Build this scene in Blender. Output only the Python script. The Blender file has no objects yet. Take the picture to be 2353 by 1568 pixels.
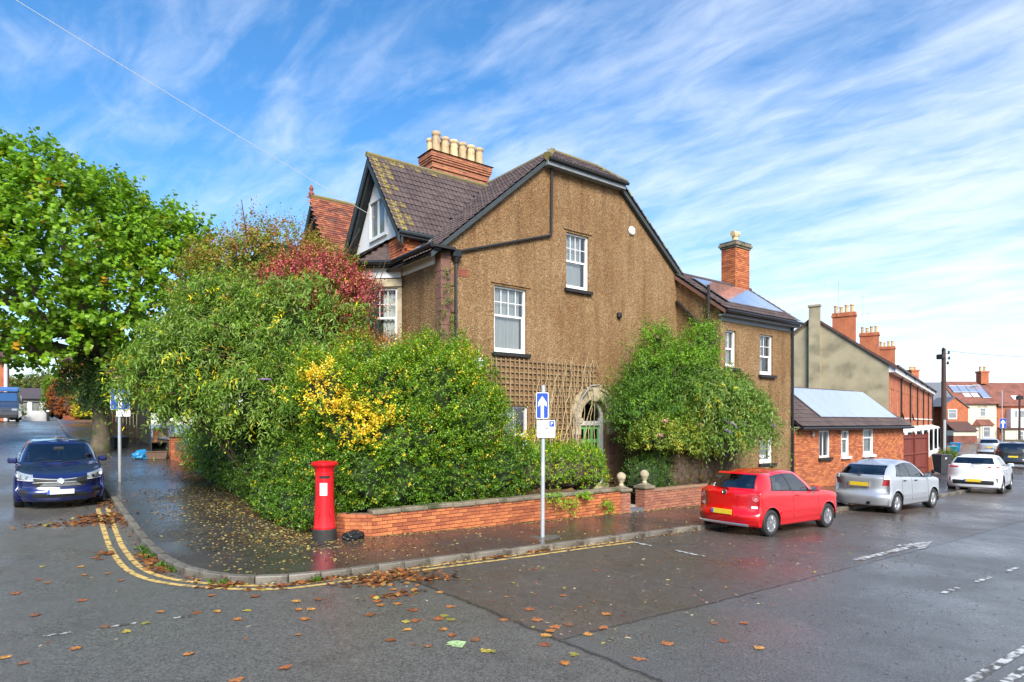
import bpy, bmesh, math, random
import numpy as np
from mathutils import Vector, Matrix
from mathutils.geometry import tessellate_polygon

SC = bpy.context.scene
COL = SC.collection
rnd = random.Random(7)
R = math.radians

# ---------------------------------------------------------------- camera, sky, sun, exposure
cam_d = bpy.data.cameras.new('camera'); cam = bpy.data.objects.new('camera', cam_d); COL.objects.link(cam)
cam_d.sensor_width = 36.0; cam_d.lens = 36.0*1454/2353; cam_d.shift_y = 0.0790
cam_d.clip_start = 0.1; cam_d.clip_end = 2000
cam.location = (0, 0, 2.45); cam.rotation_euler = (R(90), 0, R(-37.5))
SC.camera = cam

SUN_EL, SUN_AZ = R(38), R(-117)          # azimuth measured counter-clockwise from +X
sd = Vector((math.cos(SUN_AZ)*math.cos(SUN_EL), math.sin(SUN_AZ)*math.cos(SUN_EL), math.sin(SUN_EL)))
sun_d = bpy.data.lights.new('sun', 'SUN'); sun_d.energy = 0.95; sun_d.angle = R(28); sun_d.color = (1, .95, .87)
sun = bpy.data.objects.new('sun', sun_d); COL.objects.link(sun); sun.location = (0, 0, 40)
sun.rotation_euler = sd.to_track_quat('Z', 'Y').to_euler()

W = bpy.data.worlds.new('World'); SC.world = W; W.use_nodes = True
def make_sky():
    nt = W.node_tree; N = nt.nodes; L = nt.links; N.clear()
    def n(t, **k):
        x = N.new(t)
        for a, b in k.items(): setattr(x, a, b)
        return x
    def math_(op, a, b=None, clamp=False):
        x = n('ShaderNodeMath', operation=op, use_clamp=clamp)
        for i, q in enumerate((a, b)):
            if q is None: continue
            if isinstance(q, (int, float)): x.inputs[i].default_value = q
            else: L.new(q, x.inputs[i])
        return x.outputs[0]
    sky = n('ShaderNodeTexSky', sky_type='NISHITA', sun_disc=False, sun_elevation=SUN_EL,
            sun_rotation=R(90)-SUN_AZ, air_density=1.0, dust_density=0.6, ozone_density=2.2)
    tc = n('ShaderNodeTexCoord'); sep = n('ShaderNodeSeparateXYZ'); L.new(tc.outputs['Generated'], sep.inputs[0])
    zz = math_('ADD', math_('MAXIMUM', sep.outputs[2], 0.0), 0.16)
    px = math_('DIVIDE', sep.outputs[0], zz); py = math_('DIVIDE', sep.outputs[1], zz)
    comb = n('ShaderNodeCombineXYZ'); L.new(px, comb.inputs[0]); L.new(py, comb.inputs[1])
    rot = n('ShaderNodeMapping'); rot.inputs['Rotation'].default_value = (0, 0, R(-100)); L.new(comb.outputs[0], rot.inputs[0])
    def noise(scale, sx, sy, det, rough, off, dist=0.0):
        m = n('ShaderNodeMapping'); m.inputs['Scale'].default_value = (sx, sy, 1); m.inputs['Location'].default_value = off
        L.new(rot.outputs[0], m.inputs[0])
        t = n('ShaderNodeTexNoise'); t.inputs['Scale'].default_value = scale; t.inputs['Detail'].default_value = det
        t.inputs['Roughness'].default_value = rough; t.inputs['Distortion'].default_value = dist
        L.new(m.outputs[0], t.inputs['Vector']); return t.outputs['Fac']
    big = noise(0.6, 0.8, 1.0, 3, .5, (3.1, 1.7, 0))
    streak = noise(2.9, 0.70, 1.9, 5, .52, (0.3, 5.2, 0), .6)
    fine = noise(6.5, 0.9, 2.0, 7, .62, (2.0, 0.4, 0), .6)
    # more cloud towards the end of the right-hand street and low down
    dirx = math_('ADD', math_('MULTIPLY', sep.outputs[0], 0.80), math_('MULTIPLY', sep.outputs[1], -0.60))
    base = math_('ADD', math_('MULTIPLY', dirx, 0.33), math_('MULTIPLY', math_('SUBTRACT', 0.42, sep.outputs[2]), 0.62))
    s = math_('ADD', math_('MULTIPLY', streak, 0.52), math_('MULTIPLY', fine, 0.30))
    s = math_('ADD', s, math_('MULTIPLY', big, 0.18))
    s = math_('MULTIPLY', math_('SUBTRACT', s, 0.5), 1.75)
    cov = math_('ADD', math_('ADD', s, base), 0.235, True)
    mr = n('ShaderNodeMapRange', interpolation_type='SMOOTHSTEP'); L.new(cov, mr.inputs[0]); mr.inputs[1].default_value = -.15; mr.inputs[2].default_value = 1.0; mr.inputs[4].default_value = .97
    cov = mr.outputs[0]
    hs = n('ShaderNodeHueSaturation'); hs.inputs['Saturation'].default_value = 1.38; hs.inputs['Value'].default_value = 0.60
    L.new(sky.outputs[0], hs.inputs['Color'])
    mix = n('ShaderNodeMix', data_type='RGBA')
    L.new(cov, mix.inputs[0]); L.new(hs.outputs[0], mix.inputs[6]); mix.inputs[7].default_value = (2.75, 3.0, 3.45, 1)
    bg = n('ShaderNodeBackground'); bg.inputs[1].default_value = 0.055
    L.new(mix.outputs[2], bg.inputs[0])
    out = n('ShaderNodeOutputWorld'); L.new(bg.outputs[0], out.inputs[0])
make_sky()
SC.view_settings.view_transform = 'Standard'; SC.view_settings.look = 'None'
SC.view_settings.exposure = 2.88; SC.view_settings.gamma = 1.0
try:
    SC.cycles.use_denoising = True; SC.cycles.max_bounces = 8; SC.cycles.transparent_max_bounces = 12
    SC.cycles.caustics_reflective = False; SC.cycles.caustics_refractive = False
except Exception: pass

# ---------------------------------------------------------------- helpers
def sm(t): t = max(0.0, min(1.0, t)); return t*t*(3-2*t)
def G(u, v):
    """height of the road surface"""
    zl = .06*max(0, v-14.)+.12
    zl = min(zl, 2.5)
    zr = -.02*(u-5)+.08 if u < 15 else -.12-.011*(u-15)
    zr = max(zr, -1.15)
    w = sm((u-3-2*sm((v-14)/6))/4.5)
    return zl*(1-w)+zr*w

def tag(o, label=None, cat=None, group=None, kind=None):
    if label: o['label'] = label
    if cat: o['category'] = cat
    if group: o['group'] = group
    if kind: o['kind'] = kind
    return o
def thing(name, label, cat, loc, group=None, rz=0.0):
    o = bpy.data.objects.new(name, None); COL.objects.link(o); o.location = loc; o.rotation_euler = (0, 0, rz)
    o.empty_display_size = .2
    return tag(o, label, cat, group)
def origin(p):
    v = Vector((0, 0, 0))
    while p is not None: v += p.location; p = p.parent
    return v
def copy_tree(o, parent=None):
    c = o.copy(); COL.objects.link(c)
    if parent is not None: c.parent = parent
    for ch in list(o.children): copy_tree(ch, c)
    return c

class MB:
    """collects faces; build() links them as one mesh object"""
    def __init__(s): s.v = []; s.f = []; s.m = []; s.mi = 0; s.a = []; s.val = 0.0
    def add(s, vs, fs):
        b = len(s.v); s.v.extend([tuple(x) for x in vs])
        for f in fs: s.f.append([b+i for i in f]); s.m.append(s.mi); s.a.append(s.val)
        return s
    def quad(s, a, b, c, d): return s.add([a, b, c, d], [(0, 1, 2, 3)])
    def box(s, c, d, ax=None):
        """centre, full dims, optional 3 basis vectors"""
        ax = ax or ((1, 0, 0), (0, 1, 0), (0, 0, 1)); c = Vector(c); A = [Vector(a)*(q/2) for a, q in zip(ax, d)]
        vs = [c+A[0]*i+A[1]*j+A[2]*k for k in (-1, 1) for j in (-1, 1) for i in (-1, 1)]
        return s.add(vs, [(0, 2, 3, 1), (4, 5, 7, 6), (0, 1, 5, 4), (2, 6, 7, 3), (0, 4, 6, 2), (1, 3, 7, 5)])
    def bx(s, x0, x1, y0, y1, z0, z1): return s.box(((x0+x1)/2, (y0+y1)/2, (z0+z1)/2), (abs(x1-x0), abs(y1-y0), abs(z1-z0)))
    def rbox(s, c, d, b, ax=None, taper=1.0):
        """box with chamfered vertical and top edges"""
        ax = ax or ((1, 0, 0), (0, 1, 0), (0, 0, 1)); ax = [Vector(a) for a in ax]; c = Vector(c)
        hx, hy, hz = d[0]/2, d[1]/2, d[2]/2
        def ring(ix, z, t=1.0):
            x, y = (hx-ix)*t, (hy-ix)*t; q = b
            return [c+ax[0]*p+ax[1]*r+ax[2]*z for p, r in ((x-q, -y), (x, -y+q), (x, y-q), (x-q, y), (-x+q, y), (-x, y-q), (-x, -y+q), (-x+q, -y))]
        rings = [ring(b*.6, -hz), ring(0, -hz+b), ring(0, hz-b, taper), ring(b*.6, hz, taper)]
        vs = sum(rings, []); fs = []
        for k in range(3):
            for i in range(8): j = (i+1) % 8; fs.append((k*8+i, k*8+j, k*8+8+j, k*8+8+i))
        fs.append(tuple(range(7, -1, -1))); fs.append(tuple(range(24, 32)))
        return s.add(vs, fs)
    def prism(s, poly, h, base=(0, 0, 0), ax=((1, 0, 0), (0, 1, 0), (0, 0, 1))):
        """convex 2-D polygon extruded by h along third axis"""
        A = [Vector(a) for a in ax]; o = Vector(base); n = len(poly)
        vs = [o+A[0]*p[0]+A[1]*p[1] for p in poly]; vs += [q+A[2]*h for q in vs]
        fs = [tuple(range(n-1, -1, -1)), tuple(range(n, 2*n))]+[(i, (i+1) % n, n+(i+1) % n, n+i) for i in range(n)]
        return s.add(vs, fs)
    def poly(s, outer, holes=(), f=lambda p: p):
        """flat polygon with holes, 2-D points mapped by f"""
        loops = [[Vector((p[0], p[1], 0)) for p in l] for l in [outer]+list(holes)]
        pts = [p for l in [outer]+list(holes) for p in l]
        tris = tessellate_polygon(loops)
        return s.add([f(p) for p in pts], [tuple(t) for t in tris])
    def tube(s, path, r, n=8, cap=True):
        path = [Vector(p) for p in path]; rs = r if isinstance(r, (list, tuple)) else [r]*len(path)
        vs = []; fs = []; prev = None
        for i, p in enumerate(path):
            t = (path[min(i+1, len(path)-1)]-path[max(i-1, 0)]).normalized()
            if prev is None: e = t.orthogonal().normalized()
            else:
                e = prev-t*prev.dot(t)
                e = e.normalized() if e.length > 1e-6 else t.orthogonal().normalized()
            prev = e; g = t.cross(e)
            for k in range(n):
                a = 2*math.pi*k/n; vs.append(p+(e*math.cos(a)+g*math.sin(a))*rs[i])
        for i in range(len(path)-1):
            for k in range(n): j = (k+1) % n; fs.append((i*n+k, i*n+j, i*n+n+j, i*n+n+k))
        if cap: fs.append(tuple(range(n-1, -1, -1))); fs.append(tuple(range((len(path)-1)*n, len(path)*n)))
        return s.add(vs, fs)
    def lathe(s, prof, n=16, c=(0, 0, 0), ax=None):
        """(radius, height) profile turned about third axis"""
        ax = ax or ((1, 0, 0), (0, 1, 0), (0, 0, 1)); A = [Vector(a) for a in ax]; c = Vector(c); vs = []; fs = []
        for r, h in prof:
            for k in range(n):
                a = 2*math.pi*k/n; vs.append(c+A[0]*(r*math.cos(a))+A[1]*(r*math.sin(a))+A[2]*h)
        for i in range(len(prof)-1):
            for k in range(n): j = (k+1) % n; fs.append((i*n+k, i*n+j, i*n+n+j, i*n+n+k))
        fs.append(tuple(range(n-1, -1, -1))); fs.append(tuple(range((len(prof)-1)*n, len(prof)*n)))
        return s.add(vs, fs)
    def mesh(s, name, mats, smooth=False, org=(0, 0, 0), attr=False):
        me = bpy.data.meshes.new(name); o = Vector(org)
        me.from_pydata([Vector(p)-o for p in s.v], [], s.f)
        for m in (mats if isinstance(mats, (list, tuple)) else [mats]): me.materials.append(m)
        if any(s.m): me.polygons.foreach_set('material_index', s.m)
        if smooth: me.polygons.foreach_set('use_smooth', [True]*len(s.f))
        if attr:
            at = me.attributes.new('rnd', 'FLOAT', 'FACE'); at.data.foreach_set('value', s.a)
        me.update(); return me
    def build(s, name, mats, parent=None, smooth=False, attr=False, local=False):
        org = Vector((0, 0, 0)) if (local or parent is None) else origin(parent)
        o = bpy.data.objects.new(name, s.mesh(name, mats, smooth, org, attr)); COL.objects.link(o)
        if parent is not None: o.parent = parent
        if smooth == 'auto':
            pass
        return o
def auto_smooth(o, ang=35):
    me = o.data; bm = bmesh.new(); bm.from_mesh(me)
    for e in bm.edges:
        if len(e.link_faces) == 2 and e.calc_face_angle(0) > R(ang): e.smooth = False
    for f in bm.faces: f.smooth = True
    bm.to_mesh(me); bm.free(); return o

# ---------------------------------------------------------------- materials
def mat(name, col, rough=.7, var=.12, scale=6., bump=0., bscale=60., metal=0., spec=.5, col2=None, coat=0., detail=4., objrnd=0., stretch=None, dirt=None):
    m = bpy.data.materials.new(name); m.use_nodes = True; nt = m.node_tree; N = nt.nodes; L = nt.links
    b = N['Principled BSDF']; b.inputs['Roughness'].default_value = rough; b.inputs['Metallic'].default_value = metal
    b.inputs['Specular IOR Level'].default_value = spec; b.inputs['Coat Weight'].default_value = coat
    b.inputs['Coat Roughness'].default_value = .03
    tc = N.new('ShaderNodeTexCoord'); vec = tc.outputs['Object']
    if stretch:
        mp = N.new('ShaderNodeMapping'); mp.inputs['Scale'].default_value = stretch; L.new(vec, mp.inputs[0]); vec = mp.outputs[0]
    c2 = col2 or tuple(min(1, c*(1+2*var)) for c in col); c1 = col if col2 else tuple(c*(1-var) for c in col)
    if not col2: c2 = tuple(min(1, c*(1+var)) for c in col)
    no = N.new('ShaderNodeTexNoise'); no.inputs['Scale'].default_value = scale; no.inputs['Detail'].default_value = detail; no.inputs['Roughness'].default_value = .6
    L.new(vec, no.inputs['Vector'])
    rp = N.new('ShaderNodeValToRGB'); rp.color_ramp.elements[0].position = .3; rp.color_ramp.elements[1].position = .7
    rp.color_ramp.elements[0].color = (*c1, 1); rp.color_ramp.elements[1].color = (*c2, 1)
    L.new(no.outputs['Fac'], rp.inputs[0]); colour = rp.outputs[0]
    if dirt:
        dc, dscale, lo, hi = dirt
        n2 = N.new('ShaderNodeTexNoise'); n2.inputs['Scale'].default_value = dscale; n2.inputs['Detail'].default_value = 5; L.new(tc.outputs['Object'], n2.inputs['Vector'])
        mr = N.new('ShaderNodeMapRange'); mr.inputs[1].default_value = lo; mr.inputs[2].default_value = hi; L.new(n2.outputs['Fac'], mr.inputs[0])
        mx = N.new('ShaderNodeMix'); mx.data_type = 'RGBA'; L.new(mr.outputs[0], mx.inputs[0]); L.new(colour, mx.inputs[6]); mx.inputs[7].default_value = (*dc, 1); colour = mx.outputs[2]
    if objrnd:
        oi = N.new('ShaderNodeObjectInfo'); at = N.new('ShaderNodeAttribute'); at.attribute_name = 'rnd'
        ad = N.new('ShaderNodeMath'); ad.operation = 'ADD'; L.new(oi.outputs['Random'], ad.inputs[0]); L.new(at.outputs['Fac'], ad.inputs[1])
        fr = N.new('ShaderNodeMath'); fr.operation = 'FRACT'; L.new(ad.outputs[0], fr.inputs[0])
        mr = N.new('ShaderNodeMapRange'); mr.inputs[3].default_value = 1-objrnd; mr.inputs[4].default_value = 1+objrnd; L.new(fr.outputs[0], mr.inputs[0])
        h = N.new('ShaderNodeHueSaturation'); L.new(mr.outputs[0], h.inputs['Value']); L.new(colour, h.inputs['Color'])
        mh = N.new('ShaderNodeMapRange'); mh.inputs[3].default_value = .5-.007*objrnd*3; mh.inputs[4].default_value = .5+.007*objrnd*3
        L.new(fr.outputs[0], mh.inputs[0]); L.new(mh.outputs[0], h.inputs['Hue']); colour = h.outputs[0]
    L.new(colour, b.inputs['Base Color'])
    if bump:
        n3 = N.new('ShaderNodeTexNoise'); n3.inputs['Scale'].default_value = bscale; n3.inputs['Detail'].default_value = 4; L.new(vec, n3.inputs['Vector'])
        bp = N.new('ShaderNodeBump'); bp.inputs['Strength'].default_value = bump; bp.inputs['Distance'].default_value = .02
        L.new(n3.outputs['Fac'], bp.inputs['Height']); L.new(bp.outputs[0], b.inputs['Normal'])
    return m
def glass_mat(name, tint=(.55, .66, .62), ior=1.5):
    m = bpy.data.materials.new(name); m.use_nodes = True; nt = m.node_tree; N = nt.nodes; L = nt.links; N.clear()
    out = N.new('ShaderNodeOutputMaterial'); mx = N.new('ShaderNodeMixShader'); fr = N.new('ShaderNodeFresnel'); fr.inputs[0].default_value = ior
    tr = N.new('ShaderNodeBsdfTransparent'); tr.inputs[0].default_value = (*tint, 1); gl = N.new('ShaderNodeBsdfGlossy'); gl.inputs['Roughness'].default_value = .02
    ad = N.new('ShaderNodeMath'); ad.operation = 'MULTIPLY_ADD'; ad.inputs[1].default_value = 1.3; ad.inputs[2].default_value = .10; ad.use_clamp = True
    L.new(fr.outputs[0], ad.inputs[0]); L.new(ad.outputs[0], mx.inputs[0]); L.new(tr.outputs[0], mx.inputs[1]); L.new(gl.outputs[0], mx.inputs[2]); L.new(mx.outputs[0], out.inputs[0])
    return m
def leaf_mat(name, rough=.45, trans=.28, spec=.5):
    m = bpy.data.materials.new(name); m.use_nodes = True; nt = m.node_tree; N = nt.nodes; L = nt.links
    b = N['Principled BSDF']; b.inputs['Roughness'].default_value = rough; b.inputs['Specular IOR Level'].default_value = spec
    at = N.new('ShaderNodeAttribute'); at.attribute_name = 'leafcol'; L.new(at.outputs['Color'], b.inputs['Base Color'])
    tl = N.new('ShaderNodeBsdfTranslucent'); L.new(at.outputs['Color'], tl.inputs[0])
    mx = N.new('ShaderNodeMixShader'); mx.inputs[0].default_value = trans
    L.new(b.outputs[0], mx.inputs[1]); L.new(tl.outputs[0], mx.inputs[2]); L.new(mx.outputs[0], N['Material Output'].inputs[0])
    return m
M = {}
M['white'] = mat('white_paint', (.72, .72, .70), .45, .05)
M['upvc'] = mat('white_frame', (.80, .80, .79), .35, .03)
M['render_white'] = mat('white_render', (.74, .74, .73), .8, .05, 3)
M['black'] = mat('black_gloss', (.012, .012, .013), .35, .1)
M['blackmatt'] = mat('black_matt', (.014, .014, .014), .75, .2)
M['darkwood'] = mat('dark_barge', (.035, .045, .048), .5, .2, 10)
M['glass'] = glass_mat('window_glass', (.86, .90, .88))
M['carglass'] = glass_mat('car_glass', (.66, .74, .70), 1.55)
M['farglass'] = mat('far_glass', (.20, .22, .23), .08, .3, 1.5, spec=.8)
M['net'] = mat('net_curtain', (.80, .81, .80), .9, .10, 5, stretch=(14, 14, .3))
M['dark'] = mat('dark_room', (.03, .033, .032), .9, .2)  # near-black colour stands in for the shade of unlit interiors
M['lead'] = mat('lead', (.22, .24, .26), .5, .2, 9)
M['stone'] = mat('bath_stone', (.42, .35, .23), .85, .2, 5, .25, 70, dirt=((.10, .085, .06), 2.2, .52, .72))
M['redstone'] = mat('red_stone', (.17, .085, .06), .85, .15, 6, .3, 50)
M['brick'] = mat('brick', (.42, .126, .047), .85, .22, 14, .3, 90, objrnd=.32)
M['brickold'] = mat('brick_chimney', (.38, .145, .075), .88, .25, 12, .35, 90, objrnd=.22, dirt=((.09, .065, .045), 3.0, .55, .75))
M['mortar'] = mat('mortar', (.21, .115, .070), .9, .2, 10, .3, 90)
M['mortar2'] = mat('mortar_pale', (.26, .15, .09), .9, .2, 10, .3, 90)
M['coping'] = mat('coping_stone', (.20, .165, .115), .85, .25, 8, .3, 60, dirt=((.05, .06, .02), 2.5, .5, .68))
M['tile'] = mat('brown_tile', (.085, .060, .054), .55, .25, 7, .2, 60, objrnd=.20, spec=.4)
M['tilemoss'] = mat('mossy_tile', (.09, .062, .05), .7, .2, 7, .3, 60, objrnd=.15, dirt=((.25, .19, .035), 11, .47, .62))
M['moss'] = mat('moss_mortar', (.17, .14, .08), .9, .2, 9, .5, 40, dirt=((.19, .16, .03), 6, .46, .64))
M['claytile'] = mat('clay_tile', (.27, .085, .045), .8, .2, 8, .2, 60, objrnd=.38, dirt=((.10, .05, .04), 3, .5, .7))
M['slate'] = mat('slate', (.14, .15, .165), .5, .15, 4)
M['solar'] = mat('solar_glass', (.84, .86, .90), .18, .04, 3, metal=.85, spec=1.0, coat=1.0)
M['alu'] = mat('aluminium', (.62, .63, .65), .35, .04, metal=.9)
M['galv'] = mat('galvanised', (.46, .49, .49), .42, .08, 12, metal=.35)
M['concrete'] = mat('concrete', (.30, .28, .25), .8, .2, 6, .3, 80)
M['trellis'] = mat('trellis_wood', (.25, .165, .085), .8, .25, 12, .2, 60, objrnd=.15)
M['stem'] = mat('stem_bark', (.40, .30, .16), .85, .25, 12)
M['bark'] = mat('bark', (.13, .10, .065), .9, .35, 6, .6, 25, dirt=((.05, .07, .025), 2.5, .45, .65))
M['twig'] = mat('twig', (.09, .06, .04), .9, .3, 10)
M['green'] = mat('green_door', (.20, .52, .15), .4, .05)
M['pillarred'] = mat('pillar_red', (.60, .006, .012), .25, .05, spec=.6)
M['signblue'] = mat('sign_blue', (.008, .06, .36), .35, .04)
M['signwhite'] = mat('sign_white', (.72, .75, .78), .4, .04)
M['ink'] = mat('sign_ink', (.03, .03, .04), .6, .0)
M['terracotta'] = mat('terracotta', (.55, .40, .22), .8, .18, 6, .2, 40, objrnd=.18, dirt=((.22, .15, .08), 4, .55, .75))
# ---------------------------------------------------------------- ground, road, pavement, kerb, markings
def asphalt(name, road=True):
    m = bpy.data.materials.new(name); m.use_nodes = True; nt = m.node_tree; N = nt.nodes; L = nt.links
    b = N['Principled BSDF']; tc = N.new('ShaderNodeTexCoord'); P = tc.outputs['Object']
    def noise(sc, det=3, rough=.6, vec=P):
        t = N.new('ShaderNodeTexNoise'); t.inputs['Scale'].default_value = sc; t.inputs['Detail'].default_value = det; t.inputs['Roughness'].default_value = rough
        L.new(vec, t.inputs['Vector']); return t.outputs['Fac']
    def mr(x, a, c, d=0., e=1., smooth=False):
        t = N.new('ShaderNodeMapRange'); t.inputs[1].default_value = a; t.inputs[2].default_value = c; t.inputs[3].default_value = d; t.inputs[4].default_value = e
        if smooth: t.interpolation_type = 'SMOOTHSTEP'
        L.new(x, t.inputs[0]); return t.outputs[0]
    def ma(op, x, y, cl=False):
        t = N.new('ShaderNodeMath'); t.operation = op; t.use_clamp = cl
        for i, q in enumerate((x, y)):
            if isinstance(q, (int, float)): t.inputs[i].default_value = q
            else: L.new(q, t.inputs[i])
        return t.outputs[0]
    def mix(f, c1, c2, bt='MIX'):
        t = N.new('ShaderNodeMix'); t.data_type = 'RGBA'; t.blend_type = bt
        for i, q in ((0, f), (6, c1), (7, c2)):
            if isinstance(q, (int, float)): t.inputs[i].default_value = q
            elif isinstance(q, tuple): t.inputs[i].default_value = (*q, 1)
            else: L.new(q, t.inputs[i])
        return t.outputs[2]
    sep = N.new('ShaderNodeSeparateXYZ'); L.new(P, sep.inputs[0]); X, Y = sep.outputs[0], sep.outputs[1]
    grain = noise(46, 4, .8); mid = noise(2.2, 5, .65); large = noise(.35, 4, .55)
    if road:
        wob = ma('MULTIPLY', ma('SUBTRACT', noise(3.0, 4), .5), .22)
        xw = ma('ADD', X, wob); yw = ma('ADD', Y, ma('MULTIPLY', wob, .6))
        px_ = mr(xw, 4.50, 4.56); py_ = mr(yw, 5.06, 5.10)
        patch = ma('MULTIPLY', px_, py_)
        base = mix(patch, (.100, .096, .086), (.080, .066, .057))
        right = ma('MULTIPLY', px_, ma('SUBTRACT', 1.0, py_)); base = mix(right, base, (.090, .090, .087))
        # cold joints between the patches: sunken dark lines
        jx = ma('SUBTRACT', 1.0, mr(ma('ABSOLUTE', ma('SUBTRACT', xw, 4.53), 0.), .0, .055)); jx = ma('MULTIPLY', jx, mr(Y, 8.6, 8.8, 1, 0))
        jy = ma('SUBTRACT', 1.0, mr(ma('ABSOLUTE', ma('SUBTRACT', yw, 5.08), 0.), .0, .04)); jy = ma('MULTIPLY', jy, mr(X, 4.5, 4.6))
        joint = ma('MAXIMUM', jx, jy)
        base = mix(ma('MULTIPLY', joint, .85), base, (.014, .013, .012))
        base = mix(ma('MULTIPLY', mr(noise(.9, 6, .7), .54, .70), .45), base, (.038, .034, .030)); base = mix(ma('MULTIPLY', mr(noise(4.5, 5, .7), .52, .70), .30), base, (.15, .145, .13))
        wet = mr(large, .38, .64, smooth=True)
    else:
        base = mix(mr(mid, .35, .65), (.040, .034, .031), (.062, .052, .047))
        wet = mr(large, .32, .55, smooth=True)
    sp = mr(grain, .34, .68, .30, 2.0)
    hs = N.new('ShaderNodeHueSaturation'); L.new(sp, hs.inputs['Value']); L.new(base, hs.inputs['Color'])
    col = mix(ma('MULTIPLY', mr(noise(120, 2, .5), .66, .74), .55), hs.outputs[0], (.20, .20, .19))
    L.new(col, b.inputs['Base Color'])
    rg = mr(wet, 0, 1, .40 if road else .34, .17 if road else .12); rg = ma('ADD', rg, mr(mid, .3, .7, -.03, .10)); L.new(rg, b.inputs['Roughness'])
    b.inputs['Specular IOR Level'].default_value = .42
    bp = N.new('ShaderNodeBump'); bp.inputs['Distance'].default_value = .012
    L.new(mr(wet, 0, 1, .65, .24) if road else mr(wet, 0, 1, .5, .18), bp.inputs['Strength']); h = ma('ADD', grain, ma('MULTIPLY', mid, .7))
    if road: h = ma('SUBTRACT', h, ma('MULTIPLY', joint, 1.6))
    L.new(h, bp.inputs['Height']); L.new(bp.outputs[0], b.inputs['Normal'])
    return m
M['road'] = asphalt('wet_asphalt'); M['pave'] = asphalt('wet_footway', False)
M['soil'] = mat('garden_soil', (.045, .035, .022), .95, .3, 3, .4, 30)
M['kerb'] = mat('kerb_concrete', (.175, .155, .125), .5, .25, 7, .3, 60, objrnd=.2, dirt=((.06, .05, .035), 5, .46, .66))
def worn(name, col, lo, hi, sc=9.):
    m = mat(name, col, .5, .14, 12, .25, 90, dirt=((.07, .062, .05), sc, lo, hi)); return m
M['yellow'] = worn('yellow_paint', (.62, .42, .13), .50, .66)
M['roadwhite'] = worn('white_road_paint', (.50, .50, .48), .44, .58)

def surf(name, us, vs, dz, m, kind='structure'):
    mb = MB(); nu, nv = len(us), len(vs)
    mb.v = [(u, v, G(u, v)+dz) for v in vs for u in us]
    for j in range(nv-1):
        for i in range(nu-1): mb.f.append((j*nu+i, j*nu+i+1, (j+1)*nu+i+1, (j+1)*nu+i)); mb.m.append(0); mb.a.append(0)
    o = mb.build(name, m, smooth=True); o['kind'] = kind; return o
us = [-900, -400, -200, -120, -80, -50, -35, -25, -18, -12]+[-8+.5*i for i in range(70)]+[27+2*i for i in range(40)]+[110, 130, 160, 220, 400, 900]
vs = [-900, -300, -100, -50, -25, -12]+[-8+.5*i for i in range(80)]+[32+2*i for i in range(30)]+[95, 110, 140, 200, 400, 900]
surf('road', us, vs, 0, M['road'])

# kerb line and the wall line behind the pavement
KERB = [(1.72, 75), (1.75, 40), (1.78, 20), (1.80, 13.2), (1.82, 12.0), (1.88, 11.2), (2.02, 10.5), (2.30, 9.88), (2.72, 9.45), (3.3, 9.22), (4.2, 9.15), (8, 9.15), (13, 9.08), (20, 8.85), (25, 8.68), (28.5, 8.75), (32, 9.6), (45, 13.4), (70, 20.8), (118, 34.8)]
def resample(P, step):
    P = [Vector(p) for p in P]; out = [P[0]]; carry = 0
    for a, b in zip(P, P[1:]):
        l = (b-a).length; t = step-carry
        while t <= l: out.append(a+(b-a)*(t/l)); t += step
        carry = l-(t-step)
    out.append(P[-1]); return out
def cr_path(P, sub=6):
    P = [Vector(p) for p in P]; out = []
    for i in range(len(P)-1):
        p0, p1, p2, p3 = P[max(i-1, 0)], P[i], P[i+1], P[min(i+2, len(P)-1)]
        a = (p2-p1).length
        t1 = (p2-p0)*(a/max((p2-p0).length, 1e-6)); t2 = (p3-p1)*(a/max((p3-p1).length, 1e-6))
        for k in range(sub):
            t = k/sub; out.append(p1*(2*t**3-3*t**2+1)+t1*(t**3-2*t**2+t)+p2*(-2*t**3+3*t**2)+t2*(t**3-t**2))
    out.append(P[-1]); return out
def offset(P, d):
    """shift a 2-D path sideways (positive = to the left of travel)"""
    out = []
    for i, p in enumerate(P):
        t = (P[min(i+1, len(P)-1)]-P[max(i-1, 0)]).normalized(); out.append(p+Vector((-t.y, t.x))*d)
    return out
kp = resample(cr_path(KERB), .45)
def ribbon(name, path, w, dz, m, parent=None, nx=1, lift=0., skip=None):
    mb = MB(); cols = [offset(path, -w/2+w*i/nx) for i in range(nx+1)]
    for i in range(len(path)-1):
        if skip and skip(path[i]): continue
        for k in range(nx):
            q = [cols[k][i], cols[k][i+1], cols[k+1][i+1], cols[k+1][i]]
            mb.quad(*[(p.x, p.y, G(p.x, p.y)+dz) for p in q])
    return mb.build(name, m, parent)
# pavement: strip from the kerb to behind the walls
pv = MB()
inner = []
for p in kp:
    if p.y > 15.2 and p.x < 2: q = Vector((4.75, p.y))
    elif p.x < 4.4 and p.y > 9:
        a = min(1, max(0, (15.2-p.y)/6.05)); q = Vector((4.75+.9*a, 15.2-3.2*a))
    elif p.x < 5.65: q = Vector((5.65, 12.0))
    elif p.x < 29: q = Vector((p.x, 12.9))
    else: q = Vector((p.x-1.3, p.y+3.9))
    inner.append(q)
n_ = 8
for i in range(len(kp)-1):
    for k in range(n_):
        q = [kp[i].lerp(inner[i], k/n_), kp[i+1].lerp(inner[i+1], k/n_), kp[i+1].lerp(inner[i+1], (k+1)/n_), kp[i].lerp(inner[i], (k+1)/n_)]
        pv.quad(*[(p.x, p.y, G(p.x, p.y)+.100) for p in reversed(q)])
o = pv.build('pavement', M['pave'], smooth=True); o['kind'] = 'structure'
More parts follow.
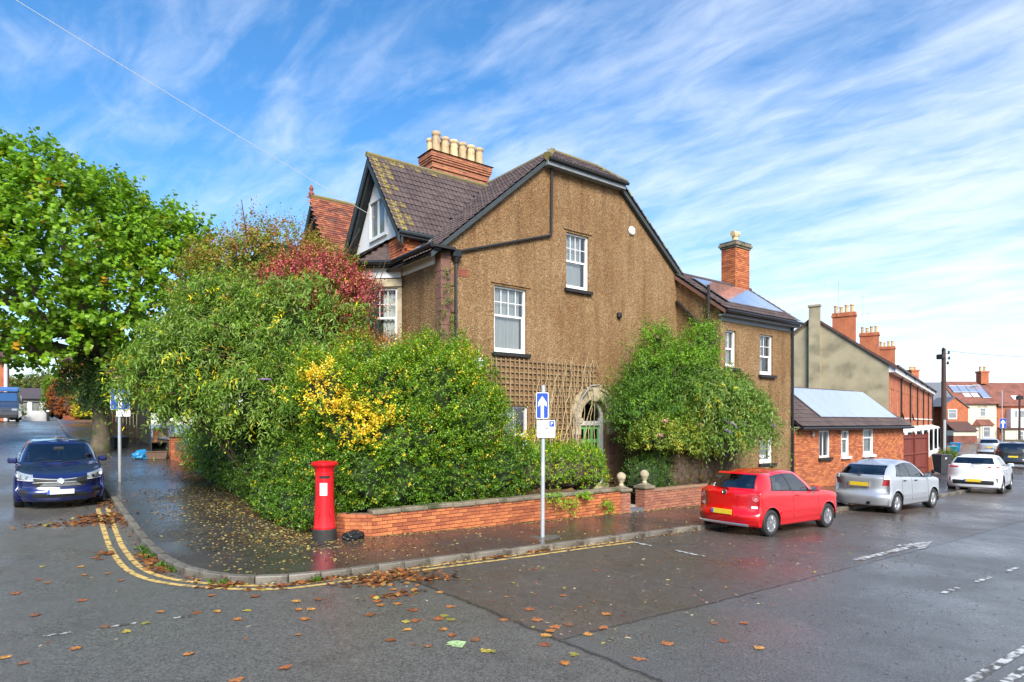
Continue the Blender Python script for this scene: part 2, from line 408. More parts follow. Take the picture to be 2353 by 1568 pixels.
# kerb stones one by one
kb = bpy.data.objects.new('kerb', None); COL.objects.link(kb); kb['kind'] = 'structure'
def stone_mesh(l):
    mb = MB(); mb.rbox((0, 0, 0), (l, .135, .24), .014); return mb.mesh('kerb_stone', M['kerb'])
s_long, s_short = stone_mesh(.895), stone_mesh(.445)
i = 0; n_st = 0; rest = MB()
while i < len(kp)-2:
    mid = kp[i]; curved = mid.x < 5 and mid.y < 12.6
    st = 1 if curved else 2
    a, b = kp[i], kp[min(i+st, len(kp)-1)]
    A = Vector((a.x, a.y, G(a.x, a.y))); B = Vector((b.x, b.y, G(b.x, b.y)))
    if (B-A).length < .3: break
    t = (B-A).normalized(); s_ = Vector((0, 0, 1)).cross(t).normalized(); up = t.cross(s_)
    c = (A+B)/2+s_*(-.0)+Vector((0, 0, -.012+rnd.uniform(-.004, .004)))
    o = bpy.data.objects.new('kerb_stone', s_short if curved else s_long); COL.objects.link(o); o.parent = kb
    o.matrix_local = Matrix(((t.x, s_.x, up.x, c.x), (t.y, s_.y, up.y, c.y), (t.z, s_.z, up.z, c.z), (0, 0, 0, 1)))
    i += st; n_st += 1
# the front-garden ground
g = MB()
for u0 in range(5, 24):
    for v0 in range(12, 30):
        g.quad(*[(u, v, G(u, v)+.125) for u, v in ((u0, v0), (u0+1, v0), (u0+1, v0+1), (u0, v0+1))])
o = g.build('garden_soil', M['soil'], smooth=True); o['kind'] = 'structure'
# double yellow lines, arrow, dashes
mk = bpy.data.objects.new('road_markings', None); COL.objects.link(mk); mk['kind'] = 'structure'
YEL = [(1.36, 18.1), (1.27, 15.5), (1.22, 13.0), (1.27, 11.5), (1.50, 10.5), (2.05, 9.62), (2.75, 9.0), (3.5, 8.83), (5, 8.80), (8, 8.83), (9.92, 8.78)]
yp = resample(cr_path(YEL, 10), .12)
ribbon('yellow_line', yp, .090, .005, M['yellow'], mk)
ribbon('yellow_line', [p for p in offset(yp, .195)], .090, .005, M['yellow'], mk)
def mark(name, pts, m, dz=.006):
    mb = MB(); mb.poly(pts, (), lambda p: (p[0], p[1], G(p[0], p[1])+dz)); return mb.build(name, m, mk)
# straight-ahead arrow, wide head
for sgn in (1,):
    pts = []
    def hw(u): return .085
    mb = MB()
    us_ = [11.95+i*.15 for i in range(18)]
    for a, b in zip(us_, us_[1:]): mb.quad(*[(u, 5.30+w, G(u, 5.3)+.007) for u, w in ((a, -.07), (b, -.07), (b, .07), (a, .07))])
    hd = [(14.50, .07), (14.15, .20), (14.4, .24), (15.5, .0), (14.4, -.24), (14.15, -.20), (14.50, -.07)]
    mb.poly([(a, b) for a, b in hd], (), lambda p: (p[0], 5.30+p[1], G(p[0], 5.3)+.007))
    mb.build('road_arrow', M['roadwhite'], mk)
for u0, u1, v0 in ((10.5, 11.1, 3.47), (11.75, 12.4, 3.43), (13.1, 13.7, 3.4)):
    w = .035 if u0 > 9 else .03
    mark('lane_dash', [(u0, v0-w), (u1, v0-w-.01), (u1, v0+w-.01), (u0, v0+w)], M['roadwhite'])
for v0, v1 in ((8.72, 8.3), (7.72, 7.05)):
    mark('bay_marking', [(9.82, v0), (9.92, v0), (9.90, v1), (9.80, v1)], M['roadwhite'])
for off in (0, -.2):
    pp = resample([Vector((-3.0, 2.35+off)), Vector((3.0, 2.2+off)), Vector((6.6, 2.08+off)), Vector((30, 1.6+off))], .3)
    ribbon('kerbside_line', pp, .085, .005, M['yellow'] if False else M['roadwhite'], mk)
# ghost remnants of an old give-way line across the left street
for k in range(5):
    a = rnd.uniform(-.02, .02)
    mark('old_dash', [(-1.1+k*.62, 8.62-k*.06+a), (-.85+k*.62, 8.6-k*.06+a), (-.85+k*.62, 8.66-k*.06+a), (-1.1+k*.62, 8.68-k*.06+a)], worn('worn_white_%d' % k, (.45, .45, .43), .40, .55, 14))
# ---------------------------------------------------------------- wall materials and builders
def pebbledash(name, c_lo, c_mid, c_hi, stain):
    m = bpy.data.materials.new(name); m.use_nodes = True; nt = m.node_tree; N = nt.nodes; L = nt.links
    b = N['Principled BSDF']; b.inputs['Roughness'].default_value = .85; b.inputs['Specular IOR Level'].default_value = .3
    tc = N.new('ShaderNodeTexCoord')
    v = N.new('ShaderNodeTexVoronoi'); v.inputs['Scale'].default_value = 34; L.new(tc.outputs['Object'], v.inputs['Vector'])
    sp = N.new('ShaderNodeSeparateColor'); L.new(v.outputs['Color'], sp.inputs[0])
    r = N.new('ShaderNodeValToRGB'); e = r.color_ramp.elements
    e[0].position = 0; e[0].color = (*c_lo, 1); e[1].position = .97; e[1].color = (*c_hi, 1)
    k = e.new(.45); k.color = (*c_mid, 1); k = e.new(.86); k.color = (*[q*1.25 for q in c_mid], 1)
    L.new(sp.outputs[0], r.inputs[0])
    n = N.new('ShaderNodeTexNoise'); n.inputs['Scale'].default_value = .55; n.inputs['Detail'].default_value = 6; n.inputs['Roughness'].default_value = .62
    mp = N.new('ShaderNodeMapping'); mp.inputs['Scale'].default_value = (1.3, 1.3, .55); L.new(tc.outputs['Object'], mp.inputs[0]); L.new(mp.outputs[0], n.inputs['Vector'])
    mr = N.new('ShaderNodeMapRange'); mr.inputs[1].default_value = .36; mr.inputs[2].default_value = .68; L.new(n.outputs['Fac'], mr.inputs[0])
    mx = N.new('ShaderNodeMix'); mx.data_type = 'RGBA'; mx.blend_type = 'MULTIPLY'; L.new(mr.outputs[0], mx.inputs[0]); L.new(r.outputs[0], mx.inputs[6]); mx.inputs[7].default_value = (*stain, 1)
    n4 = N.new('ShaderNodeTexNoise'); n4.inputs['Scale'].default_value = 2.6; n4.inputs['Detail'].default_value = 7; n4.inputs['Roughness'].default_value = .7; L.new(mp.outputs[0], n4.inputs['Vector'])
    m4 = N.new('ShaderNodeMapRange'); m4.inputs[1].default_value = .56; m4.inputs[2].default_value = .72; m4.inputs[4].default_value = .6; L.new(n4.outputs['Fac'], m4.inputs[0])
    mx2 = N.new('ShaderNodeMix'); mx2.data_type = 'RGBA'; L.new(m4.outputs[0], mx2.inputs[0]); L.new(mx.outputs[2], mx2.inputs[6]); mx2.inputs[7].default_value = (.115, .085, .055, 1)
    mp5 = N.new('ShaderNodeMapping'); mp5.inputs['Scale'].default_value = (3.2, 3.2, .22); L.new(tc.outputs['Object'], mp5.inputs[0])
    n5 = N.new('ShaderNodeTexNoise'); n5.inputs['Scale'].default_value = 1.0; n5.inputs['Detail'].default_value = 6; L.new(mp5.outputs[0], n5.inputs['Vector'])
    m5 = N.new('ShaderNodeMapRange'); m5.inputs[1].default_value = .50; m5.inputs[2].default_value = .74; m5.inputs[4].default_value = .9; L.new(n5.outputs['Fac'], m5.inputs[0])
    mx5 = N.new('ShaderNodeMix'); mx5.data_type = 'RGBA'; mx5.blend_type = 'MULTIPLY'; L.new(m5.outputs[0], mx5.inputs[0]); L.new(mx2.outputs[2], mx5.inputs[6]); mx5.inputs[7].default_value = (.62, .56, .50, 1)
    L.new(mx5.outputs[2], b.inputs['Base Color'])
    bp = N.new('ShaderNodeBump'); bp.inputs['Strength'].default_value = .9; bp.inputs['Distance'].default_value = .02; bp.invert = True
    L.new(v.outputs['Distance'], bp.inputs['Height']); L.new(bp.outputs[0], b.inputs['Normal'])
    return m
M['dash'] = pebbledash('pebbledash', (.155, .096, .045), (.272, .166, .077), (.39, .295, .18), (.70, .60, .50))
M['cement'] = mat('cement_render', (.33, .285, .185), .9, .14, 1.2, .25, 40, dirt=((.20, .175, .11), 1.1, .5, .72), detail=7)
M['cream'] = mat('cream_render', (.62, .57, .42), .85, .06, 2)
M['brickface'] = mat('far_brick', (.40, .115, .045), .88, .22, 3, dirt=((.27, .08, .035), 1.5, .5, .7))
M['curtain'] = mat('curtain', (.62, .63, .60), .9, .06)

Z3 = (0, 0, 1)
def wall(name, outer, holes, f, out, rec, m, parent, m_rev=None, mb=None):
    """wall face with openings; reveals go inwards by rec"""
    b = mb or MB(); b.poly(outer, holes, f); out = Vector(out)
    for h in holes:
        if m_rev is not None: b.mi = 1
        for p, q in zip(h, h[1:]+h[:1]):
            P, Q = Vector(f(p)), Vector(f(q)); b.quad(P, Q, Q-out*rec, P-out*rec)
        b.mi = 0
    if mb: return
    return b.build(name, [m]+([m_rev] if m_rev else []), parent)
def rect(a, b, c, d): return [(a, c), (b, c), (b, d), (a, d)]

def window(parent, o, ax, out, w, h, top=(4, 2), bot=(1, 1), split=.46, rec=.10, fr=.06, curtain='curtain', sill=None, cur_gap=.15, name='window', bar=.018, fmat='upvc', flat=False):
    """sash window: frame, glazing bars, panes, curtain behind, sill"""
    ax, out, o = Vector(ax), Vector(out), Vector(o); up = Vector(Z3); A = (ax, out, up)
    def bxx(mb, x0, x1, z0, z1, d0, d1): mb.box(o+ax*((x0+x1)/2)+up*((z0+z1)/2)+out*(-(d0+d1)/2), (x1-x0, abs(d1-d0), z1-z0), A)
    f = MB()
    bxx(f, 0, fr, 0, h, rec-.03, rec+.07); bxx(f, w-fr, w, 0, h, rec-.03, rec+.07); bxx(f, fr, w-fr, h-fr*.8, h, rec-.03, rec+.07); bxx(f, fr, w-fr, 0, fr*1.3, rec-.03, rec+.07)
    zm = fr*1.3+(h-fr*2.1)*(1-split)
    wi = f.build(name, M[fmat], parent)
    b = MB()
    if split > 0:
        bxx(b, fr, w-fr, zm-.028, zm+.028, rec+.0, rec+.05)
        bxx(b, fr, fr+.035, fr*1.3, zm-.028, rec+.005, rec+.05); bxx(b, w-fr-.035, w-fr, fr*1.3, zm-.028, rec+.005, rec+.05); bxx(b, fr+.035, w-fr-.035, fr*1.3, fr*1.3+.06, rec+.005, rec+.05)
    def bars(n, z0, z1, d):
        for i in range(1, n[0]):
            x = fr+(w-2*fr)*i/n[0]; bxx(b, x-bar/2, x+bar/2, z0, z1, d, d+.03)
        for j in range(1, n[1]):
            z = z0+(z1-z0)*j/n[1]; bxx(b, fr, w-fr, z-bar/2, z+bar/2, d+.002, d+.028)
    if split > 0: bars(top, zm, h-fr*.8, rec+.012); bars(bot, fr*1.3, zm, rec+.016)
    else: bars(top, fr*1.3, h-fr*.8, rec+.012)
    if b.v: b.build('glazing_bar', M[fmat], wi)
    g = MB()
    if split > 0:
        g.quad(*[o+ax*x+up*z-out*(rec+.03) for x, z in ((fr, zm), (w-fr, zm), (w-fr, h-fr*.8), (fr, h-fr*.8))])
        g.quad(*[o+ax*x+up*z-out*(rec+.042) for x, z in ((fr, fr*1.3), (w-fr, fr*1.3), (w-fr, zm), (fr, zm))])
    else: g.quad(*[o+ax*x+up*z-out*(rec+.03) for x, z in ((fr, fr*1.3), (w-fr, fr*1.3), (w-fr, h-fr*.8), (fr, h-fr*.8))])
    g.build('pane', M['farglass' if flat else 'glass'], wi)
    if flat: return wi
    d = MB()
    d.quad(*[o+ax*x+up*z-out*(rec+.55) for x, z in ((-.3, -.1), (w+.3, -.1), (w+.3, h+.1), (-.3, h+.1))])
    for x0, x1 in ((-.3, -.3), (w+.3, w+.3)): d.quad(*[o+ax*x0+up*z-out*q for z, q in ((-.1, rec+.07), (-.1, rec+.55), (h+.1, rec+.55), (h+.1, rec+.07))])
    d.build('room_dark_sheet', M['dark'], wi)  # dark sheet close behind the pane, painted as the unlit room
    if curtain:
        c = MB(); n = 44; x1 = w*(1-cur_gap)
        for i in range(n):
            a, e = i/n*x1, (i+1)/n*x1
            da, de = [.13+.018*math.sin(q*52)+.012*math.sin(q*117+1) for q in (a, e)]
            c.quad(o+ax*a+up*.02-out*(rec+da), o+ax*e+up*.02-out*(rec+de), o+ax*e+up*(h-.02)-out*(rec+de), o+ax*a+up*(h-.02)-out*(rec+da))
        c.build('curtain', M[curtain], wi, smooth=True)
    if sill:
        s = MB(); s.box(o+ax*(w/2)+up*(-.055)+out*(.05-rec/2), (w+.18, rec+.12, .10), A); s.build('sill', M[sill], wi)
    return wi

BRICK = {}
def brick_mesh(key, m, l=.215, d=.1025, h=.065):
    k = (key, l)
    if k not in BRICK:
        mb = MB(); b = .006
        # front face slightly pillowed, open at the back
        x, z = l/2, h/2
        vs = [(-x, d, -z), (x, d, -z), (x, d, z), (-x, d, z), (-x, 0, -z), (x, 0, -z), (x, 0, z), (-x, 0, z)]
        fr = [(-x+b, -b, -z+b), (x-b, -b, -z+b), (x-b, -b, z-b), (-x+b, -b, z-b)]
        mb.add(vs+fr, [(0, 4, 7, 3), (1, 2, 6, 5), (0, 1, 5, 4), (3, 7, 6, 2), (4, 5, 9, 8), (5, 6, 10, 9), (6, 7, 11, 10), (7, 4, 8, 11), (8, 9, 10, 11)])
        BRICK[k] = mb.mesh('brick', M[m])
    return BRICK[k]
def bricks(parent, o, ax, out, length, height, m, z_top=None, z_bot=None, holes=(), budget=300, order=None, pitch=(.225, .075), skip=None, headers=False, jit=.004):
    """running bond laid on a wall face; whole bricks are single parts, the overflow joins one part"""
    o, ax, out = Vector(o), Vector(ax), Vector(out); up = Vector(Z3); org = origin(parent)
    me = brick_mesh(m, m); meh = brick_mesh(m, m, .1025); items = []
    n = int(height/pitch[1]+.5)
    for r in range(n):
        z = (r+.5)*pitch[1]; hd = headers and r % 4 == 3; p = pitch[0]/2 if hd else pitch[0]
        x = -p*(.5 if r % 2 else 0)
        while x < length-.01:
            a, b = max(x, 0), min(x+p-.010, length); x += p
            if b-a < .035: continue
            c = (a+b)/2
            if z_top and z > z_top(c): continue
            if z_bot and z < z_bot(c): continue
            spans = [(a, b)]
            for (h0, h1, z0, z1) in holes:
                if z0-.02 < z < z1+.02:
                    ns = []
                    for s, e in spans:
                        if e <= h0 or s >= h1: ns.append((s, e)); continue
                        if s < h0-.03: ns.append((s, h0))
                        if e > h1+.03: ns.append((h1, e))
                    spans = ns
            for s, e in spans:
                if skip and skip((s+e)/2, z): continue
                items.append((s, e, z, hd))
    if order: items.sort(key=order)
    rest = MB()
    for k, (s, e, z, hd) in enumerate(items):
        l = e-s; full = .1025 if hd else .215
        p = o+ax*((s+e)/2)+up*z+out*rnd.uniform(-jit, jit*.7)
        if k < budget:
            b = bpy.data.objects.new('brick', meh if hd else me); COL.objects.link(b); b.parent = parent
            iv = -out; q = p-org
            b.matrix_local = Matrix(((ax.x, iv.x, 0, q.x), (ax.y, iv.y, 0, q.y), (ax.z, iv.z, 1, q.z), (0, 0, 0, 1))) @ Matrix.Rotation(rnd.uniform(-.008, .008), 4, 'Y') @ Matrix.Diagonal((l/full, 1, 1, 1))
        else:
            rest.val = rnd.random(); x, z2 = l/2, .0325
            q = [p+ax*i+up*j for i, j in ((-x, -z2), (x, -z2), (x, z2), (-x, z2))]
            rest.add(q+[t-out*.03 for t in q], [(0, 1, 2, 3), (0, 4, 5, 1), (1, 5, 6, 2), (2, 6, 7, 3), (3, 7, 4, 0)])
    if rest.v:
        r = rest.build('brickwork', M[m], parent, attr=True); r['kind'] = 'stuff'
    return len(items)

# ---------------------------------------------------------------- roof tiles
def roll_tile(name, m, w, l, rolls=2, rise=.022, th=.014, seg=10):
    """interlocking tile: x along the eave, y up the slope, z out; a wavy sheet with a front edge"""
    mb = MB(); top = []
    for j, y in enumerate((-l*.52, l*.55)):
        for i in range(seg+1):
            t = i/seg; x = (t-.5)*w; ph = (t*rolls) % 1.0
            hgt = rise*max(0, math.sin(math.pi*min(ph/.55, 1)))
            top.append((x, y, hgt+(.026 if j == 0 else .004)))
    n = seg+1; fs = [(i, i+1, n+i+1, n+i) for i in range(seg)]
    bot = [(x, y, z-th) for x, y, z in top[:n]]
    mb.add(top+bot, fs+[(2*n+i, 2*n+i+1, i+1, i) for i in range(seg)])
    return mb.mesh(name, M[m], smooth=False)
def flat_tile(name, m, w, l, th=.014):
    mb = MB(); x = w/2-.003
    v = [(-x, -l*.5, .028), (x, -l*.5, .028), (x, l*.55, .006), (-x, l*.55, .006), (-x, -l*.5, .028-th), (x, -l*.5, .028-th)]
    mb.add(v, [(0, 1, 2, 3), (4, 5, 1, 0), (0, 3, 4), (1, 5, 2)])
    return mb.mesh(name, M[m])
TILE = roll_tile('tile', 'tile', .30, .26); TILEM = roll_tile('tile', 'tilemoss', .30, .26); CLAY = flat_tile('tile', 'claytile', .17, .12)
def tiles(parent, o, ax, up, ncol, nrow, wid, gauge, me, ok=None, alt=None, offset_rows=False, name='tile', stuff_mat=None, jit=.004):
    """lay tiles on a slope: o = lower corner, ax along the eave, up along the slope"""
    o, ax, up = Vector(o), Vector(ax).normalized(), Vector(up).normalized(); nn = ax.cross(up); org = origin(parent)
    if nn.z < 0: nn = -nn
    cnt = 0; joined = MB()
    for r in range(nrow):
        for c in range(-1 if offset_rows else 0, ncol):
            cu = (c+.5+(.5 if offset_rows and r % 2 else 0))*wid; cv = (r+.5)*gauge
            if ok and not ok(cu, cv): continue
            p = o+ax*cu+up*cv+nn*(.012+rnd.uniform(-jit, jit)); q = p-org
            mt = alt if (alt and alt_test(cu, cv)) else me
            if stuff_mat is None:
                b = bpy.data.objects.new(name, mt); COL.objects.link(b); b.parent = parent
                b.matrix_local = Matrix(((ax.x, up.x, nn.x, q.x), (ax.y, up.y, nn.y, q.y), (ax.z, up.z, nn.z, q.z), (0, 0, 0, 1))) @ Matrix.Rotation(rnd.uniform(-.006, .006), 4, 'Z')
            else:
                joined.val = rnd.random(); joined.add([p+ax*v.co.x+up*v.co.y+nn*v.co.z for v in me.vertices], [tuple(f.vertices) for f in me.polygons])
            cnt += 1
    if joined.v:
        j = joined.build('tiling', stuff_mat, parent, attr=True); j['kind'] = 'stuff'
    return cnt
alt_test = lambda cu, cv: False
def slab(mb, a, b, c, d, t=.08):
    """sloped roof deck, corners in order, thickness downwards"""
    q = [Vector(p) for p in (a, b, c, d)]; dn = Vector((0, 0, -t)); mb.add(q+[p+dn for p in q], [(0, 1, 2, 3), (7, 6, 5, 4), (0, 4, 5, 1), (1, 5, 6, 2), (2, 6, 7, 3), (3, 7, 4, 0)])

def pot(parent, x, y, z, h=.75, r=.15, m='terracotta', name='chimney_pot'):
    mb = MB(); mb.val = 0
    mb.lathe([(r*1.05, 0), (r, .05), (r*.88, h*.75), (r*.95, h*.8), (r*1.12, h*.86), (r*1.14, h*.95), (r*1.0, h), (r*.8, h), (r*.78, h*.6)], 14, (x, y, z))
    return mb.build(name, M[m], parent, smooth=False)
def aerial(label, x, y, z, h=1.6, heading=.6, n=7, group=None):
    t = thing('television_aerial', label, 'aerial', (x, y, z), group)
    mb = MB(); mb.tube([(x, y, z), (x, y, z+h)], .014, 6); mb.build('mast', M['alu'], t)
    mb = MB(); d = Vector((math.cos(heading), math.sin(heading), .05)); e = Vector((-d.y, d.x, 0)); c = Vector((x, y, z+h*.93))
    mb.tube([c-d*.35, c+d*.75], .012, 5)
    for k in range(n): p = c-d*.3+d*(k*.16); mb.tube([p-e*(.22-.012*k), p+e*(.22-.012*k)], .007, 4)
    mb.build('dipole_array', M['alu'], t); return t

# ---------------------------------------------------------------- the corner house
U0, U1, V0 = 8.7, 18.5, 14.4
H = thing('corner_house', 'pebbledashed brown corner house with green arched door and white sash windows', 'house', (U0, V0, 0))
side = [(U0, -.3), (U1, -.4), (U1, 7.78), (15.45, 10.18), (12.3, 10.18), (U0, 7.13)]
arch_c, arch_z, arch_r = 14.30, 2.58, .58
arch_hole = [(arch_c-arch_r, .45), (arch_c+arch_r, .45)]+[(arch_c+arch_r*math.cos(a), arch_z+arch_r*math.sin(a)) for a in [math.pi*k/16 for k in range(17)]]
WIN = [(10.42, 11.58, 4.42, 6.30), (13.15, 14.11, 6.56, 8.29), (10.75, 11.64, 1.1, 2.90), (16.55, 17.02, 4.15, 4.93)]
fS = lambda p: (p[0], V0, p[1])
wall('side_wall', side, [rect(a, b, c, d) for a, b, c, d in WIN]+[arch_hole], fS, (0, -1, 0), .22, M['dash'], H)
# front wall and the other faces
wall('front_wall', [(V0, -.3), (16.62, -.1), (16.62, 7.0), (V0, 7.0)], [], lambda p: (U0, p[0], p[1]), (-1, 0, 0), .2, M['dash'], H)
b = MB(); b.quad((U1, V0, -.4), (U1, 24, -.4), (U1, 24, 7.6), (U1, V0, 7.6)); b.build('rear_wall', M['dash'], H); b = MB(); b.quad((U0, 16.62, 0), (U0, 20.3, 0), (U0, 20.3, 7.0), (U0, 16.62, 7.0)); b.build('inner_front_wall', M['dash'], H)
window(H, (10.42, V0, 4.42), (1, 0, 0), (0, -1, 0), 1.16, 1.88, split=.44, curtain='net', sill='blackmatt', cur_gap=.10)
window(H, (13.15, V0, 6.56), (1, 0, 0), (0, -1, 0), .96, 1.73, split=.50, curtain='net', sill='blackmatt', cur_gap=.16)
window(H, (10.75, V0, 1.1), (1, 0, 0), (0, -1, 0), .89, 1.80, top=(2, 1), split=.46, curtain='net', sill='white', cur_gap=.3)
window(H, (16.55, V0, 4.15), (1, 0, 0), (0, -1, 0), .47, .78, top=(2, 2), split=0, curtain=None, sill='blackmatt', rec=.1)
# hood strips over the two tall windows (thin drip edge in the render)
for a, c, z in ((10.30, 11.72, 6.36), (13.05, 14.24, 8.36)): b = MB(); b.bx(a, c, V0-.035, V0+.01, z, z+.035); b.build('drip_mould', M['dash'], H)
# quoins of red stone, block by block
for k in range(20):
    z0 = .05+k*.355; wq = .42 if k % 2 else .30
    b = MB(); b.rbox((U0-.03+wq/2, V0-.03+.15, z0+.175), (wq, .30, .347), .008); b.build('quoin_stone', M['redstone'], H)
# frieze board under the front eaves, lintel
b = MB(); b.bx(U0-.05, U0-.002, V0+.30, 16.6, 6.68, 7.05); b.bx(U0-.11, U0-.05, V0+.30, 16.55, 6.93, 7.05); b.build('frieze_board', M['render_white'], H)
# canted bay at the front
def vert(mb, pts, z0, z1):
    for p, q in zip(pts, pts[1:]): mb.quad((p[0], p[1], z0), (q[0], q[1], z0), (q[0], q[1], z1), (p[0], p[1], z1))
bay = [(8.66, 16.55), (7.85, 17.35), (7.85, 18.7), (8.66, 19.5)]
ax_b = (Vector((7.85, 17.35, 0))-Vector((8.66, 16.55, 0))).normalized(); out_b = Vector((-ax_b.y, ax_b.x, 0)); out_b = out_b if out_b.x < 0 else -out_b
bo = Vector((8.66, 16.55, 0)); bl = 1.138
f_b = lambda p: tuple(bo+ax_b*p[0]+Vector((0, 0, p[1])))
b = MB()
wall('', [(0, 0), (bl, 0), (bl, 6.62), (0, 6.62)], [rect(.14, 1.0, 4.6, 6.35), rect(.14, 1.0, 1.3, 3.1)], f_b, out_b, .12, None, None, mb=b)
vert(b, bay[1:], 0, 6.62); b.build('bay_stonework', M['stone'], H)
window(H, f_b((.14, 4.6)), ax_b, out_b, .86, 1.75, top=(3, 2), split=.5, rec=.08, curtain='curtain', cur_gap=.25)
window(H, f_b((.14, 1.3)), ax_b, out_b, .86, 1.80, top=(3, 2), split=.5, rec=.08, curtain='curtain', cur_gap=.25)
window(H, (7.85, 18.6, 4.6), (0, -1, 0), (-1, 0, 0), 1.15, 1.75, top=(3, 2), split=.5, rec=.0, curtain='curtain', cur_gap=.25)
b = MB(); vert(b, [(p[0]-.04, p[1]-.03 if i < 2 else p[1]+.03) for i, p in enumerate(bay)], 6.64, 7.05); b.build('bay_frieze', M['render_white'], H)
b = MB()
for i, (p, q) in enumerate(zip(bay, bay[1:])):
    m_ = (Vector(p)+Vector(q))/2; d_ = (Vector(q)-Vector(p)); n_ = Vector((-d_.y, d_.x)).normalized(); n_ = n_ if n_.x < 0 else -n_
    b.box((m_.x+n_.x*.02, m_.y+n_.y*.02, 6.5), (d_.length+.02, .06, .22), ((d_.normalized().x, d_.normalized().y, 0), (n_.x, n_.y, 0), (0, 0, 1)))
b.build('bay_lintel', M['stone'], H)
# door, fanlight, arch
b = MB(); zs = .45
arc = lambda r, n=20: [(arch_c+r*math.cos(math.pi*k/n), arch_z+r*math.sin(math.pi*k/n)) for k in range(n+1)]
for k in range(11):           # voussoirs, each one a stone
    if k == 5: continue
    a0, a1 = math.pi*k/11+.012, math.pi*(k+1)/11-.012; v = MB(); ro, ri = .90, .60
    seg = [(a0+(a1-a0)*i/3) for i in range(4)]
    pl = [(arch_c+ri*math.cos(a), arch_z+ri*math.sin(a)) for a in seg]+[(arch_c+ro*math.cos(a), arch_z+ro*math.sin(a)) for a in reversed(seg)]
    fr = [(x, V0-.10, z) for x, z in pl]; bk = [(x, V0+.16, z) for x, z in pl]; n = len(pl)
    v.add(fr+bk, [tuple(range(n-1, -1, -1))]+[(i, (i+1) % n, n+(i+1) % n, n+i) for i in range(n)])
    v.build('voussoir', M['stone'], H)
v = MB(); v.add([(arch_c+x, y, z) for y, s in ((V0-.16, 1), (V0+.1, 1)) for x, z in ((-.10, 3.10), (.10, 3.10), (.15, 3.56), (-.15, 3.56))], [(0, 1, 2, 3), (0, 4, 5, 1), (1, 5, 6, 2), (2, 6, 7, 3), (3, 7, 4, 0)]); v.bx(arch_c-.2, arch_c+.2, V0-.18, V0+.1, 3.56, 3.62); v.build('keystone', M['stone'], H)
v = MB()                      # hood mould over the arch
for k in range(20):
    a0, a1 = math.pi*k/20, math.pi*(k+1)/20
    ring = lambda a: [(arch_c+r*math.cos(a), V0-d, arch_z+r*math.sin(a)) for r, d in ((.90, .10), (.91, .15), (.98, .16), (1.0, .0))]
    A, B = ring(a0), ring(a1)
    for i in range(3): v.quad(A[i], B[i], B[i+1], A[i+1])
v.build('hood_mould', M['stone'], H)
for sx in (-1, 1):
    v = MB(); x = arch_c+sx*.75
    v.bx(x-.19, x+.19, V0-.14, V0+.15, arch_z-.16, arch_z-.01); v.bx(x-.165, x+.165, V0-.115, V0+.15, arch_z-.22, arch_z-.16); v.build('capital', M['stone'], H)
    for k in range(6):
        v = MB(); v.rbox((x, V0+.02, .5+k*.31+.15), (.29, .23, .30), .008); v.build('pier_stone', M['stone'] if k == 5 else M['redstone'], H)
yd = V0+.17
d = MB(); d.bx(arch_c-.58, arch_c-.50, yd-.05, yd+.06, zs, arch_z); d.bx(arch_c+.42, arch_c+.58, yd-.05, yd+.06, zs, arch_z); d.bx(arch_c-.50, arch_c+.42, yd-.06, yd+.05, 2.34, 2.48)
fr_ = MB()
for k in range(16):
    a0, a1 = math.pi*k/16, math.pi*(k+1)/16
    q = [(arch_c+r*math.cos(a), y, arch_z+r*math.sin(a)) for y in (yd-.05, yd+.03) for r, a in ((.47, a0), (.60, a0), (.60, a1), (.47, a1))]
    d.add(q, [(0, 1, 2, 3), (0, 3, 7, 4)])
DR = d.build('door_frame', M['white'], H)
b = MB(); b.poly([(arch_c-.50, 2.48), (arch_c+.5, 2.48)]+[(arch_c+.5*math.cos(a), arch_z+.5*math.sin(a)) for a in [math.pi*k/14 for k in range(15)]], (), lambda p: (p[0], yd+.02, p[1])); b.build('fanlight', M['carglass'], DR)
b = MB(); b.quad((arch_c-.7, yd+.45, .3), (arch_c+.7, yd+.45, .3), (arch_c+.7, yd+.45, 3.3), (arch_c-.7, yd+.45, 3.3)); b.build('hall_dark_sheet', M['dark'], DR)  # last sheet's dark colour paints the shade behind the door glass
dh = [rect(arch_c-.50+a, arch_c-.50+a+.20, z0, z1) for a in (.06, .36, .66) for z0, z1 in ((1.42, 1.78), (1.90, 2.22))]
dr = MB(); dr.poly(rect(arch_c-.50, arch_c+.42, zs, 2.34), dh, lambda p: (p[0], yd, p[1]))
for h in dh:
    for p, q in zip(h, h[1:]+h[:1]): dr.quad((p[0], yd, p[1]), (q[0], yd, q[1]), (q[0], yd+.03, q[1]), (p[0], yd+.03, p[1]))
for a in (.06, .50):
    dr.bx(arch_c-.50+a, arch_c-.50+a+.34, yd-.012, yd, .6, 1.26)
door = dr.build('door', M['green'], H)
b = MB()
for h in dh: b.quad(*[(p[0], yd+.02, p[1]) for p in h])
b.build('door_glass', M['carglass'], door)
b = MB(); b.lathe([(.02, 0), (.03, .02), (.03, .04), (.012, .06)], 10, (arch_c+.34, yd, 1.32), ((1, 0, 0), (0, 0, 1), (0, -1, 0))); b.build('door_knob', M['alu'], door)
lan = MB(); lan.tube([(arch_c+.02, V0-.02, 3.12), (arch_c+.02, V0-.02, 3.02)], .012, 6); lan.lathe([(.02, 0), (.10, -.05), (.09, -.06), (.085, -.07), (.06, -.26), (.03, -.28)], 6, (arch_c+.02, V0-.02, 3.03)); lan.build('porch_lantern', M['black'], H)
st = MB(); st.bx(arch_c-.7, arch_c+.7, V0-.55, V0+.2, -.2, .32); st.bx(arch_c-.58, arch_c+.58, V0-.12, V0+.3, .32, .47); st.build('door_step', M['stone'], H)

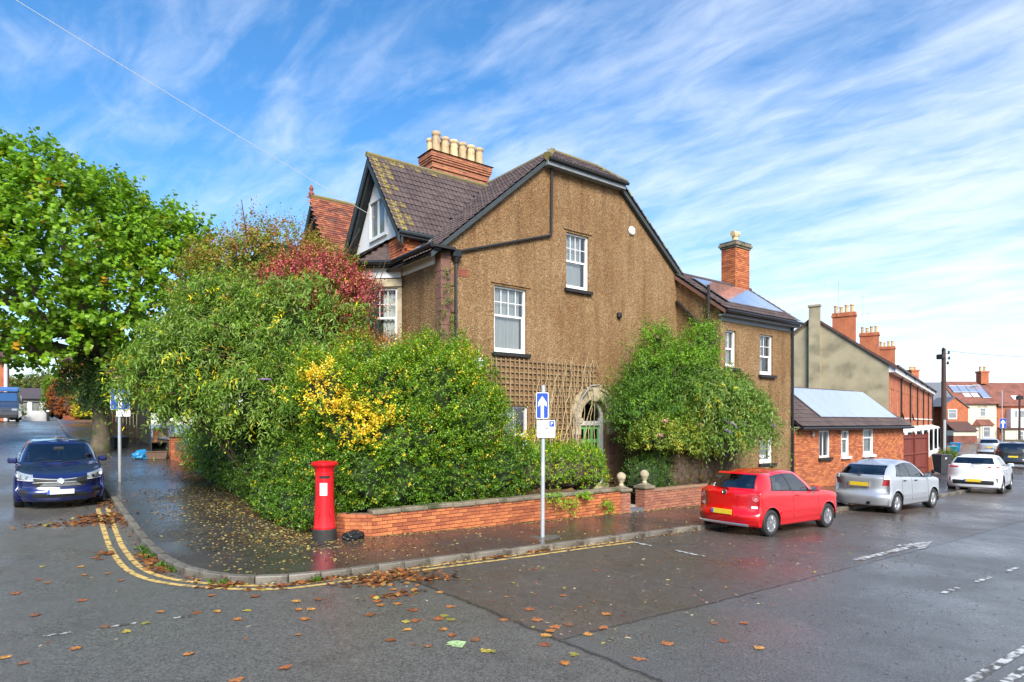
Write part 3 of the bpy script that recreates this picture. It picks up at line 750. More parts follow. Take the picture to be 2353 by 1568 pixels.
# gutters, pipes and fittings on the side wall
b = MB(); b.tube([(12.48, V0-.09, 10.15), (12.48, V0-.07, 8.10), (12.44, V0-.07, 8.04), (9.22, V0-.07, 7.03)], .038, 8); b.build('drain_pipe', M['blackmatt'], H)
b = MB(); b.tube([(9.10, V0-.08, 6.8), (9.10, V0-.08, .2)], .042, 8)
for z in (5.4, 3.6, 1.8): b.tube([(9.10, V0-.08, z-.03), (9.10, V0-.08, z+.03)], .052, 8)
b.build('downpipe', M['black'], H)
b = MB(); b.rbox((9.10, V0-.10, 6.93), (.26, .20, .22), .03, taper=1.0); b.lathe([(.05, -.25), (.11, -.10)], 8, (9.10, V0-.09, 6.93)); b.build('hopper', M['black'], H)
b = MB(); b.lathe([(.13, 0), (.15, .03), (.13, .07), (.05, .10)], 18, (16.08, V0, 8.85), ((1, 0, 0), (0, 0, 1), (0, -1, 0))); b.build('alarm_dish', M['upvc'], H)
b = MB(); b.rbox((15.45, V0-.06, 5.95), (.17, .14, .17), .03); b.build('wall_vent', M['black'], H)
v = MB(); v.bx(9.22, 9.52, V0-.012, V0+.02, 6.38, 6.60)
for i in range(6):
    for j in range(4): v.bx(9.238+i*.047, 9.262+i*.047, V0-.022, V0-.012, 6.40+j*.05, 6.425+j*.05)
v.build('air_brick', M['claytile'], H)
# front eaves: gutter, fascia, soffit, corner stop
gut = [(8.30, V0-.22, 7.03), (8.30, 16.45, 7.03), (7.50, 17.25, 7.03), (7.50, 18.8, 7.03), (8.3, 19.6, 7.03)]
b = MB(); b.tube(gut, .068, 8); b.build('gutter', M['black'], H)
b = MB()
for p, q in zip(gut, gut[1:]):
    P, Q = Vector(p), Vector(q); b.quad(P+Vector((.06, 0, .02)), Q+Vector((.06, 0, .02)), Q+Vector((.06, 0, -.1)), P+Vector((.06, 0, -.1))); b.quad(P+Vector((.06, 0, -.1)), Q+Vector((.06, 0, -.1)), Q+Vector((.5, 0, -.1)), P+Vector((.5, 0, -.1)))
b.bx(8.30, 9.0, V0-.24, V0-.0, 6.99, 7.06); b.build('eaves_soffit', M['blackmatt'], H)
# main roof deck
def zm(u): return 7.16+.86*(u-8.65)
rf = MB()
slab(rf, (8.30, V0-.14, zm(8.30)), (12.95, V0-.14+.6, 10.82), (12.95, 21, 10.82), (8.30, 21, zm(8.30)), .05)
slab(rf, (12.95, V0+.46, 10.82), (14.9, V0+.46, 10.82), (14.9, 21, 10.82), (12.95, 21, 10.82), .05)
slab(rf, (14.9, V0+.46, 10.82), (18.8, V0-.10, 7.55), (18.8, 21, 7.55), (14.9, 21, 10.82), .05)
slab(rf, (12.2, V0-.24, 10.27), (15.55, V0-.24, 10.27), (14.9, V0+.46, 10.82), (12.95, V0+.46, 10.82), .05)
RF = rf.build('roof', M['blackmatt'], H)
sl = Vector((1, 0, .86)).normalized(); k_ = math.sqrt(1+.86**2)
def valley_v(u): return 15.75+(zm(u)-7.75)/1.36        # where the gable roof meets the main roof
def ok_main(cu, cv):
    u = 8.26+cv/k_; v = V0-.16+cu
    if u > 12.9: return False
    if zm(u) < 7.72: return v < 15.85
    return v < valley_v(u)-.06 and v > V0-.2+max(0, (u-12.25)*.85)
tiles(RF, (8.26, V0-.16, zm(8.26)+.02), (0, 1, 0), sl, 12, 24, .30, .262, TILE, ok_main)
# verge board on both slopes
b = MB()
for (a, c) in (((8.3, zm(8.3)), (12.25, zm(12.25))), ((15.45, 10.22), (18.75, 7.6))):
    b = MB(); A, B = Vector((a[0], V0-.15, a[1])), Vector((c[0], V0-.15, c[1])); dn = Vector((0, 0, -.15)); bk = Vector((0, .15, 0))
    b.add([A, B, B+dn, A+dn, A+bk, B+bk, B+dn+bk, A+dn+bk], [(0, 1, 2, 3), (0, 4, 5, 1), (3, 2, 6, 7)])
    b.build('verge_board', M['darkwood'], H)
# right verge tiles seen on edge
for k in range(15):
    t0, t1 = k/15, (k+1)/15+.008; A = Vector((15.5, V0-.17, 10.26)).lerp(Vector((18.82, V0-.17, 7.58)), t0); B = Vector((15.5, V0-.17, 10.26)).lerp(Vector((18.82, V0-.17, 7.58)), t1)
    b = MB(); up_ = Vector((.6, 0, .8)); b.add([A, B, B+up_*.035, A+up_*.06, A+Vector((0, .3, 0)), B+Vector((0, .3, 0)), B+up_*.035+Vector((0, .3, 0)), A+up_*.06+Vector((0, .3, 0))], [(0, 1, 2, 3), (3, 2, 6, 7), (0, 3, 7, 4), (1, 5, 6, 2)]); b.build('verge_tile', M['moss'] if k % 4 == 1 else M['tile'], RF)
# half-hip over the flat gable top
hip_up = (Vector((12.95, V0+.46, 10.82))-Vector((12.95, V0-.24, 10.27))).normalized()
tiles(RF, (12.18, V0-.27, 10.28), (1, 0, 0), hip_up, 12, 4, .285, .235, TILE, lambda cu, cv: cu > cv*.85-.05 and cu < 3.42-cv*.75+.05)
b = MB(); b.tube([(12.2, V0-.32, 10.22), (15.6, V0-.32, 10.22)], .055, 8); b.build('hip_gutter', M['blackmatt'], H)
b = MB(); b.bx(12.2, 15.55, V0-.26, V0-.001, 10.05, 10.20); b.build('hip_fascia', M['lead'], H)
b = MB(); b.tube([(12.17, V0-.28, 10.27), (12.97, V0+.46, 10.86)], [.13, .12], 8); b.tube([(15.58, V0-.28, 10.27), (14.9, V0+.46, 10.86)], .08, 8); b.tube([(12.95, V0+.44, 10.86), (14.9, V0+.44, 10.86)], .075, 8); b.tube([(12.95, V0+.46, 10.84), (12.95, 20.5, 10.84)], .085, 8); b.build('ridge_mortar', M['moss'], H)
# front gable with dark barge boards
GU, GV, GZ, FZ, HWG = 8.08, 17.62, 10.40, 7.72, 1.97
gw = MB(); gw.poly([(16.0, 7.82), (19.3, 7.82), (17.62, 10.25)], [rect(17.05, 18.20, 7.98, 9.20)], lambda p: (8.46, p[0], p[1]))
for p, q in zip(rect(17.05, 18.20, 7.98, 9.20), rect(17.05, 18.20, 7.98, 9.20)[1:]+rect(17.05, 18.20, 7.98, 9.20)[:1]): gw.quad((8.46, *p), (8.46, *q), (8.6, *q), (8.6, *p))
gw.build('gable_wall', M['render_white'], H)
window(H, (8.46, 18.20, 7.98), (0, -1, 0), (-1, 0, 0), 1.15, 1.22, top=(2, 1), split=0, rec=-.04, fr=.075, bar=.10, flat=True, curtain='net', cur_gap=.12, sill='white')
b = MB()
for s in (-1, 1):
    A, B = Vector((GU, GV, GZ)), Vector((GU, GV+s*HWG, FZ)); dv = (B-A).normalized(); inn = Vector((0, -s*.80, -.60))*.0+Vector((0, 0, -.30))
    for du, sh in ((0, 0), (.10, -.06)):
        o_ = Vector((du, 0, sh)); q = [A+o_, B+o_, B+o_+inn, A+o_+inn]; t_ = Vector((.045, 0, 0)); b.add(q+[p+t_ for p in q], [(0, 1, 2, 3), (7, 6, 5, 4), (0, 4, 5, 1), (1, 5, 6, 2), (2, 6, 7, 3)])
    so = Vector((0, 0, -.12)); b.quad(A+so, B+so, B+so+Vector((.52, 0, 0)), A+so+Vector((.52, 0, 0)))
b.build('barge_board', M['darkwood'], H)
gd = MB()
slab(gd, (GU, GV, GZ), (GU, GV-HWG, FZ), (9.30, GV-HWG, FZ), (12.46, GV, GZ+.02), .06); slab(gd, (GU, GV, GZ), (12.46, GV, GZ+.02), (9.3, GV+HWG, FZ), (GU, GV+HWG, FZ), .06)
GD = gd.build('gable_roof', M['blackmatt'], H)
gup = Vector((0, HWG, GZ-FZ)); gl = gup.length; gup.normalize()
def ok_gable(cu, cv):
    u = GU-.03+cu; z = FZ+cv*gup.z
    return zm(u) < z+.06
alt_test = lambda cu, cv: cu < .30+.2*math.sin(cv*3.1) or (cv > 3.1 and math.sin(cu*9) > .1 and cu < 2.6) or (cu < .7 and math.sin(cu*31+cv*17) > .5)
tiles(GD, (GU-.03, GV-HWG-.02, FZ-.0), (1, 0, 0), gup, 16, 13, .29, .258, TILE, ok_gable, TILEM)
alt_test = lambda cu, cv: False
b = MB(); b.tube([(GU-.04, GV, GZ+.04), (12.5, GV, GZ+.05)], .085, 8); b.build('gable_ridge', M['moss'], H)
b = MB(); pv_ = [Vector((9.0, valley_v(9.0)+.0, zm(9.0)+.035)), Vector((12.45, GV, GZ+.03))]; b.tube(pv_, .05, 6); b.build('valley_lead', M['lead'], H)
b = MB(); b.tube([(GU+.02, GV-HWG-.04, FZ-.04), (9.35, GV-HWG-.04, FZ-.04)], .06, 8); b.bx(GU+.05, 9.4, GV-HWG-.02, GV-HWG+.25, FZ-.15, FZ-.06); b.build('gable_gutter', M['darkwood'], H)
# brick-red hung tiles on the dormer cheek and apron
b = MB(); b.add([(8.45, 15.93, 7.0), (9.6, 15.93, 7.6), (9.6, 15.93, 7.95), (8.45, 15.93, 7.95)], [(0, 1, 2, 3)]); b.quad((8.34, 15.93, 7.08), (8.60, 15.93, 7.86), (8.60, 17.2, 7.86), (8.34, 17.2, 7.08)); b.build('dormer_cheek', M['claytile'], H)
CH = H.children[-1]
BT = flat_tile('tile', 'brick', .17, .12)
tiles(CH, (8.33, 15.90, 7.08), (0, 1, 0), (.26, 0, .78), 8, 8, .165, .105, BT, None, offset_rows=True, name='hung_tile')
tiles(CH, (8.50, 15.915, 7.18), (1, 0, 0), (0, 0.001, 1), 5, 6, .165, .105, BT, lambda cu, cv: 7.18+cv > zm(8.5+cu)+.05, offset_rows=True, name='hung_tile')
b = MB(); b.tube([(8.42, 15.86, 7.05), (9.3, 15.86, 7.76)], .06, 6); b.build('cheek_flashing', M['lead'], H)
br = MB(); slab(br, (7.52, 17.2, 7.08), (8.55, 17.2, 7.82), (8.55, 19.4, 7.82), (7.52, 18.85, 7.08), .04); br.add([(8.34, 16.5, 7.08), (7.52, 17.2, 7.08), (8.55, 17.2, 7.82)], [(0, 1, 2)])
BR = br.build('bay_roof', M['tile'], H)
tiles(BR, (7.50, 17.2, 7.10), (0, 1, 0), (1.03, 0, .74), 10, 11, .17, .115, flat_tile('tile', 'tile', .17, .12), None, offset_rows=True)
# the big shared chimney stack
ST = MB(); ST.bx(11.72, 14.22, 20.02, 20.78, 9.6, 12.02); SK = ST.build('chimney', M['mortar2'], H)
bricks(SK, (11.7, 20.01, 9.97), (1, 0, 0), (0, -1, 0), 2.54, 2.1, 'brickold', budget=230)
bricks(SK, (11.71, 20.79, 9.97), (0, -1, 0), (-1, 0, 0), .78, 2.1, 'brickold', budget=70)
for k, (z, e) in enumerate(((11.72, .025), (11.945, .03), (12.02, .06), (12.095, .09), (12.17, .09), (12.245, .07))):
    b = MB(); b.bx(11.71-e, 14.23+e, 20.012-e, 20.79+e, z, z+.072); b.build('corbel_bed', M['mortar2'], SK)
    bricks(SK, (11.70-e, 20.0-e, z-.0), (1, 0, 0), (0, -1, 0), 2.54+2*e, .075, 'brickold', budget=40); bricks(SK, (11.70-e, 20.8+e, z), (0, -1, 0), (-1, 0, 0), .80+2*e, .075, 'brickold', budget=12)
b = MB(); b.add([(11.56, 19.87, 12.31), (14.38, 19.87, 12.31), (14.38, 20.93, 12.31), (11.56, 20.93, 12.31), (11.8, 20.1, 12.42), (14.15, 20.1, 12.42), (14.15, 20.7, 12.42), (11.8, 20.7, 12.42)], [(0, 1, 5, 4), (1, 2, 6, 5), (2, 3, 7, 6), (3, 0, 4, 7), (4, 5, 6, 7)]); b.build('flaunching', M['moss'], SK)
for k in range(6): pot(SK, 12.0+k*.385, 20.24, 12.38, .66 if k else .76, .152)
for k in range(6): pot(SK, 11.98+k*.385, 20.60, 12.38, .62, .15)

# ---------------------------------------------------------------- rear wing with solar panels (part of the same house)
WV, WU1 = 12.6, 23.02
wall('wing_wall', rect(U1, WU1, -.5, 6.18), [rect(20.88, 21.74, 4.15, 5.60), rect(20.86, 21.74, .95, 2.32), rect(18.78, 19.40, 4.3, 5.58)], lambda p: (p[0], WV, p[1]), (0, -1, 0), .16, M['dash'], H)
b = MB(); b.add([(U1, V0, -.4), (U1, WV, -.4), (U1, WV, 6.18), (U1, V0, 7.66)], [(0, 1, 2, 3)]); b.build('wing_side_wall', M['dash'], H); b = MB(); b.add([(WU1, WV, -.5), (WU1, 16.4, -.5), (WU1, 16.4, 6.18), (WU1, V0, 7.66), (WU1, WV, 6.18)], [(0, 1, 2, 3, 4)]); b.build('wing_end_wall', M['dash'], H)
window(H, (20.88, WV, 4.15), (1, 0, 0), (0, -1, 0), .86, 1.45, top=(2, 2), split=.55, rec=.10, curtain='net', cur_gap=.45, sill='blackmatt')
window(H, (20.86, WV, .95), (1, 0, 0), (0, -1, 0), .88, 1.37, top=(1, 1), split=.3, rec=.10, curtain='net', cur_gap=.1, sill='blackmatt')
window(H, (18.78, WV, 4.3), (1, 0, 0), (0, -1, 0), .62, 1.28, top=(2, 1), split=.5, rec=.10, curtain='net', cur_gap=.1, sill='blackmatt')
RZ0, RZ1 = 6.20, 7.72; sw = Vector((0, V0-(WV-.28), RZ1-RZ0)); swl = sw.length; sw.normalize()
wr = MB(); slab(wr, (U1-.12, WV-.28, RZ0), (WU1+.15, WV-.28, RZ0), (WU1+.15, V0, RZ1), (U1-.12, V0, RZ1), .06); slab(wr, (U1-.1, V0, RZ1), (WU1+.15, V0, RZ1), (WU1+.15, 16.6, 6.2), (U1-.1, 16.6, 6.2), .06); WR = wr.build('wing_roof', M['blackmatt'], H)
tiles(WR, (U1-.14, WV-.31, RZ0+.01), (1, 0, 0), sw, 16, 10, .30, .26, TILE, lambda cu, cv: cv < .55 or cu < .75 or cu > 3.95 or cv > 2.35)
b = MB(); b.tube([(U1-.1, V0, RZ1+.05), (WU1+.15, V0, RZ1+.05)], .08, 8); b.build('wing_ridge', M['tile'], H)
nw = Vector((1, 0, 0)).cross(sw)
for k in range(3):
    o_ = Vector((19.12+k*1.16, WV-.28, RZ0))+sw*.50+nw*.09; p = MB(); p.box(o_+Vector((.565, 0, 0))+sw*.92, (1.13, 1.84, .035), ((1, 0, 0), sw, nw)); p.build('solar_panel', [M['solar']], H)
b = MB(); b.tube([(U1-.15, WV-.36, 6.14), (WU1+.2, WV-.36, 6.14)], .06, 8); b.bx(U1-.1, WU1+.12, WV-.29, WV-.26, 6.03, 6.2); b.build('wing_gutter', M['black'], H)
b = MB(); b.bx(U1-.1, WU1+.1, WV-.255, WV-.001, 6.0, 6.06); b.bx(U1, WU1, WV-.03, WV-.001, 5.86, 6.0); b.build('wing_fascia', M['lead'], H)
b = MB(); b.tube([(WU1-.02, WV-.07, 6.1), (WU1-.02, WV-.07, -.3)], .05, 8); b.build('wing_downpipe', M['black'], H)
b = MB(); b.tube([(18.32, 12.95, 7.08), (18.32, 12.95, .2)], .055, 8); b.build('soil_pipe', M['blackmatt'], H)
b = MB(); b.tube([(18.42, 14.35, 6.75), (18.42, 13.25, 5.68), (18.34, 13.0, 5.5)], .055, 8); b.build('waste_pipe', M['black'], H)
b = MB(); A, B = Vector((U1-.16, WV-.3, 6.17)), Vector((U1-.16, V0, 7.69)); dn = Vector((0, 0, -.13)); b.add([A, B, B+dn, A+dn, A+Vector((.14, 0, 0)), B+Vector((.14, 0, 0)), B+dn+Vector((.14, 0, 0)), A+dn+Vector((.14, 0, 0))], [(0, 1, 2, 3), (3, 2, 6, 7)]); b.build('wing_verge', M['redstone'], H)
b = MB(); b.bx(21.98, 22.92, 14.30, 14.92, 7.0, 9.36); CW = b.build('wing_chimney', M['mortar'], H)
bricks(CW, (21.97, 14.29, 7.55), (1, 0, 0), (0, -1, 0), .96, 1.75, 'brick', budget=150)
bricks(CW, (21.97, 14.93, 7.55), (0, -1, 0), (-1, 0, 0), .64, 1.75, 'brick', budget=120)
for z, e in ((9.30, .04), (9.38, .09), (9.46, .05)): b = MB(); b.bx(21.97-e, 22.93+e, 14.29-e, 14.93+e, z, z+.08); b.build('corbel_course', M['coping'], CW)
b = MB(); b.add([(21.9, 14.22, 9.54), (23.0, 14.22, 9.54), (23.0, 15.0, 9.54), (21.9, 15.0, 9.54), (22.2, 14.45, 9.62), (22.7, 14.45, 9.62), (22.7, 14.8, 9.62), (22.2, 14.8, 9.62)], [(0, 1, 5, 4), (1, 2, 6, 5), (2, 3, 7, 6), (3, 0, 4, 7), (4, 5, 6, 7)]); b.build('flaunching', M['moss'], CW)
pot(CW, 22.42, 14.6, 9.58, .30, .12); b = MB(); b.tube([(22.24, 14.6, 9.93), (22.62, 14.6, 9.97)], .11, 10); b.build('chimney_cowl', M['terracotta'], CW)
b = MB(); b.add([(21.9, 14.2, 7.62), (22.98, 14.2, 7.62), (22.98, 13.95, 7.42), (21.9, 13.95, 7.42)], [(0, 1, 2, 3)]); b.build('chimney_flashing', M['lead'], H)

# ---------------------------------------------------------------- neighbouring house with red clay gable
NB = thing('semi_detached_house', 'neighbouring house with weathered red clay tiled front gable beyond the big chimney stack', 'house', (8.7, 20.3, 0.2))
GV2 = 22.15; gz, fz, hw2 = 10.42, 7.70, 2.0
b = MB(); b.poly([(20.5, 7.5), (23.8, 7.5), (GV2, 10.3)], [], lambda p: (8.6, p[0], p[1])); b.build('gable_wall', M['render_white'], NB)
b = MB(); b.quad((8.7, 20.3, 0), (8.7, 27, 0), (8.7, 27, 7.5), (8.7, 20.3, 7.5)); b.quad((8.7, 27, 0), (18, 27, 0), (18, 27, 7.5), (8.7, 27, 7.5)); b.build('front_wall', M['dash'], NB)
window(NB, (8.6, 22.85, 7.95), (0, -1, 0), (-1, 0, 0), .9, 1.2, top=(2, 1), split=0, rec=-.02, bar=.06, curtain='curtain', cur_gap=.4, sill='white')
b = MB()
for s in (-1, 1):
    A, B = Vector((8.02, GV2, gz)), Vector((8.02, GV2+s*hw2, fz)); inn = Vector((0, 0, -.30))
    for du, sh in ((0, 0), (.14, -.2)):
        o_ = Vector((du, 0, sh)); q = [A+o_, B+o_, B+o_+inn, A+o_+inn]; t_ = Vector((.05, 0, 0)); b.add(q+[p+t_ for p in q], [(0, 1, 2, 3), (7, 6, 5, 4), (0, 4, 5, 1), (1, 5, 6, 2), (2, 6, 7, 3)])
    so = Vector((0, 0, -.12)); b.quad(A+so, B+so, B+so+Vector((.55, 0, 0)), A+so+Vector((.55, 0, 0)))
b.build('barge_board', M['darkwood'], NB)
gd2 = MB(); slab(gd2, (8.02, GV2, gz), (8.02, GV2-hw2, fz), (9.3, GV2-hw2, fz), (12.5, GV2, gz), .06); slab(gd2, (8.02, GV2, gz), (12.5, GV2, gz), (9.3, GV2+hw2, fz), (8.02, GV2+hw2, fz), .06)
slab(gd2, (8.3, 20.2, 6.86), (12.95, 20.2, 10.82), (12.95, 27.2, 10.82), (8.3, 27.2, 6.86), .06); slab(gd2, (12.95, 20.2, 10.82), (18.6, 20.2, 7.0), (18.6, 27.2, 7.0), (12.95, 27.2, 10.82), .06)
G2 = gd2.build('roof', M['claytile'], NB)
g2 = Vector((0, hw2, gz-fz)).normalized()
tiles(G2, (8.0, GV2-hw2-.02, fz), (1, 0, 0), g2, 27, 29, .17, .116, CLAY, lambda cu, cv: zm(8.0+cu) < fz+cv*g2.z+.05, offset_rows=True, stuff_mat=M['claytile'])
b = MB(); b.tube([(7.98, GV2, gz+.04), (12.5, GV2, gz+.04)], .085, 8); b.build('ridge_tiles', M['moss'], NB)
b = MB(); b.lathe([(.09, 0), (.11, .08), (.05, .16), (.085, .26), (.03, .38)], 8, (8.02, GV2, gz+.05)); b.build('ridge_finial', M['claytile'], NB)

# ---------------------------------------------------------------- single-storey brick extension
EX = thing('brick_extension', 'low orange brick outbuilding with solar panels on a brown tiled roof', 'building', (23.05, 12.5, -.3))
EV, E0, E1 = 12.50, 23.08, 33.0
EW = [(24.95, 25.82, 1.02, 2.10), (26.82, 27.44, 1.02, 2.08), (28.78, 29.74, 1.02, 2.12)]
wall('wall', rect(E0, E1, -.7, 2.22), [rect(*w) for w in EW], lambda p: (p[0], EV+.012, p[1]), (0, -1, 0), .14, M['mortar'], EX)
b = MB(); b.quad((E1, EV+.01, -.7), (E1, 16, -.7), (E1, 16, 2.2), (E1, EV+.01, 2.2)); b.build('end_wall', M['brickface'], EX)
bricks(EX, (E0, EV, -.62), (1, 0, 0), (0, -1, 0), E1-E0, 2.80, 'brick', holes=[(a-E0, b_-E0, c+.62, d+.62) for a, b_, c, d in EW], budget=300, order=lambda t: -(t[2] > .95)*10-(t[2] > 1.2)*5+t[0])
window(EX, (24.95, EV, 1.02), (1, 0, 0), (0, -1, 0), .87, 1.08, top=(2, 1), split=0, rec=.06, bar=.05, curtain='net', cur_gap=.5, sill='blackmatt')
window(EX, (26.82, EV, 1.02), (1, 0, 0), (0, -1, 0), .62, 1.06, top=(1, 1), split=.32, rec=.04, curtain='net', cur_gap=.02, sill='white')
window(EX, (28.78, EV, 1.02), (1, 0, 0), (0, -1, 0), .96, 1.10, top=(1, 1), split=.32, rec=.04, curtain='net', cur_gap=.02, sill='white')
ER0, ER1, EY0, EY1 = 2.26, 3.84, EV-.24, 14.2
se = Vector((0, EY1-EY0, ER1-ER0)); sel = se.length; se.normalize(); ne = Vector((1, 0, 0)).cross(se)
er = MB(); slab(er, (E0, EY0, ER0), (E1+.25, EY0, ER0), (31.6, EY1, ER1), (E0, EY1, ER1), .05); slab(er, (E0, EY1, ER1), (31.6, EY1, ER1), (E1+.25, 16.2, ER0), (E0, 16.2, ER0), .05); er.add([(E1+.25, EY0, ER0), (E1+.25, 16.2, ER0), (31.6, EY1, ER1)], [(0, 1, 2)])
ERO = er.build('roof', M['blackmatt'], EX)
tiles(ERO, (E0, EY0-.03, ER0+.01), (1, 0, 0), se, 34, 10, .30, .255, TILE, lambda cu, cv: (cv < .62 or cu < 2.5-cv*.1 or cu > 9.05) and cu < 10.15-cv*.62)
b = MB(); b.tube([(E1+.25, EY0, ER0+.04), (31.6, EY1, ER1+.04)], .07, 8); b.tube([(E0, EY1, ER1+.04), (31.6, EY1, ER1+.04)], .075, 8); b.build('ridge_tiles', M['tile'], EX)
for k in range(7):
    o_ = Vector((25.30+k*1.02, EY0, ER0))+se*.50+ne*.10; p = MB(); p.box(o_+Vector((.502, 0, 0))+se*.98, (1.004, 1.96, .035), ((1, 0, 0), se, ne)); p.build('solar_panel', M['solar'], EX)
b = MB(); b.tube([(E0, EY0-.07, ER0-.06), (E1+.3, EY0-.07, ER0-.06)], .06, 8); b.bx(E0, E1+.2, EY0-.02, EV+.0, ER0-.13, ER0-.05); b.build('gutter', M['black'], EX)
b = MB(); b.rbox((24.35, EV-.06, 1.98), (.12, .1, .2), .02); b.rbox((26.62, EV-.06, 2.05), (.11, .1, .16), .02); b.build('wall_light', M['concrete'], EX)
# ---------------------------------------------------------------- terrace along the right-hand street
TD = Vector((math.cos(R(15.9)), math.sin(R(15.9)), 0)); TN = Vector((TD.y, -TD.x, 0)); TS = -TN; TC = Vector((39.9, 15.9, 0))
def T(t, s, z): return TC+TD*t+TS*s+Vector((0, 0, z))
M['terrbrick'] = mat('terrace_brick', (.40, .125, .055), .88, .2, 2.5, .2, 30, dirt=((.30, .08, .035), 1.2, .5, .7))
M['darkroof'] = mat('brown_roof', (.09, .045, .035), .7, .25, 3, .3, 14)
TW = 6.6
def terrace(i, label):
    t0, t1 = i*TW, (i+1)*TW; zg = G(*T(t0, 0, 0).xy)-.3
    t = thing('terraced_house', label, 'house', T(t0, 0, zg), 'orange brick terrace beyond the extension')
    ups = [(t0+1.0, t0+1.75), (t0+2.15, t0+2.9), (t0+4.7, t0+5.5)]
    f = lambda p: T(p[0], 0, p[1])
    wall('front_wall', rect(t0, t1, zg-.4, 5.72), [rect(a, b, 2.75, 4.45) for a, b in ups], f, TN, .15, M['terrbrick'], t)
    for a, b in ups: window(t, T(a, 0, 2.75), TD, TN, b-a, 1.7, top=(1, 1), split=.5, rec=.10, curtain='net', cur_gap=.4, sill='white')
    for k, (z, h, m) in enumerate(((2.02, .16, 'stone'), (5.35, .40, 'white'))):
        b = MB(); b.box(T((t0+t1)/2, -.06 if k == 0 else -.16, z+h/2), (TW-.02, .12 if k == 0 else .34, h), (TD, TS, Vector(Z3))); b.build('string_course' if k == 0 else 'eaves_cove', M[m], t)
    b = MB(); slab(b, T(t0, -.42, 5.72), T(t1, -.42, 5.72), T(t1, 4.0, 8.85), T(t0, 4.0, 8.85), .08); slab(b, T(t0, 4.0, 8.85), T(t1, 4.0, 8.85), T(t1, 8.2, 5.6), T(t0, 8.2, 5.6), .08); b.build('roof', M['darkroof'], t)
    b = MB(); b.tube([T(t0, -.46, 5.70), T(t1, -.46, 5.70)], .06, 6); b.build('gutter', M['black'], t)
    b = MB(); b.tube([T(t0+TW-.25, -.40, 5.66), T(t0+TW-.25, -.08, 5.25), T(t0+TW-.25, -.07, zg)], .05, 6); b.build('downpipe', M['black'], t)
    # white bay and porch
    z0 = zg+.3
    bx0, bx1 = t0+.9, t0+3.3
    ring = [(bx0-.1, 0), (bx0+.45, -.8), (bx1-.45, -.8), (bx1+.1, 0)]
    b = MB()
    for p, q in zip(ring, ring[1:]): b.quad(T(*p, z0-.4), T(*q, z0-.4), T(*q, z0+.75), T(*p, z0+.75)); b.quad(T(*p, 1.72), T(*q, 1.72), T(*q, 1.98), T(*p, 1.98))
    b.add([T(*p, 1.98) for p in ring]+[T(ring[0][0], .1, 2.2), T(ring[3][0], .1, 2.2)], [(0, 1, 2, 3), (0, 1, 4), (2, 3, 5), (1, 2, 5, 4)]); bw = b.build('bay_window', M['white'], t)
    for p, q in zip(ring, ring[1:]):
        A, B = T(*p, z0+.75), T(*q, z0+.75); d = (B-A); l = d.length; d.normalize(); o_ = Vector((d.y, -d.x, 0))
        window(t, A+d*.0, d, o_, l, 1.72-z0-.75, top=(1, 1), split=.35, rec=.03, fr=.09, curtain='net', cur_gap=.35)
    b = MB(); b.box(T(t0+4.85, -.02, z0+1.02), (.95, .10, 2.05), (TD, TS, Vector(Z3))); b.build('front_door', M['white'], t)
    b = MB(); b.box(T(t0+4.85, -.35, 1.85), (1.6, .8, .16), (TD, TS, Vector(Z3))); b.box(T(t0+4.1, -.35, z0+.9), (.10, .7, 2.1), (TD, TS, Vector(Z3))); b.box(T(t0+5.6, -.35, z0+.9), (.10, .7, 2.1), (TD, TS, Vector(Z3))); b.build('porch', M['white'], t)
    # chimney on the party line
    if i in (1, 3, 5):
        c = T(t0+3.4, 3.9, 0); b = MB(); b.box(c+Vector((0, 0, 9.35)), (.62, 1.5, 2.4), (TD, TS, Vector(Z3))); b.box(c+Vector((0, 0, 10.35)), (.76, 1.64, .14), (TD, TS, Vector(Z3))); b.box(c+Vector((0, 0, 10.5)), (.70, 1.56, .16), (TD, TS, Vector(Z3))); ch = b.build('chimney', M['terrbrick'], t)
        for k in range(4): q = c+TS*(-.54+.36*k); pot(ch, q.x, q.y, 10.56, .62 if k != 2 else .5, .14)
    # garden wall and gate pier
    b = MB(); b.box(T((t0+t1)/2-.5, -2.0, zg+.55), (TW-1.2, .22, 1.1), (TD, TS, Vector(Z3))); b.build('front_garden_wall', M['terrbrick'], t)
    return t, zg
tl = ['end terrace house with tall windows and grey rendered gable', 'second orange terrace house after the rendered gable', 'third orange terrace house along the right-hand pavement', 'fourth orange terrace house behind the telegraph pole', 'fifth orange terrace house beyond the telegraph pole', 'last orange terrace house before the far row']
TH = [terrace(i, tl[i])[0] for i in range(6)]
t, zg = TH[0], -1
b = MB(); b.poly([(0, -1), (8.1, -1), (8.1, 5.75), (4.05, 8.92), (0, 5.75)], [], lambda p: T(-.0, p[0], p[1])); b.build('rendered_gable', M['cement'], t)
b = MB(); b.box(T(-.14, 3.95, 4.3), (.28, .62, 10.6), (TD, TS, Vector(Z3))); b.box(T(-.16, 3.95, 9.62), (.36, .72, .12), (TD, TS, Vector(Z3))); b.build('chimney_breast', M['cement'], t)
b = MB()
for s0, z0, s1, z1 in ((-.45, 5.62, 4.05, 9.03), (8.5, 5.62, 4.05, 9.03)):
    A, B = T(-.12, s0, z0), T(-.12, s1, z1); b.add([A, B, B-Vector((0, 0, .16)), A-Vector((0, 0, .16))]+[p+TD*.15 for p in (A, B, B-Vector((0, 0, .16)), A-Vector((0, 0, .16)))], [(0, 1, 2, 3), (0, 4, 5, 1), (3, 2, 6, 7)])
b.build('verge_tiles', M['darkroof'], t)
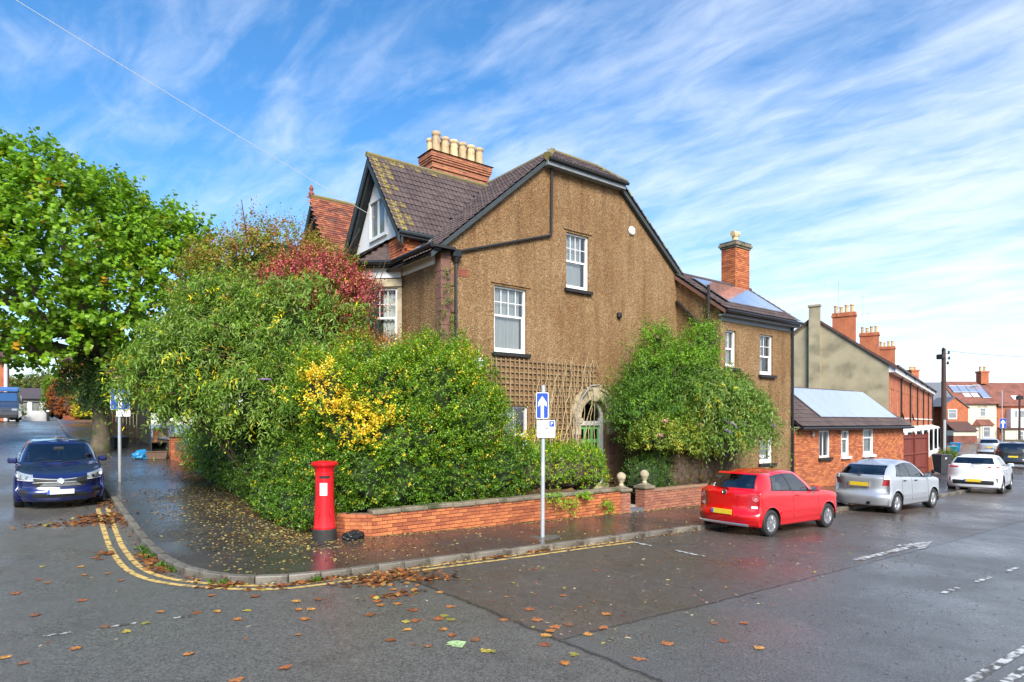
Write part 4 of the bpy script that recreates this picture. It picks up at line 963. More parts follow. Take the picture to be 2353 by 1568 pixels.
for (tt, ss, hh, a, lb_) in ((9.5, 4.2, 2.6, 2.4, 'television aerial above the first terrace chimney stack'), (20.0, 4.0, 3.4, .5, 'tall thin aerial mast between the first two terrace stacks'), (25.5, 4.3, 2.6, 1.3, 'small aerial above the second terrace chimney stack')):
    p = T(tt, ss, 9.0 if tt > 5 else 8.8); aerial(lb_, p.x, p.y, p.z+1.3, hh, a, 6, 'aerials over the terrace')
# satellite dishes
for tt in (4.3, 11.4):
    p = T(tt, -.30, 2.75); b = MB(); o_ = (TN+Vector((.2, -.3, .35))).normalized(); e = o_.orthogonal().normalized(); b.lathe([(.001, 0), (.2, .03), (.32, .10)], 14, p, (e, o_.cross(e), o_)); b.tube([p, T(tt, 0, 2.6)], .03, 5)
    b.build('satellite_dish', M['trim'] if 'trim' in M else M['blackmatt'], TH[0 if tt < 6 else 1])

# ---------------------------------------------------------------- houses closing the end of the street
FD = 114.0; FW = Vector((.6088, .7934, 0)); RT = Vector((.7934, -.6088, 0)); K = FD/1454
def F(x, dd, y):             # photo-scale drawing units of the far elevations: metres along, depth, height
    return FW*(FD+dd)+RT*((x-1176.5)*K)+Vector((0, 0, 2.45+(970-y)*K))
def fbox(mb, x0, x1, y0, y1, d0, d1): 
    q = [F(x, d, y) for d in (d0, d1) for x, y in ((x0, y1), (x1, y1), (x1, y0), (x0, y0))]; mb.add(q, [(0, 1, 2, 3), (5, 4, 7, 6), (0, 4, 5, 1), (1, 5, 6, 2), (2, 6, 7, 3), (3, 7, 4, 0)])
def fwin(par, x0, x1, y0, y1, d=0, top=(1, 1), split=.35, rec=.0, curtain='net'):
    return window(par, F(x0, d, y1), RT, -FW, (x1-x0)*K, (y1-y0)*K, top=top, split=split, rec=-.08, fr=.12, curtain=None, bar=.08, flat=True)
def froof(mb, x0, x1, ye, yr, d0, d1):
    slab(mb, F(x0, d0, ye), F(x1, d0, ye), F(x1, d1, yr), F(x0, d1, yr), .15); slab(mb, F(x0, d1, yr), F(x1, d1, yr), F(x1, 2*d1-d0, ye), F(x0, 2*d1-d0, ye), .15)
M['rooftile2'] = mat('red_brown_roof', (.21, .075, .05), .8, .22, 1.5, .3, 8, dirt=((.13, .05, .035), .8, .45, .7))
CR = thing('cream_house', 'cream rendered house with rooftop solar panels and a red front door', 'house', F(2245, 0, 1018))
b = MB(); fbox(b, 2201, 2290, 925, 1020, 0, 8); b.build('wall', M['cream'], CR)
b = MB(); froof(b, 2197, 2296, 927, 874, -.5, 4); b.build('roof', M['rooftile2'], CR)
for k in range(4):
    b = MB(); y0, y1 = (884.5, 900.5) if k < 3 else (883, 914); x0, x1 = 2205+k*19.2, 2223.8+k*19.2
    s_ = lambda y: -.5+4.5*(927-y)/53-.16
    b.add([F(x0, s_(y1), y1), F(x1, s_(y1), y1), F(x1, s_(y0), y0), F(x0, s_(y0), y0)], [(0, 1, 2, 3)]); p = b.build('solar_panel', M['solar'], CR)
    b = MB(); q = [F(x0, s_(y1)-.02, y1), F(x1, s_(y1)-.02, y1), F(x1, s_(y0)-.02, y0), F(x0, s_(y0)-.02, y0)]
    for A, B in zip(q, q[1:]+q[:1]): b.tube([A, B], .07, 4)
    b.build('panel_frame', M['alu'], p)
for x0 in (2224, 2243):
    b = MB(); s_ = lambda y: -.5+4.5*(927-y)/53-.12; b.add([F(x0, s_(912), 912), F(x0+15, s_(912), 912), F(x0+15, s_(903), 903), F(x0, s_(903), 903)], [(0, 1, 2, 3)]); b.build('roof_window', M['upvc'], CR)
for x0, x1 in ((2207, 2219), (2250, 2265)):
    fwin(CR, x0, x1, 938, 959)
    b = MB(); fbox(b, x0-3, x1+4, 933, 937, -.06, 0); b.build('window_head', M['stone'], CR)
b = MB(); fbox(b, 2209.5, 2219.5, 992, 1017, -.05, .1); b.build('front_door', mat('red_door', (.42, .012, .03), .4, .05), CR)
b = MB(); fbox(b, 2204, 2209.2, 986, 1017, -.1, .05); fbox(b, 2204, 2224, 977, 981, -.12, .0); b.build('door_surround', M['stone'], CR)
ring = [(2237, 0), (2244, -1.0), (2272, -1.0), (2279, 0)]; b = MB()
for p, q in zip(ring, ring[1:]): b.quad(F(p[0], p[1], 1019), F(q[0], q[1], 1019), F(q[0], q[1], 978), F(p[0], p[1], 978))
b.build('bay', M['cream'], CR); fwin(CR, 2248, 2266, 981, 1007, -1.02)
for x0, x1 in ((2238, 2242), (2274, 2278)): fwin(CR, x0, x1, 984, 1007, -.55)
b = MB(); b.add([F(2232, .1, 972), F(2243, -1.3, 978), F(2275, -1.3, 978), F(2284, .1, 972), F(2243, 0, 964), F(2273, 0, 964), F(2232, .1, 978), F(2284, .1, 978)], [(1, 2, 5, 4), (6, 1, 4), (2, 7, 5)]); b.build('bay_roof', M['rooftile2'], CR)
b = MB(); fbox(b, 2282, 2300, 853, 880, 2.9, 4.2); fbox(b, 2280.5, 2301.5, 850, 854, 2.8, 4.3); ch = b.build('chimney', M['terrbrick'], CR)
for x in (2286, 2296): q = F(x, 3.5, 850); pot(ch, q.x, q.y, q.z, .9, .22)
SLT = thing('slate_roofed_house', 'red brick house with a grey slate roof left of the cream house', 'house', F(2165, 0, 1018))
b = MB(); fbox(b, 2120, 2200.5, 925, 1020, .2, 8); b.build('wall', M['terrbrick'], SLT)
b = MB(); froof(b, 2105, 2197, 928, 876, -.3, 4); b.build('roof', M['slate'], SLT)
b = MB(); b.poly([(2135, 1020), (2188, 1020), (2188, 938), (2158, 916), (2135, 932)], [], lambda p: F(p[0], -4, p[1])); b.quad(F(2188, -4, 1020), F(2188, .2, 1020), F(2188, .2, 938), F(2188, -4, 938)); b.build('front_gable', M['terrbrick'], SLT)
b = MB(); slab(b, F(2129, -4.2, 935), F(2158, -4.2, 914), F(2158, .5, 914), F(2129, .5, 935), .1); slab(b, F(2158, -4.2, 914), F(2191, -4.2, 939), F(2191, .5, 939), F(2158, .5, 914), .1); b.build('gable_roof', M['slate'], SLT)
fwin(SLT, 2142, 2162, 942, 964, -4.03)
b = MB(); slab(b, F(2136, -6.5, 989), F(2187, -6.5, 989), F(2187, -4, 969), F(2136, -4, 969), .1); b.build('porch_roof', M['darkroof'], SLT)
b = MB(); fbox(b, 2136, 2187, 989, 1000, -6.2, -4); b.build('porch_front', M['cream'], SLT); b = MB(); fbox(b, 2136, 2187, 1000, 1020, -6.2, -4); b.build('porch_plinth', M['rooftile2'], SLT)
b = MB(); fbox(b, 2116, 2133, 850, 886, 2.6, 4.4); fbox(b, 2114.5, 2134.5, 847, 851, 2.5, 4.5); ch = b.build('chimney', M['terrbrick'], SLT)
for x in (2120, 2125, 2130): q = F(x, 3.5, 847); pot(ch, q.x, q.y, q.z, .6, .2)
RH = thing('red_roofed_house', 'red roofed brick house with a white box bay at the right edge', 'house', F(2340, 0, 1018))
b = MB(); fbox(b, 2291, 2400, 930, 985, .0, 8); b.build('upper_wall', M['terrbrick'], RH); b = MB(); fbox(b, 2296, 2400, 985, 1022, -1.4, .5); b.build('ground_floor_wall', M['cream'], RH)
b = MB(); fbox(b, 2291, 2296, 984, 1022, -.6, 0); b.build('brick_pier', M['terrbrick'], RH)
b = MB(); froof(b, 2290, 2405, 932, 877, -.5, 4); b.build('roof', M['rooftile2'], RH)
b = MB(); fbox(b, 2311, 2400, 940, 983, -1.2, 0); b.build('box_bay', M['white'], RH)
for x0, x1 in ((2317, 2326), (2329, 2349), (2352, 2361)): fwin(RH, x0, x1, 944, 962, -1.22, split=0, curtain=None)
b = MB(); fbox(b, 2291, 2400, 983, 987, -1.7, -.0); b.build('bay_sill', M['darkroof'], RH)
fwin(RH, 2322, 2337, 991, 1012, -1.42, top=(1, 2), split=0); fwin(RH, 2339, 2356, 991, 1012, -1.42, top=(1, 2), split=0)
b = MB(); s_ = lambda y: -.5+4.5*(932-y)/55-.12; b.add([F(x, s_(y), y) for x, y in ((2335, 918), (2350, 918), (2350, 909), (2335, 909))], [(0, 1, 2, 3)]); b.build('roof_window', M['upvc'], RH)
q = F(2303, 3.5, 850); aerial('tall television aerial beside the far brick chimney', q.x, q.y, q.z-1, 5.0, 1.0, 9)
b = MB(); fbox(b, 2225, 2400, 1008, 1022, -7.5, -6.7); hd = b.build('front_wall', mat('dark_hedge_wall', (.10, .085, .055), .9, .3, 2), None); tag(hd, 'low dark stone garden wall in front of the cream house', 'wall')

# ---------------------------------------------------------------- left-hand street: bungalow, brick building
BG = thing('bungalow', 'pale single-storey bungalow with a brown hipped roof at the top of the left street', 'bungalow', (-1, 78, 2.5))
A, B = Vector((-4.6, 80.4, 0)), Vector((1.73, 76.85, 0)); dx = (B-A).normalized(); dn_ = Vector((dx.y, -dx.x, 0)); L_ = (B-A).length; BP = lambda p, d=0.: A+dx*p[0]+dn_*d+Vector((0, 0, p[1]))
wall('wall', rect(0, L_, 2.2, 4.75), [rect(4.6, 5.4, 3.45, 4.45), rect(5.7, 6.5, 3.45, 4.45)], BP, dn_, .1, M['render_white'], BG)
for a in (4.6, 5.7): window(BG, BP((a, 3.45)), dx, dn_, .8, 1.0, top=(1, 1), split=0, rec=.05, curtain='net', cur_gap=.1)
b = MB(); b.quad(BP((L_, 2.2)), BP((L_, 2.2), -8), BP((L_, 4.75), -8), BP((L_, 4.75))); b.build('side_wall', M['render_white'], BG)
b = MB(); b.box(BP((3.3, 3.4), .04), (.95, .06, 2.0), (dx, dn_, Vector(Z3))); b.build('front_door', M['white'], BG)
b = MB(); b.add([BP((-1, 4.7), .4), BP((L_+.4, 4.7), .4), BP((L_+.4, 4.7), -8.4), BP((L_-3.0, 5.95), -4), BP((-1, 5.95), -4)], [(0, 1, 3, 4), (1, 2, 3)]); b.build('roof', M['tile'], BG)
OB = thing('brick_house', 'orange brick house with a white downpipe at the left edge behind the van', 'house', (-4, 65, 2.5))
b = MB(); b.bx(-12, -1.2, 63.9, 72, 2.0, 7.3); b.build('wall', M['terrbrick'], OB)
b = MB(); b.tube([(-1.3, 63.82, 7.2), (-1.3, 63.82, 2.5)], .12, 6); b.build('downpipe', M['white'], OB); b = MB(); slab(b, (-12, 63.6, 7.3), (-.9, 63.6, 7.3), (-.9, 68, 10), (-12, 68, 10), .15); b.build('roof', M['darkroof'], OB)
b = MB(); b.bx(-3.2, -2.0, 63.84, 63.92, 4.0, 6.0); b.build('window', M['upvc'], OB)
BH = thing('brick_house', 'tall red brick house with a white window behind the copper hedge', 'house', (4.6, 84, 2.5))
wall('wall', rect(0, 6.0, 2, 9.2), [rect(.7, 1.5, 6.3, 8.0)], lambda p: (3.0+p[0]*.8, 86-p[0]*.5, p[1]), (-.5, -.85, 0), .1, M['terrbrick'], BH)
window(BH, (3.56, 85.65, 6.3), Vector((.8, -.5, 0)).normalized(), Vector((-.5, -.85, 0)).normalized(), .8, 1.7, split=.5, top=(1, 1), rec=.05)
b = MB(); slab(b, (2.6, 86, 9.2), (8, 82.8, 9.2), (10, 86, 11.5), (4.6, 89.4, 11.5), .15); b.build('roof', M['darkroof'], BH)
# ---------------------------------------------------------------- cars
def carpaint(name, col, metal=0., rough=.28, flake=0.):
    m = mat(name, col, rough, .03, 3, metal=metal, coat=1.0, spec=.5); return m
M['carred'] = carpaint('car_red', (.58, .001, .004), 0, .24)
M['carsilver'] = carpaint('car_silver', (.52, .54, .56), .55, .32)
M['carblue'] = carpaint('car_blue', (.010, .018, .10), .25, .25)
M['carwhite'] = carpaint('car_white', (.78, .79, .80), 0, .3)
M['cardark'] = carpaint('car_dark', (.025, .028, .032), .3, .25)
M['vandark'] = carpaint('van_navy', (.02, .03, .055), 0, .35)
M['vanblue'] = carpaint('van_blue', (.03, .13, .38), 0, .4)
M['trim'] = mat('black_plastic', (.018, .018, .02), .55, .1, 20)
M['tyre'] = mat('tyre_rubber', (.022, .022, .022), .75, .2, 20)
M['rim'] = mat('alloy', (.55, .55, .56), .3, .05, metal=.85)
M['chrome'] = mat('chrome', (.75, .76, .78), .12, .02, metal=1)
M['taillight'] = mat('tail_lens', (.42, .004, .008), .12, .1, 20, coat=1, spec=.8)
M['tailclear'] = mat('clear_lens', (.75, .70, .70), .12, .05, coat=1)
M['lampring'] = mat('lamp_ring', (.55, .16, .17), .15, .1, coat=1)
M['headlight'] = mat('head_lens', (.42, .45, .47), .08, .25, 25, coat=1, metal=.4)
M['seat'] = mat('seat_cloth', (.10, .105, .105), .9, .1)
M['platey'] = mat('yellow_plate', (.72, .50, .03), .4, .10, 22)
M['platew'] = mat('white_plate', (.70, .70, .68), .4, .10, 22)
M['euro'] = mat('plate_band', (.04, .12, .50), .4, .0)

def car_net(P):
    """control net [row][col] of the left half, x forward, y left, z up"""
    W2 = P['W']/2; xf, xr, fa, ra, Hh = P['xf'], P['xr'], P['fa'], P['ra'], P['H']
    fr, rr = P.get('fround', 1.0), P.get('rround', 1.0)
    base = [(xf, 0), (xf-.03*fr, .36*W2), (xf-.13*fr, .70*W2), (xf-.36*fr, .92*W2), (fa+.40, .985*W2), (fa, W2), (fa-.42, W2), (fa-.85, W2), (P['xb'], W2), ((P['xb']+ra+.42)/2, W2), (ra+.42, W2), (ra, W2*.995), (ra-.36, W2*.975), (xr+.17*rr, .90*W2), (xr+.045*rr, .64*W2), (xr+.01, .34*W2), (xr, 0)]
    n = len(base); C = (0, 1, 2, 3); rows = []
    zb = [P['zbf']+(P['zbr']-P['zbf'])*min(1, max(0, (P['xw']-x)/(P['xw']-P['xg']))) for x, y in base]     # belt height
    ws, rg = P['xw'], P['xg']; xs0, xs1 = P['xw']-.42, P['xsr']        # side glass run at the belt
    gb = [(ws, 0), (ws-.03, .33*W2), (ws-.12, .63*W2), (ws-.30, .84*W2)]
    for k in range(4, 12): t = (k-4)/7; gb.append((xs0+(xs1-xs0)*t, P.get('tumb', .885)*W2))
    gb += [(rg+.32, .87*W2), (rg+.10, .78*W2), (rg+.03, .56*W2), (rg+.005, .3*W2), (rg, 0)]
    xrf, xrr = P['xrf'], P['xrr']; rw = P.get('roofw', .69); xt0, xt1 = xrf-.26, P['xst']
    ge = [(xrf, 0), (xrf-.015, .28*W2), (xrf-.06, .50*W2), (xrf-.14, rw*.95*W2)]
    for k in range(4, 12): t = (k-4)/7; ge.append((xt0+(xt1-xt0)*t, rw*W2))
    ge += [(xrr+.22, rw*W2), (xrr+.06, (rw-.04)*W2), (xrr+.02, .48*W2), (xrr, .26*W2), (xrr, 0)]
    # window sides aligned with base spacing between post columns
    def row(f): rows.append([f(k) for k in range(n)])
    cx = lambda x, d: x-d if x > 0 else x+d
    def ins(k, d, z):
        x, y = base[k]; e = k < 4 or k > 12
        xx = cx(x, d) if e else x; yy = max(0, y-d) if 0 < k < n-1 else 0
        return (xx, yy, z)
    zh, zt = P['zhood'], P['zdeck']
    row(lambda k: (ins(k, .30, P['zg'])[0], ins(k, .30, 0)[1], P['zg']))
    row(lambda k: ins(k, .09 if (k < 4 or k > 12) else .06, P['zg']+.02))
    row(lambda k: ins(k, .03 if (k < 4 or k > 12) else .02, P['zg']+.12))
    row(lambda k: ins(k, .0, .44 if 4 <= k <= 12 else (P['zbumpf'] if k < 4 else P['zbumpr'])))
    row(lambda k: ins(k, .012 if 4 <= k <= 12 else (.05 if k < 4 else P.get('bstep', .06)), .66 if 4 <= k <= 12 else (P['zbumpf']+.12 if k < 4 else P['zbumpr']+.16)))
    def sh(k):
        x, y = base[k]
        if k < 4: return (cx(x, P['hoodset']), y*.97, zh[min(k, 3)])
        if k > 12:
            t = P.get('tailset', .10); return (cx(x, t), y*.955, zt)
        s = zb[k]-.045
        if k == 4: s = (zh[3]+zb[4])/2-.02
        return (x, y-.035, s)
    row(sh)
    def mid(k):
        a, b_ = sh(k), gb[k]; z = zb[k] if k >= 4 else P['zws']
        t = .55 if k < 6 else .6
        q = [a[i]+(b_[i]-a[i])*t for i in (0, 1)]; zz = a[2]+(z-a[2])*t
        return (q[0], q[1], zz+(.062 if k < 3 else .055 if k == 3 else .04 if k == 4 else .012 if k < 12 else .0))
    row(mid)
    row(lambda k: (*gb[k], (P['zws'] if k < 3 else zb[k] if k < 12 else P['zrg'] if k > 12 else (zb[k]+P['zrg'])/2) if k != 3 else (P['zws']+zb[3])/2))
    zr = []
    for k in range(n):
        x = ge[k][0]
        if k <= 3: z = P['zrf']-.02*(k/3)
        elif k >= 12: z = P['zrr']
        else:
            t = (k-3)/9; z = P['zrf']*(1-t)+P['zrr']*t+P.get('arch', .03)*math.sin(math.pi*t)-.035*min(1, (k-3))
        zr.append(z)
    g7 = rows[-1]
    row(lambda k: tuple((g7[k][i]+(ge[k][0], ge[k][1], zr[k])[i])/2+((0, .030, 0)[i] if 3 < k < 13 else (.025 if k < 4 else -.02, 0, .018)[i] if (k < 4 or k > 12) else 0) for i in range(3)))
    row(lambda k: (*ge[k], zr[k]))
    row(lambda k: (ge[k][0]*.97-.02*(k < 4)+(P['xrr']*.03 if k < 4 else 0) if True else 0, ge[k][1]*.62, zr[k]+.042 if 3 < k < 12 else zr[k]+.018))
    spx = [min(max(ge[k][0], xrr+.30), xrf-.30) for k in range(n)]
    row(lambda k: (spx[k], 0, Hh-.012*abs(k-7)/4*(1)))
    return np.array(rows)
def crom(A, sub, axis):
    A = np.moveaxis(A, axis, 0); n = len(A); out = []
    for i in range(n-1):
        p0 = A[max(i-1, 0)]; p1 = A[i]; p2 = A[i+1]; p3 = A[min(i+2, n-1)]
        for k in range(sub):
            t = k/sub; out.append(.5*((2*p1)+(p2-p0)*t+(2*p0-5*p1+4*p2-p3)*t*t+(3*p1-p0-3*p2+p3)*t**3))
    out.append(A[-1]); return np.moveaxis(np.array(out), 0, axis)
SU, SV = 6, 5
def alloy(R_, kind, n=9):
    """(tyre builder, rim builder) with axle along y, outer side +y"""
    ax = ((1, 0, 0), (0, 0, 1), (0, 1, 0)); w = .19; r = R_*.66
    t = MB(); t.lathe([(r, -w/2), (R_*.93, -w/2), (R_, -w*.36), (R_, w*.36), (R_*.95, w/2), (r*1.02, w/2+.004), (r*.97, w*.30), (r*.96, -w/2)], 28, (0, 0, 0), ax)
    m = MB(); m.lathe([(r*.99, w*.34), (r*1.0, w*.47), (r*.92, w*.47), (r*.88, w*.30), (r*.86, 0)], 28, (0, 0, 0), ax)
    m.lathe([(r*.20, w*.20), (r*.22, w*.42), (r*.14, w*.46), (.001, w*.46)], 14, (0, 0, 0), ax)
    for k in range(n):
        a = 2*math.pi*k/n
        for s in ((-1, 1) if kind == 'twin' else (0,)):
            d = Vector((math.cos(a), 0, math.sin(a))); e = Vector((-math.sin(a), 0, math.cos(a))); o_ = e*(s*r*.085)
            p0, p1 = d*r*.16+o_*.5, d*r*.93+o_*1.9; wd = r*(.05 if kind == 'twin' else .10)
            q = [p0-e*wd, p0+e*wd, p1+e*wd*1.3, p1-e*wd*1.3]
            m.add([v+Vector((0, w*.42, 0)) for v in q]+[v+Vector((0, w*.28, 0)) for v in q], [(3, 2, 1, 0), (0, 1, 5, 4), (2, 3, 7, 6), (1, 2, 6, 5), (3, 0, 4, 7)])
    b = MB(); b.lathe([(.001, w*.02), (r*.95, w*.02)], 20, (0, 0, 0), ax); return t, m, b
def build_car(name, label, P, paint, cat='car', group='cars parked along the two streets'):
    t = thing(name, label, cat, (0, 0, 0), group)
    net = car_net(P); n_r, n_c = net.shape[:2]
    F = crom(crom(net, SV, 0), SU, 1); nr, nc = F.shape[:2]
    F[-1, :, 1] = 0
    R_ = P['R']; Ra = R_+.055; zc = R_
    inside = np.zeros((nr, nc), bool)
    for xa in (P['fa'], P['ra']):
        d = np.hypot(F[:, :, 0]-xa, F[:, :, 2]-zc); msk = (d < Ra) & (np.arange(nr)[:, None] <= 5*SV+2) & (np.arange(nc)[None, :] > 3*SU) & (np.arange(nc)[None, :] < 13*SU)
        inside |= msk
    F2 = F.copy()
    for xa in (P['fa'], P['ra']):
        d = np.hypot(F[:, :, 0]-xa, F[:, :, 2]-zc)
        for j in range(nr):
            for i in range(nc):
                if inside[j, i] and d[j, i] < Ra and abs(F[j, i, 0]-xa) < Ra:
                    nb = [(j+a, i+b_) for a in (-1, 0, 1) for b_ in (-1, 0, 1) if 0 <= j+a < nr and 0 <= i+b_ < nc]
                    if any(not inside[q] for q in nb):
                        s = Ra/max(d[j, i], 1e-4); F2[j, i, 0] = xa+(F[j, i, 0]-xa)*s; F2[j, i, 2] = zc+(F[j, i, 2]-zc)*s
    # part of each fine cell
    reg = P['regions']                 # name -> (row0,row1,col0,col1) in control units
    owner = {}
    for nm, bx_list in reg.items():
        for (r0, r1, c0, c1) in bx_list:
            for j in range(int(round(r0*SV)), int(round(r1*SV))):
                for i in range(int(round(c0*SU)), int(round(c1*SU))): owner[(j, i)] = nm
    parts = {}
    for j in range(nr-1):
        for i in range(nc-1):
            q = [(j, i), (j, i+1), (j+1, i+1), (j+1, i)]
            if all(inside[a] for a in q): continue
            nm = owner.get((j, i), 'body'); parts.setdefault(nm, []).append(q)
    mats = dict(P['mats']); objs = {}
    for nm in sorted(parts, key=lambda s: s != 'body'):
        real = nm.split('#')[0]
        for sgn in ((1, -1),) if (real in ('body', 'windscreen', 'rear_window', 'bumper_trim', 'grille', 'roof_panel', 'tailgate')) else ((1,), (-1,)):
            mb = MB(); idx = {}
            off = P.get('offs', {}).get(real, 0.)
            for s in sgn:
                for q in parts[nm]:
                    f = []
                    for a in q:
                        key = (a, s if F2[a][1] > 1e-6 else 0)
                        if key not in idx:
                            p = F2[a]; pv = Vector((p[0], p[1]*s, p[2]))
                            if off: c_ = Vector((pv.x*.6, 0, .6)); pv = pv+(pv-c_).normalized()*off
                            idx[key] = len(mb.v); mb.v.append(tuple(pv))
                        f.append(idx[key])
                    f2 = []
                    for a in f:
                        if a not in f2: f2.append(a)
                    if len(f2) < 3: continue
                    mb.f.append(f2 if s > 0 else f2[::-1]); mb.m.append(0); mb.a.append(0)
            o = mb.build(real, mats.get(real, paint), t if real == 'body' else (t), smooth=True, local=True)
            objs.setdefault(nm, []).append(o)
    def pt(r, c, s=1):                 # point on the skin by control coordinates
        j, i = r*SV, c*SU; j0, i0 = min(int(j), nr-2), min(int(i), nc-2); a, b_ = j-j0, i-i0
        p = F2[j0, i0]*(1-a)*(1-b_)+F2[j0+1, i0]*a*(1-b_)+F2[j0, i0+1]*(1-a)*b_+F2[j0+1, i0+1]*a*b_
        return Vector((p[0], p[1]*s, p[2]))
    # wheel arch lips and liners, wheels
    for xa in (P['fa'], P['ra']):
        for s in (1, -1):
            ln = MB(); y1 = P['W']/2*.985; y0 = P['W']/2-.36
            a_ = [math.pi*(-.08+1.16*k/16) for k in range(17)]
            for p, q in zip(a_, a_[1:]):
                A = [(xa+(Ra+.002)*math.cos(v), y*s, zc+(Ra+.002)*math.sin(v)) for v, y in ((p, y0), (q, y0), (q, y1), (p, y1))]; ln.quad(*A)
                ln.add([(xa, y0*s, zc), (xa+Ra*math.cos(p), y0*s, zc+Ra*math.sin(p)), (xa+Ra*math.cos(q), y0*s, zc+Ra*math.sin(q))], [(0, 1, 2)])
            ln.build('arch_liner', M['trim'], t, local=True)
    tm, rm, bm_ = P['wheel']
    for xa in (P['fa'], P['ra']):
        for s in (1, -1):
            w = bpy.data.objects.new('wheel', tm); COL.objects.link(w); w.parent = t; w.location = (xa, s*(P['W']/2-.115), R_)
            if s < 0: w.rotation_euler = (0, 0, math.pi)
            r = bpy.data.objects.new('rim', rm); COL.objects.link(r); r.parent = w
            r = bpy.data.objects.new('brake_disc', bm_); COL.objects.link(r); r.parent = w
    # floor, seats, dashboard, wheel
    b = MB(); b.bx(P['xr']+.25, P['xf']-.35, -P['W']/2+.20, P['W']/2-.20, P['zg']+.03, P['zg']+.16); b.build('floor_pan', M['trim'], t, local=True)
    b = MB(); b.rbox((P['xw']-.35, 0, .72), (.55, P['W']*.74, .34), .06); b.build('dashboard', M['trim'], t, local=True)
    for x in (P['xw']-1.35, P['xg']+.75):
        for y in (-.36, .36):
            b = MB(); b.rbox((x+.12, y, .50), (.55, .50, .22), .06); tl = Vector((-.22, 0, 1)).normalized(); sd_ = Vector((0, 1, 0)); fw = sd_.cross(tl)
            b.rbox(Vector((x-.20, y, .85)), (.13, .46, .60), .05, (fw, sd_, tl)); b.rbox(Vector((x-.29, y, 1.22)), (.10, .26, .18), .04, (fw, sd_, tl)); b.build('seat', M['seat'], t, local=True)
    b = MB(); c = Vector((P['xw']-.72, -.36, .88)); q = []
    for k in range(17): a = 2*math.pi*k/16; q.append(c+Vector((.06*math.sin(a), .18*math.cos(a), .17*math.sin(a))))
    b.tube(q, .014, 6, cap=False); b.build('steering_wheel', M['trim'], t, local=True)
    # panel gaps: thin dark strips on the skin
    def gap(path, s, w=.0035):
        mb = MB(); pts = [pt(r, c, s) for r, c in path]; mb.tube([p+Vector((0, s*.0008, 0)) for p in pts], w, 4); mb.build('panel_gap', M['blackmatt'], t, local=True)
    for s in (1, -1):
        for c in P['gaps']: gap([(r/4, c) for r in range(9, 29)], s)
        if P.get('handle'):
            for c in P['handle']:
                p = pt(4.75, c, s); b = MB(); b.rbox(p+Vector((0, s*.012, 0)), (.15, .035, .032), .008); b.build('door_handle', paint if P.get('handlebody') else M['trim'], t, local=True)
        p = pt(7.1, 4.35, s); b = MB(); tl = ((1, 0, 0), (0, 1, 0), (0, 0, 1)); b.rbox(p+Vector((.02, s*.13, .06)), (.10, .20, .13), .035, tl); b.tube([p, p+Vector((.02, s*.08, .02))], .02, 6); mr_ = b.build('door_mirror', P.get('mirmat', paint), t, local=True)
        b = MB(); c_ = p+Vector((-.034, s*.13, .06)); b.quad(*[c_+Vector((0, a, d)) for a, d in ((-.08, -.045), (.08, -.045), (.08, .045), (-.08, .045))]); b.build('mirror_glass', M['chrome'], mr_, local=True)
        if P.get('strip'):
            c0, c1 = P['strip']; b = MB(); pts = [pt(3.25, c0+(c1-c0)*k/10, s)+Vector((0, s*.008, 0)) for k in range(11)]
            for p, q in zip(pts, pts[1:]): b.quad(p+Vector((0, 0, -.03)), q+Vector((0, 0, -.03)), q+Vector((0, s*.004, .03)), p+Vector((0, s*.004, .03)))
            b.build('side_moulding', paint, t, local=True)
    return t, pt, F2
def plate(t, x, z, m, front=False, w=.52, h=.11, y=0, band=True, tilt=0):
    b = MB(); s = 1 if front else -1; b.rbox((x, y, z), (w, h, .012), .003, ((0, 1, 0), (tilt*s, 0, 1), (s, 0, -tilt*s))); p = b.build('number_plate', m, t, local=True)
    if band:
        b = MB(); yy = y-(.235)*s*(-1 if not front else -1)*1
        yy = y+(.235 if not front else -.235); b.bx(x+s*.0065, x+s*.009, yy-.024, yy+.024, z-h/2+.004, z+h/2-.004); b.build('plate_band', M['euro'], p, local=True)
    return p
def wheel_meshes(R_, kind, n, m_rim='rim'):
    a, b, c = alloy(R_, kind, n); return a.mesh('wheel', M['tyre'], True), b.mesh('rim', M[m_rim], False), c.mesh('brake_disc', M['trim'])
def badge(t, p, r, out, ring=True, m='chrome'):
    out = Vector(out).normalized(); e = Vector((0, 1, 0)); u = out.cross(e)*-1; b = MB()
    b.lathe([(r*.82, 0), (r, .004), (r, .012), (r*.84, .014), (r*.80, .006)], 24, p, (e, u, out)); b.lathe([(.001, .004), (r*.82, .004)], 24, p, (e, u, out)); o = b.build('badge', M[m], t, local=True); return o, e, u, out
def bars(t, c, e, u, out, segs, r, w, m, name='badge_mark', d=.010):
    b = MB()
    for (x0, y0, x1, y1) in segs:
        A = c+e*(x0*r)+u*(y0*r)+out*d; B = c+e*(x1*r)+u*(y1*r)+out*d; dv = (B-A).normalized(); sd_ = out.cross(dv)*w
        b.quad(A-sd_, B-sd_, B+sd_, A+sd_)
    return b.build(name, m, t, local=True)

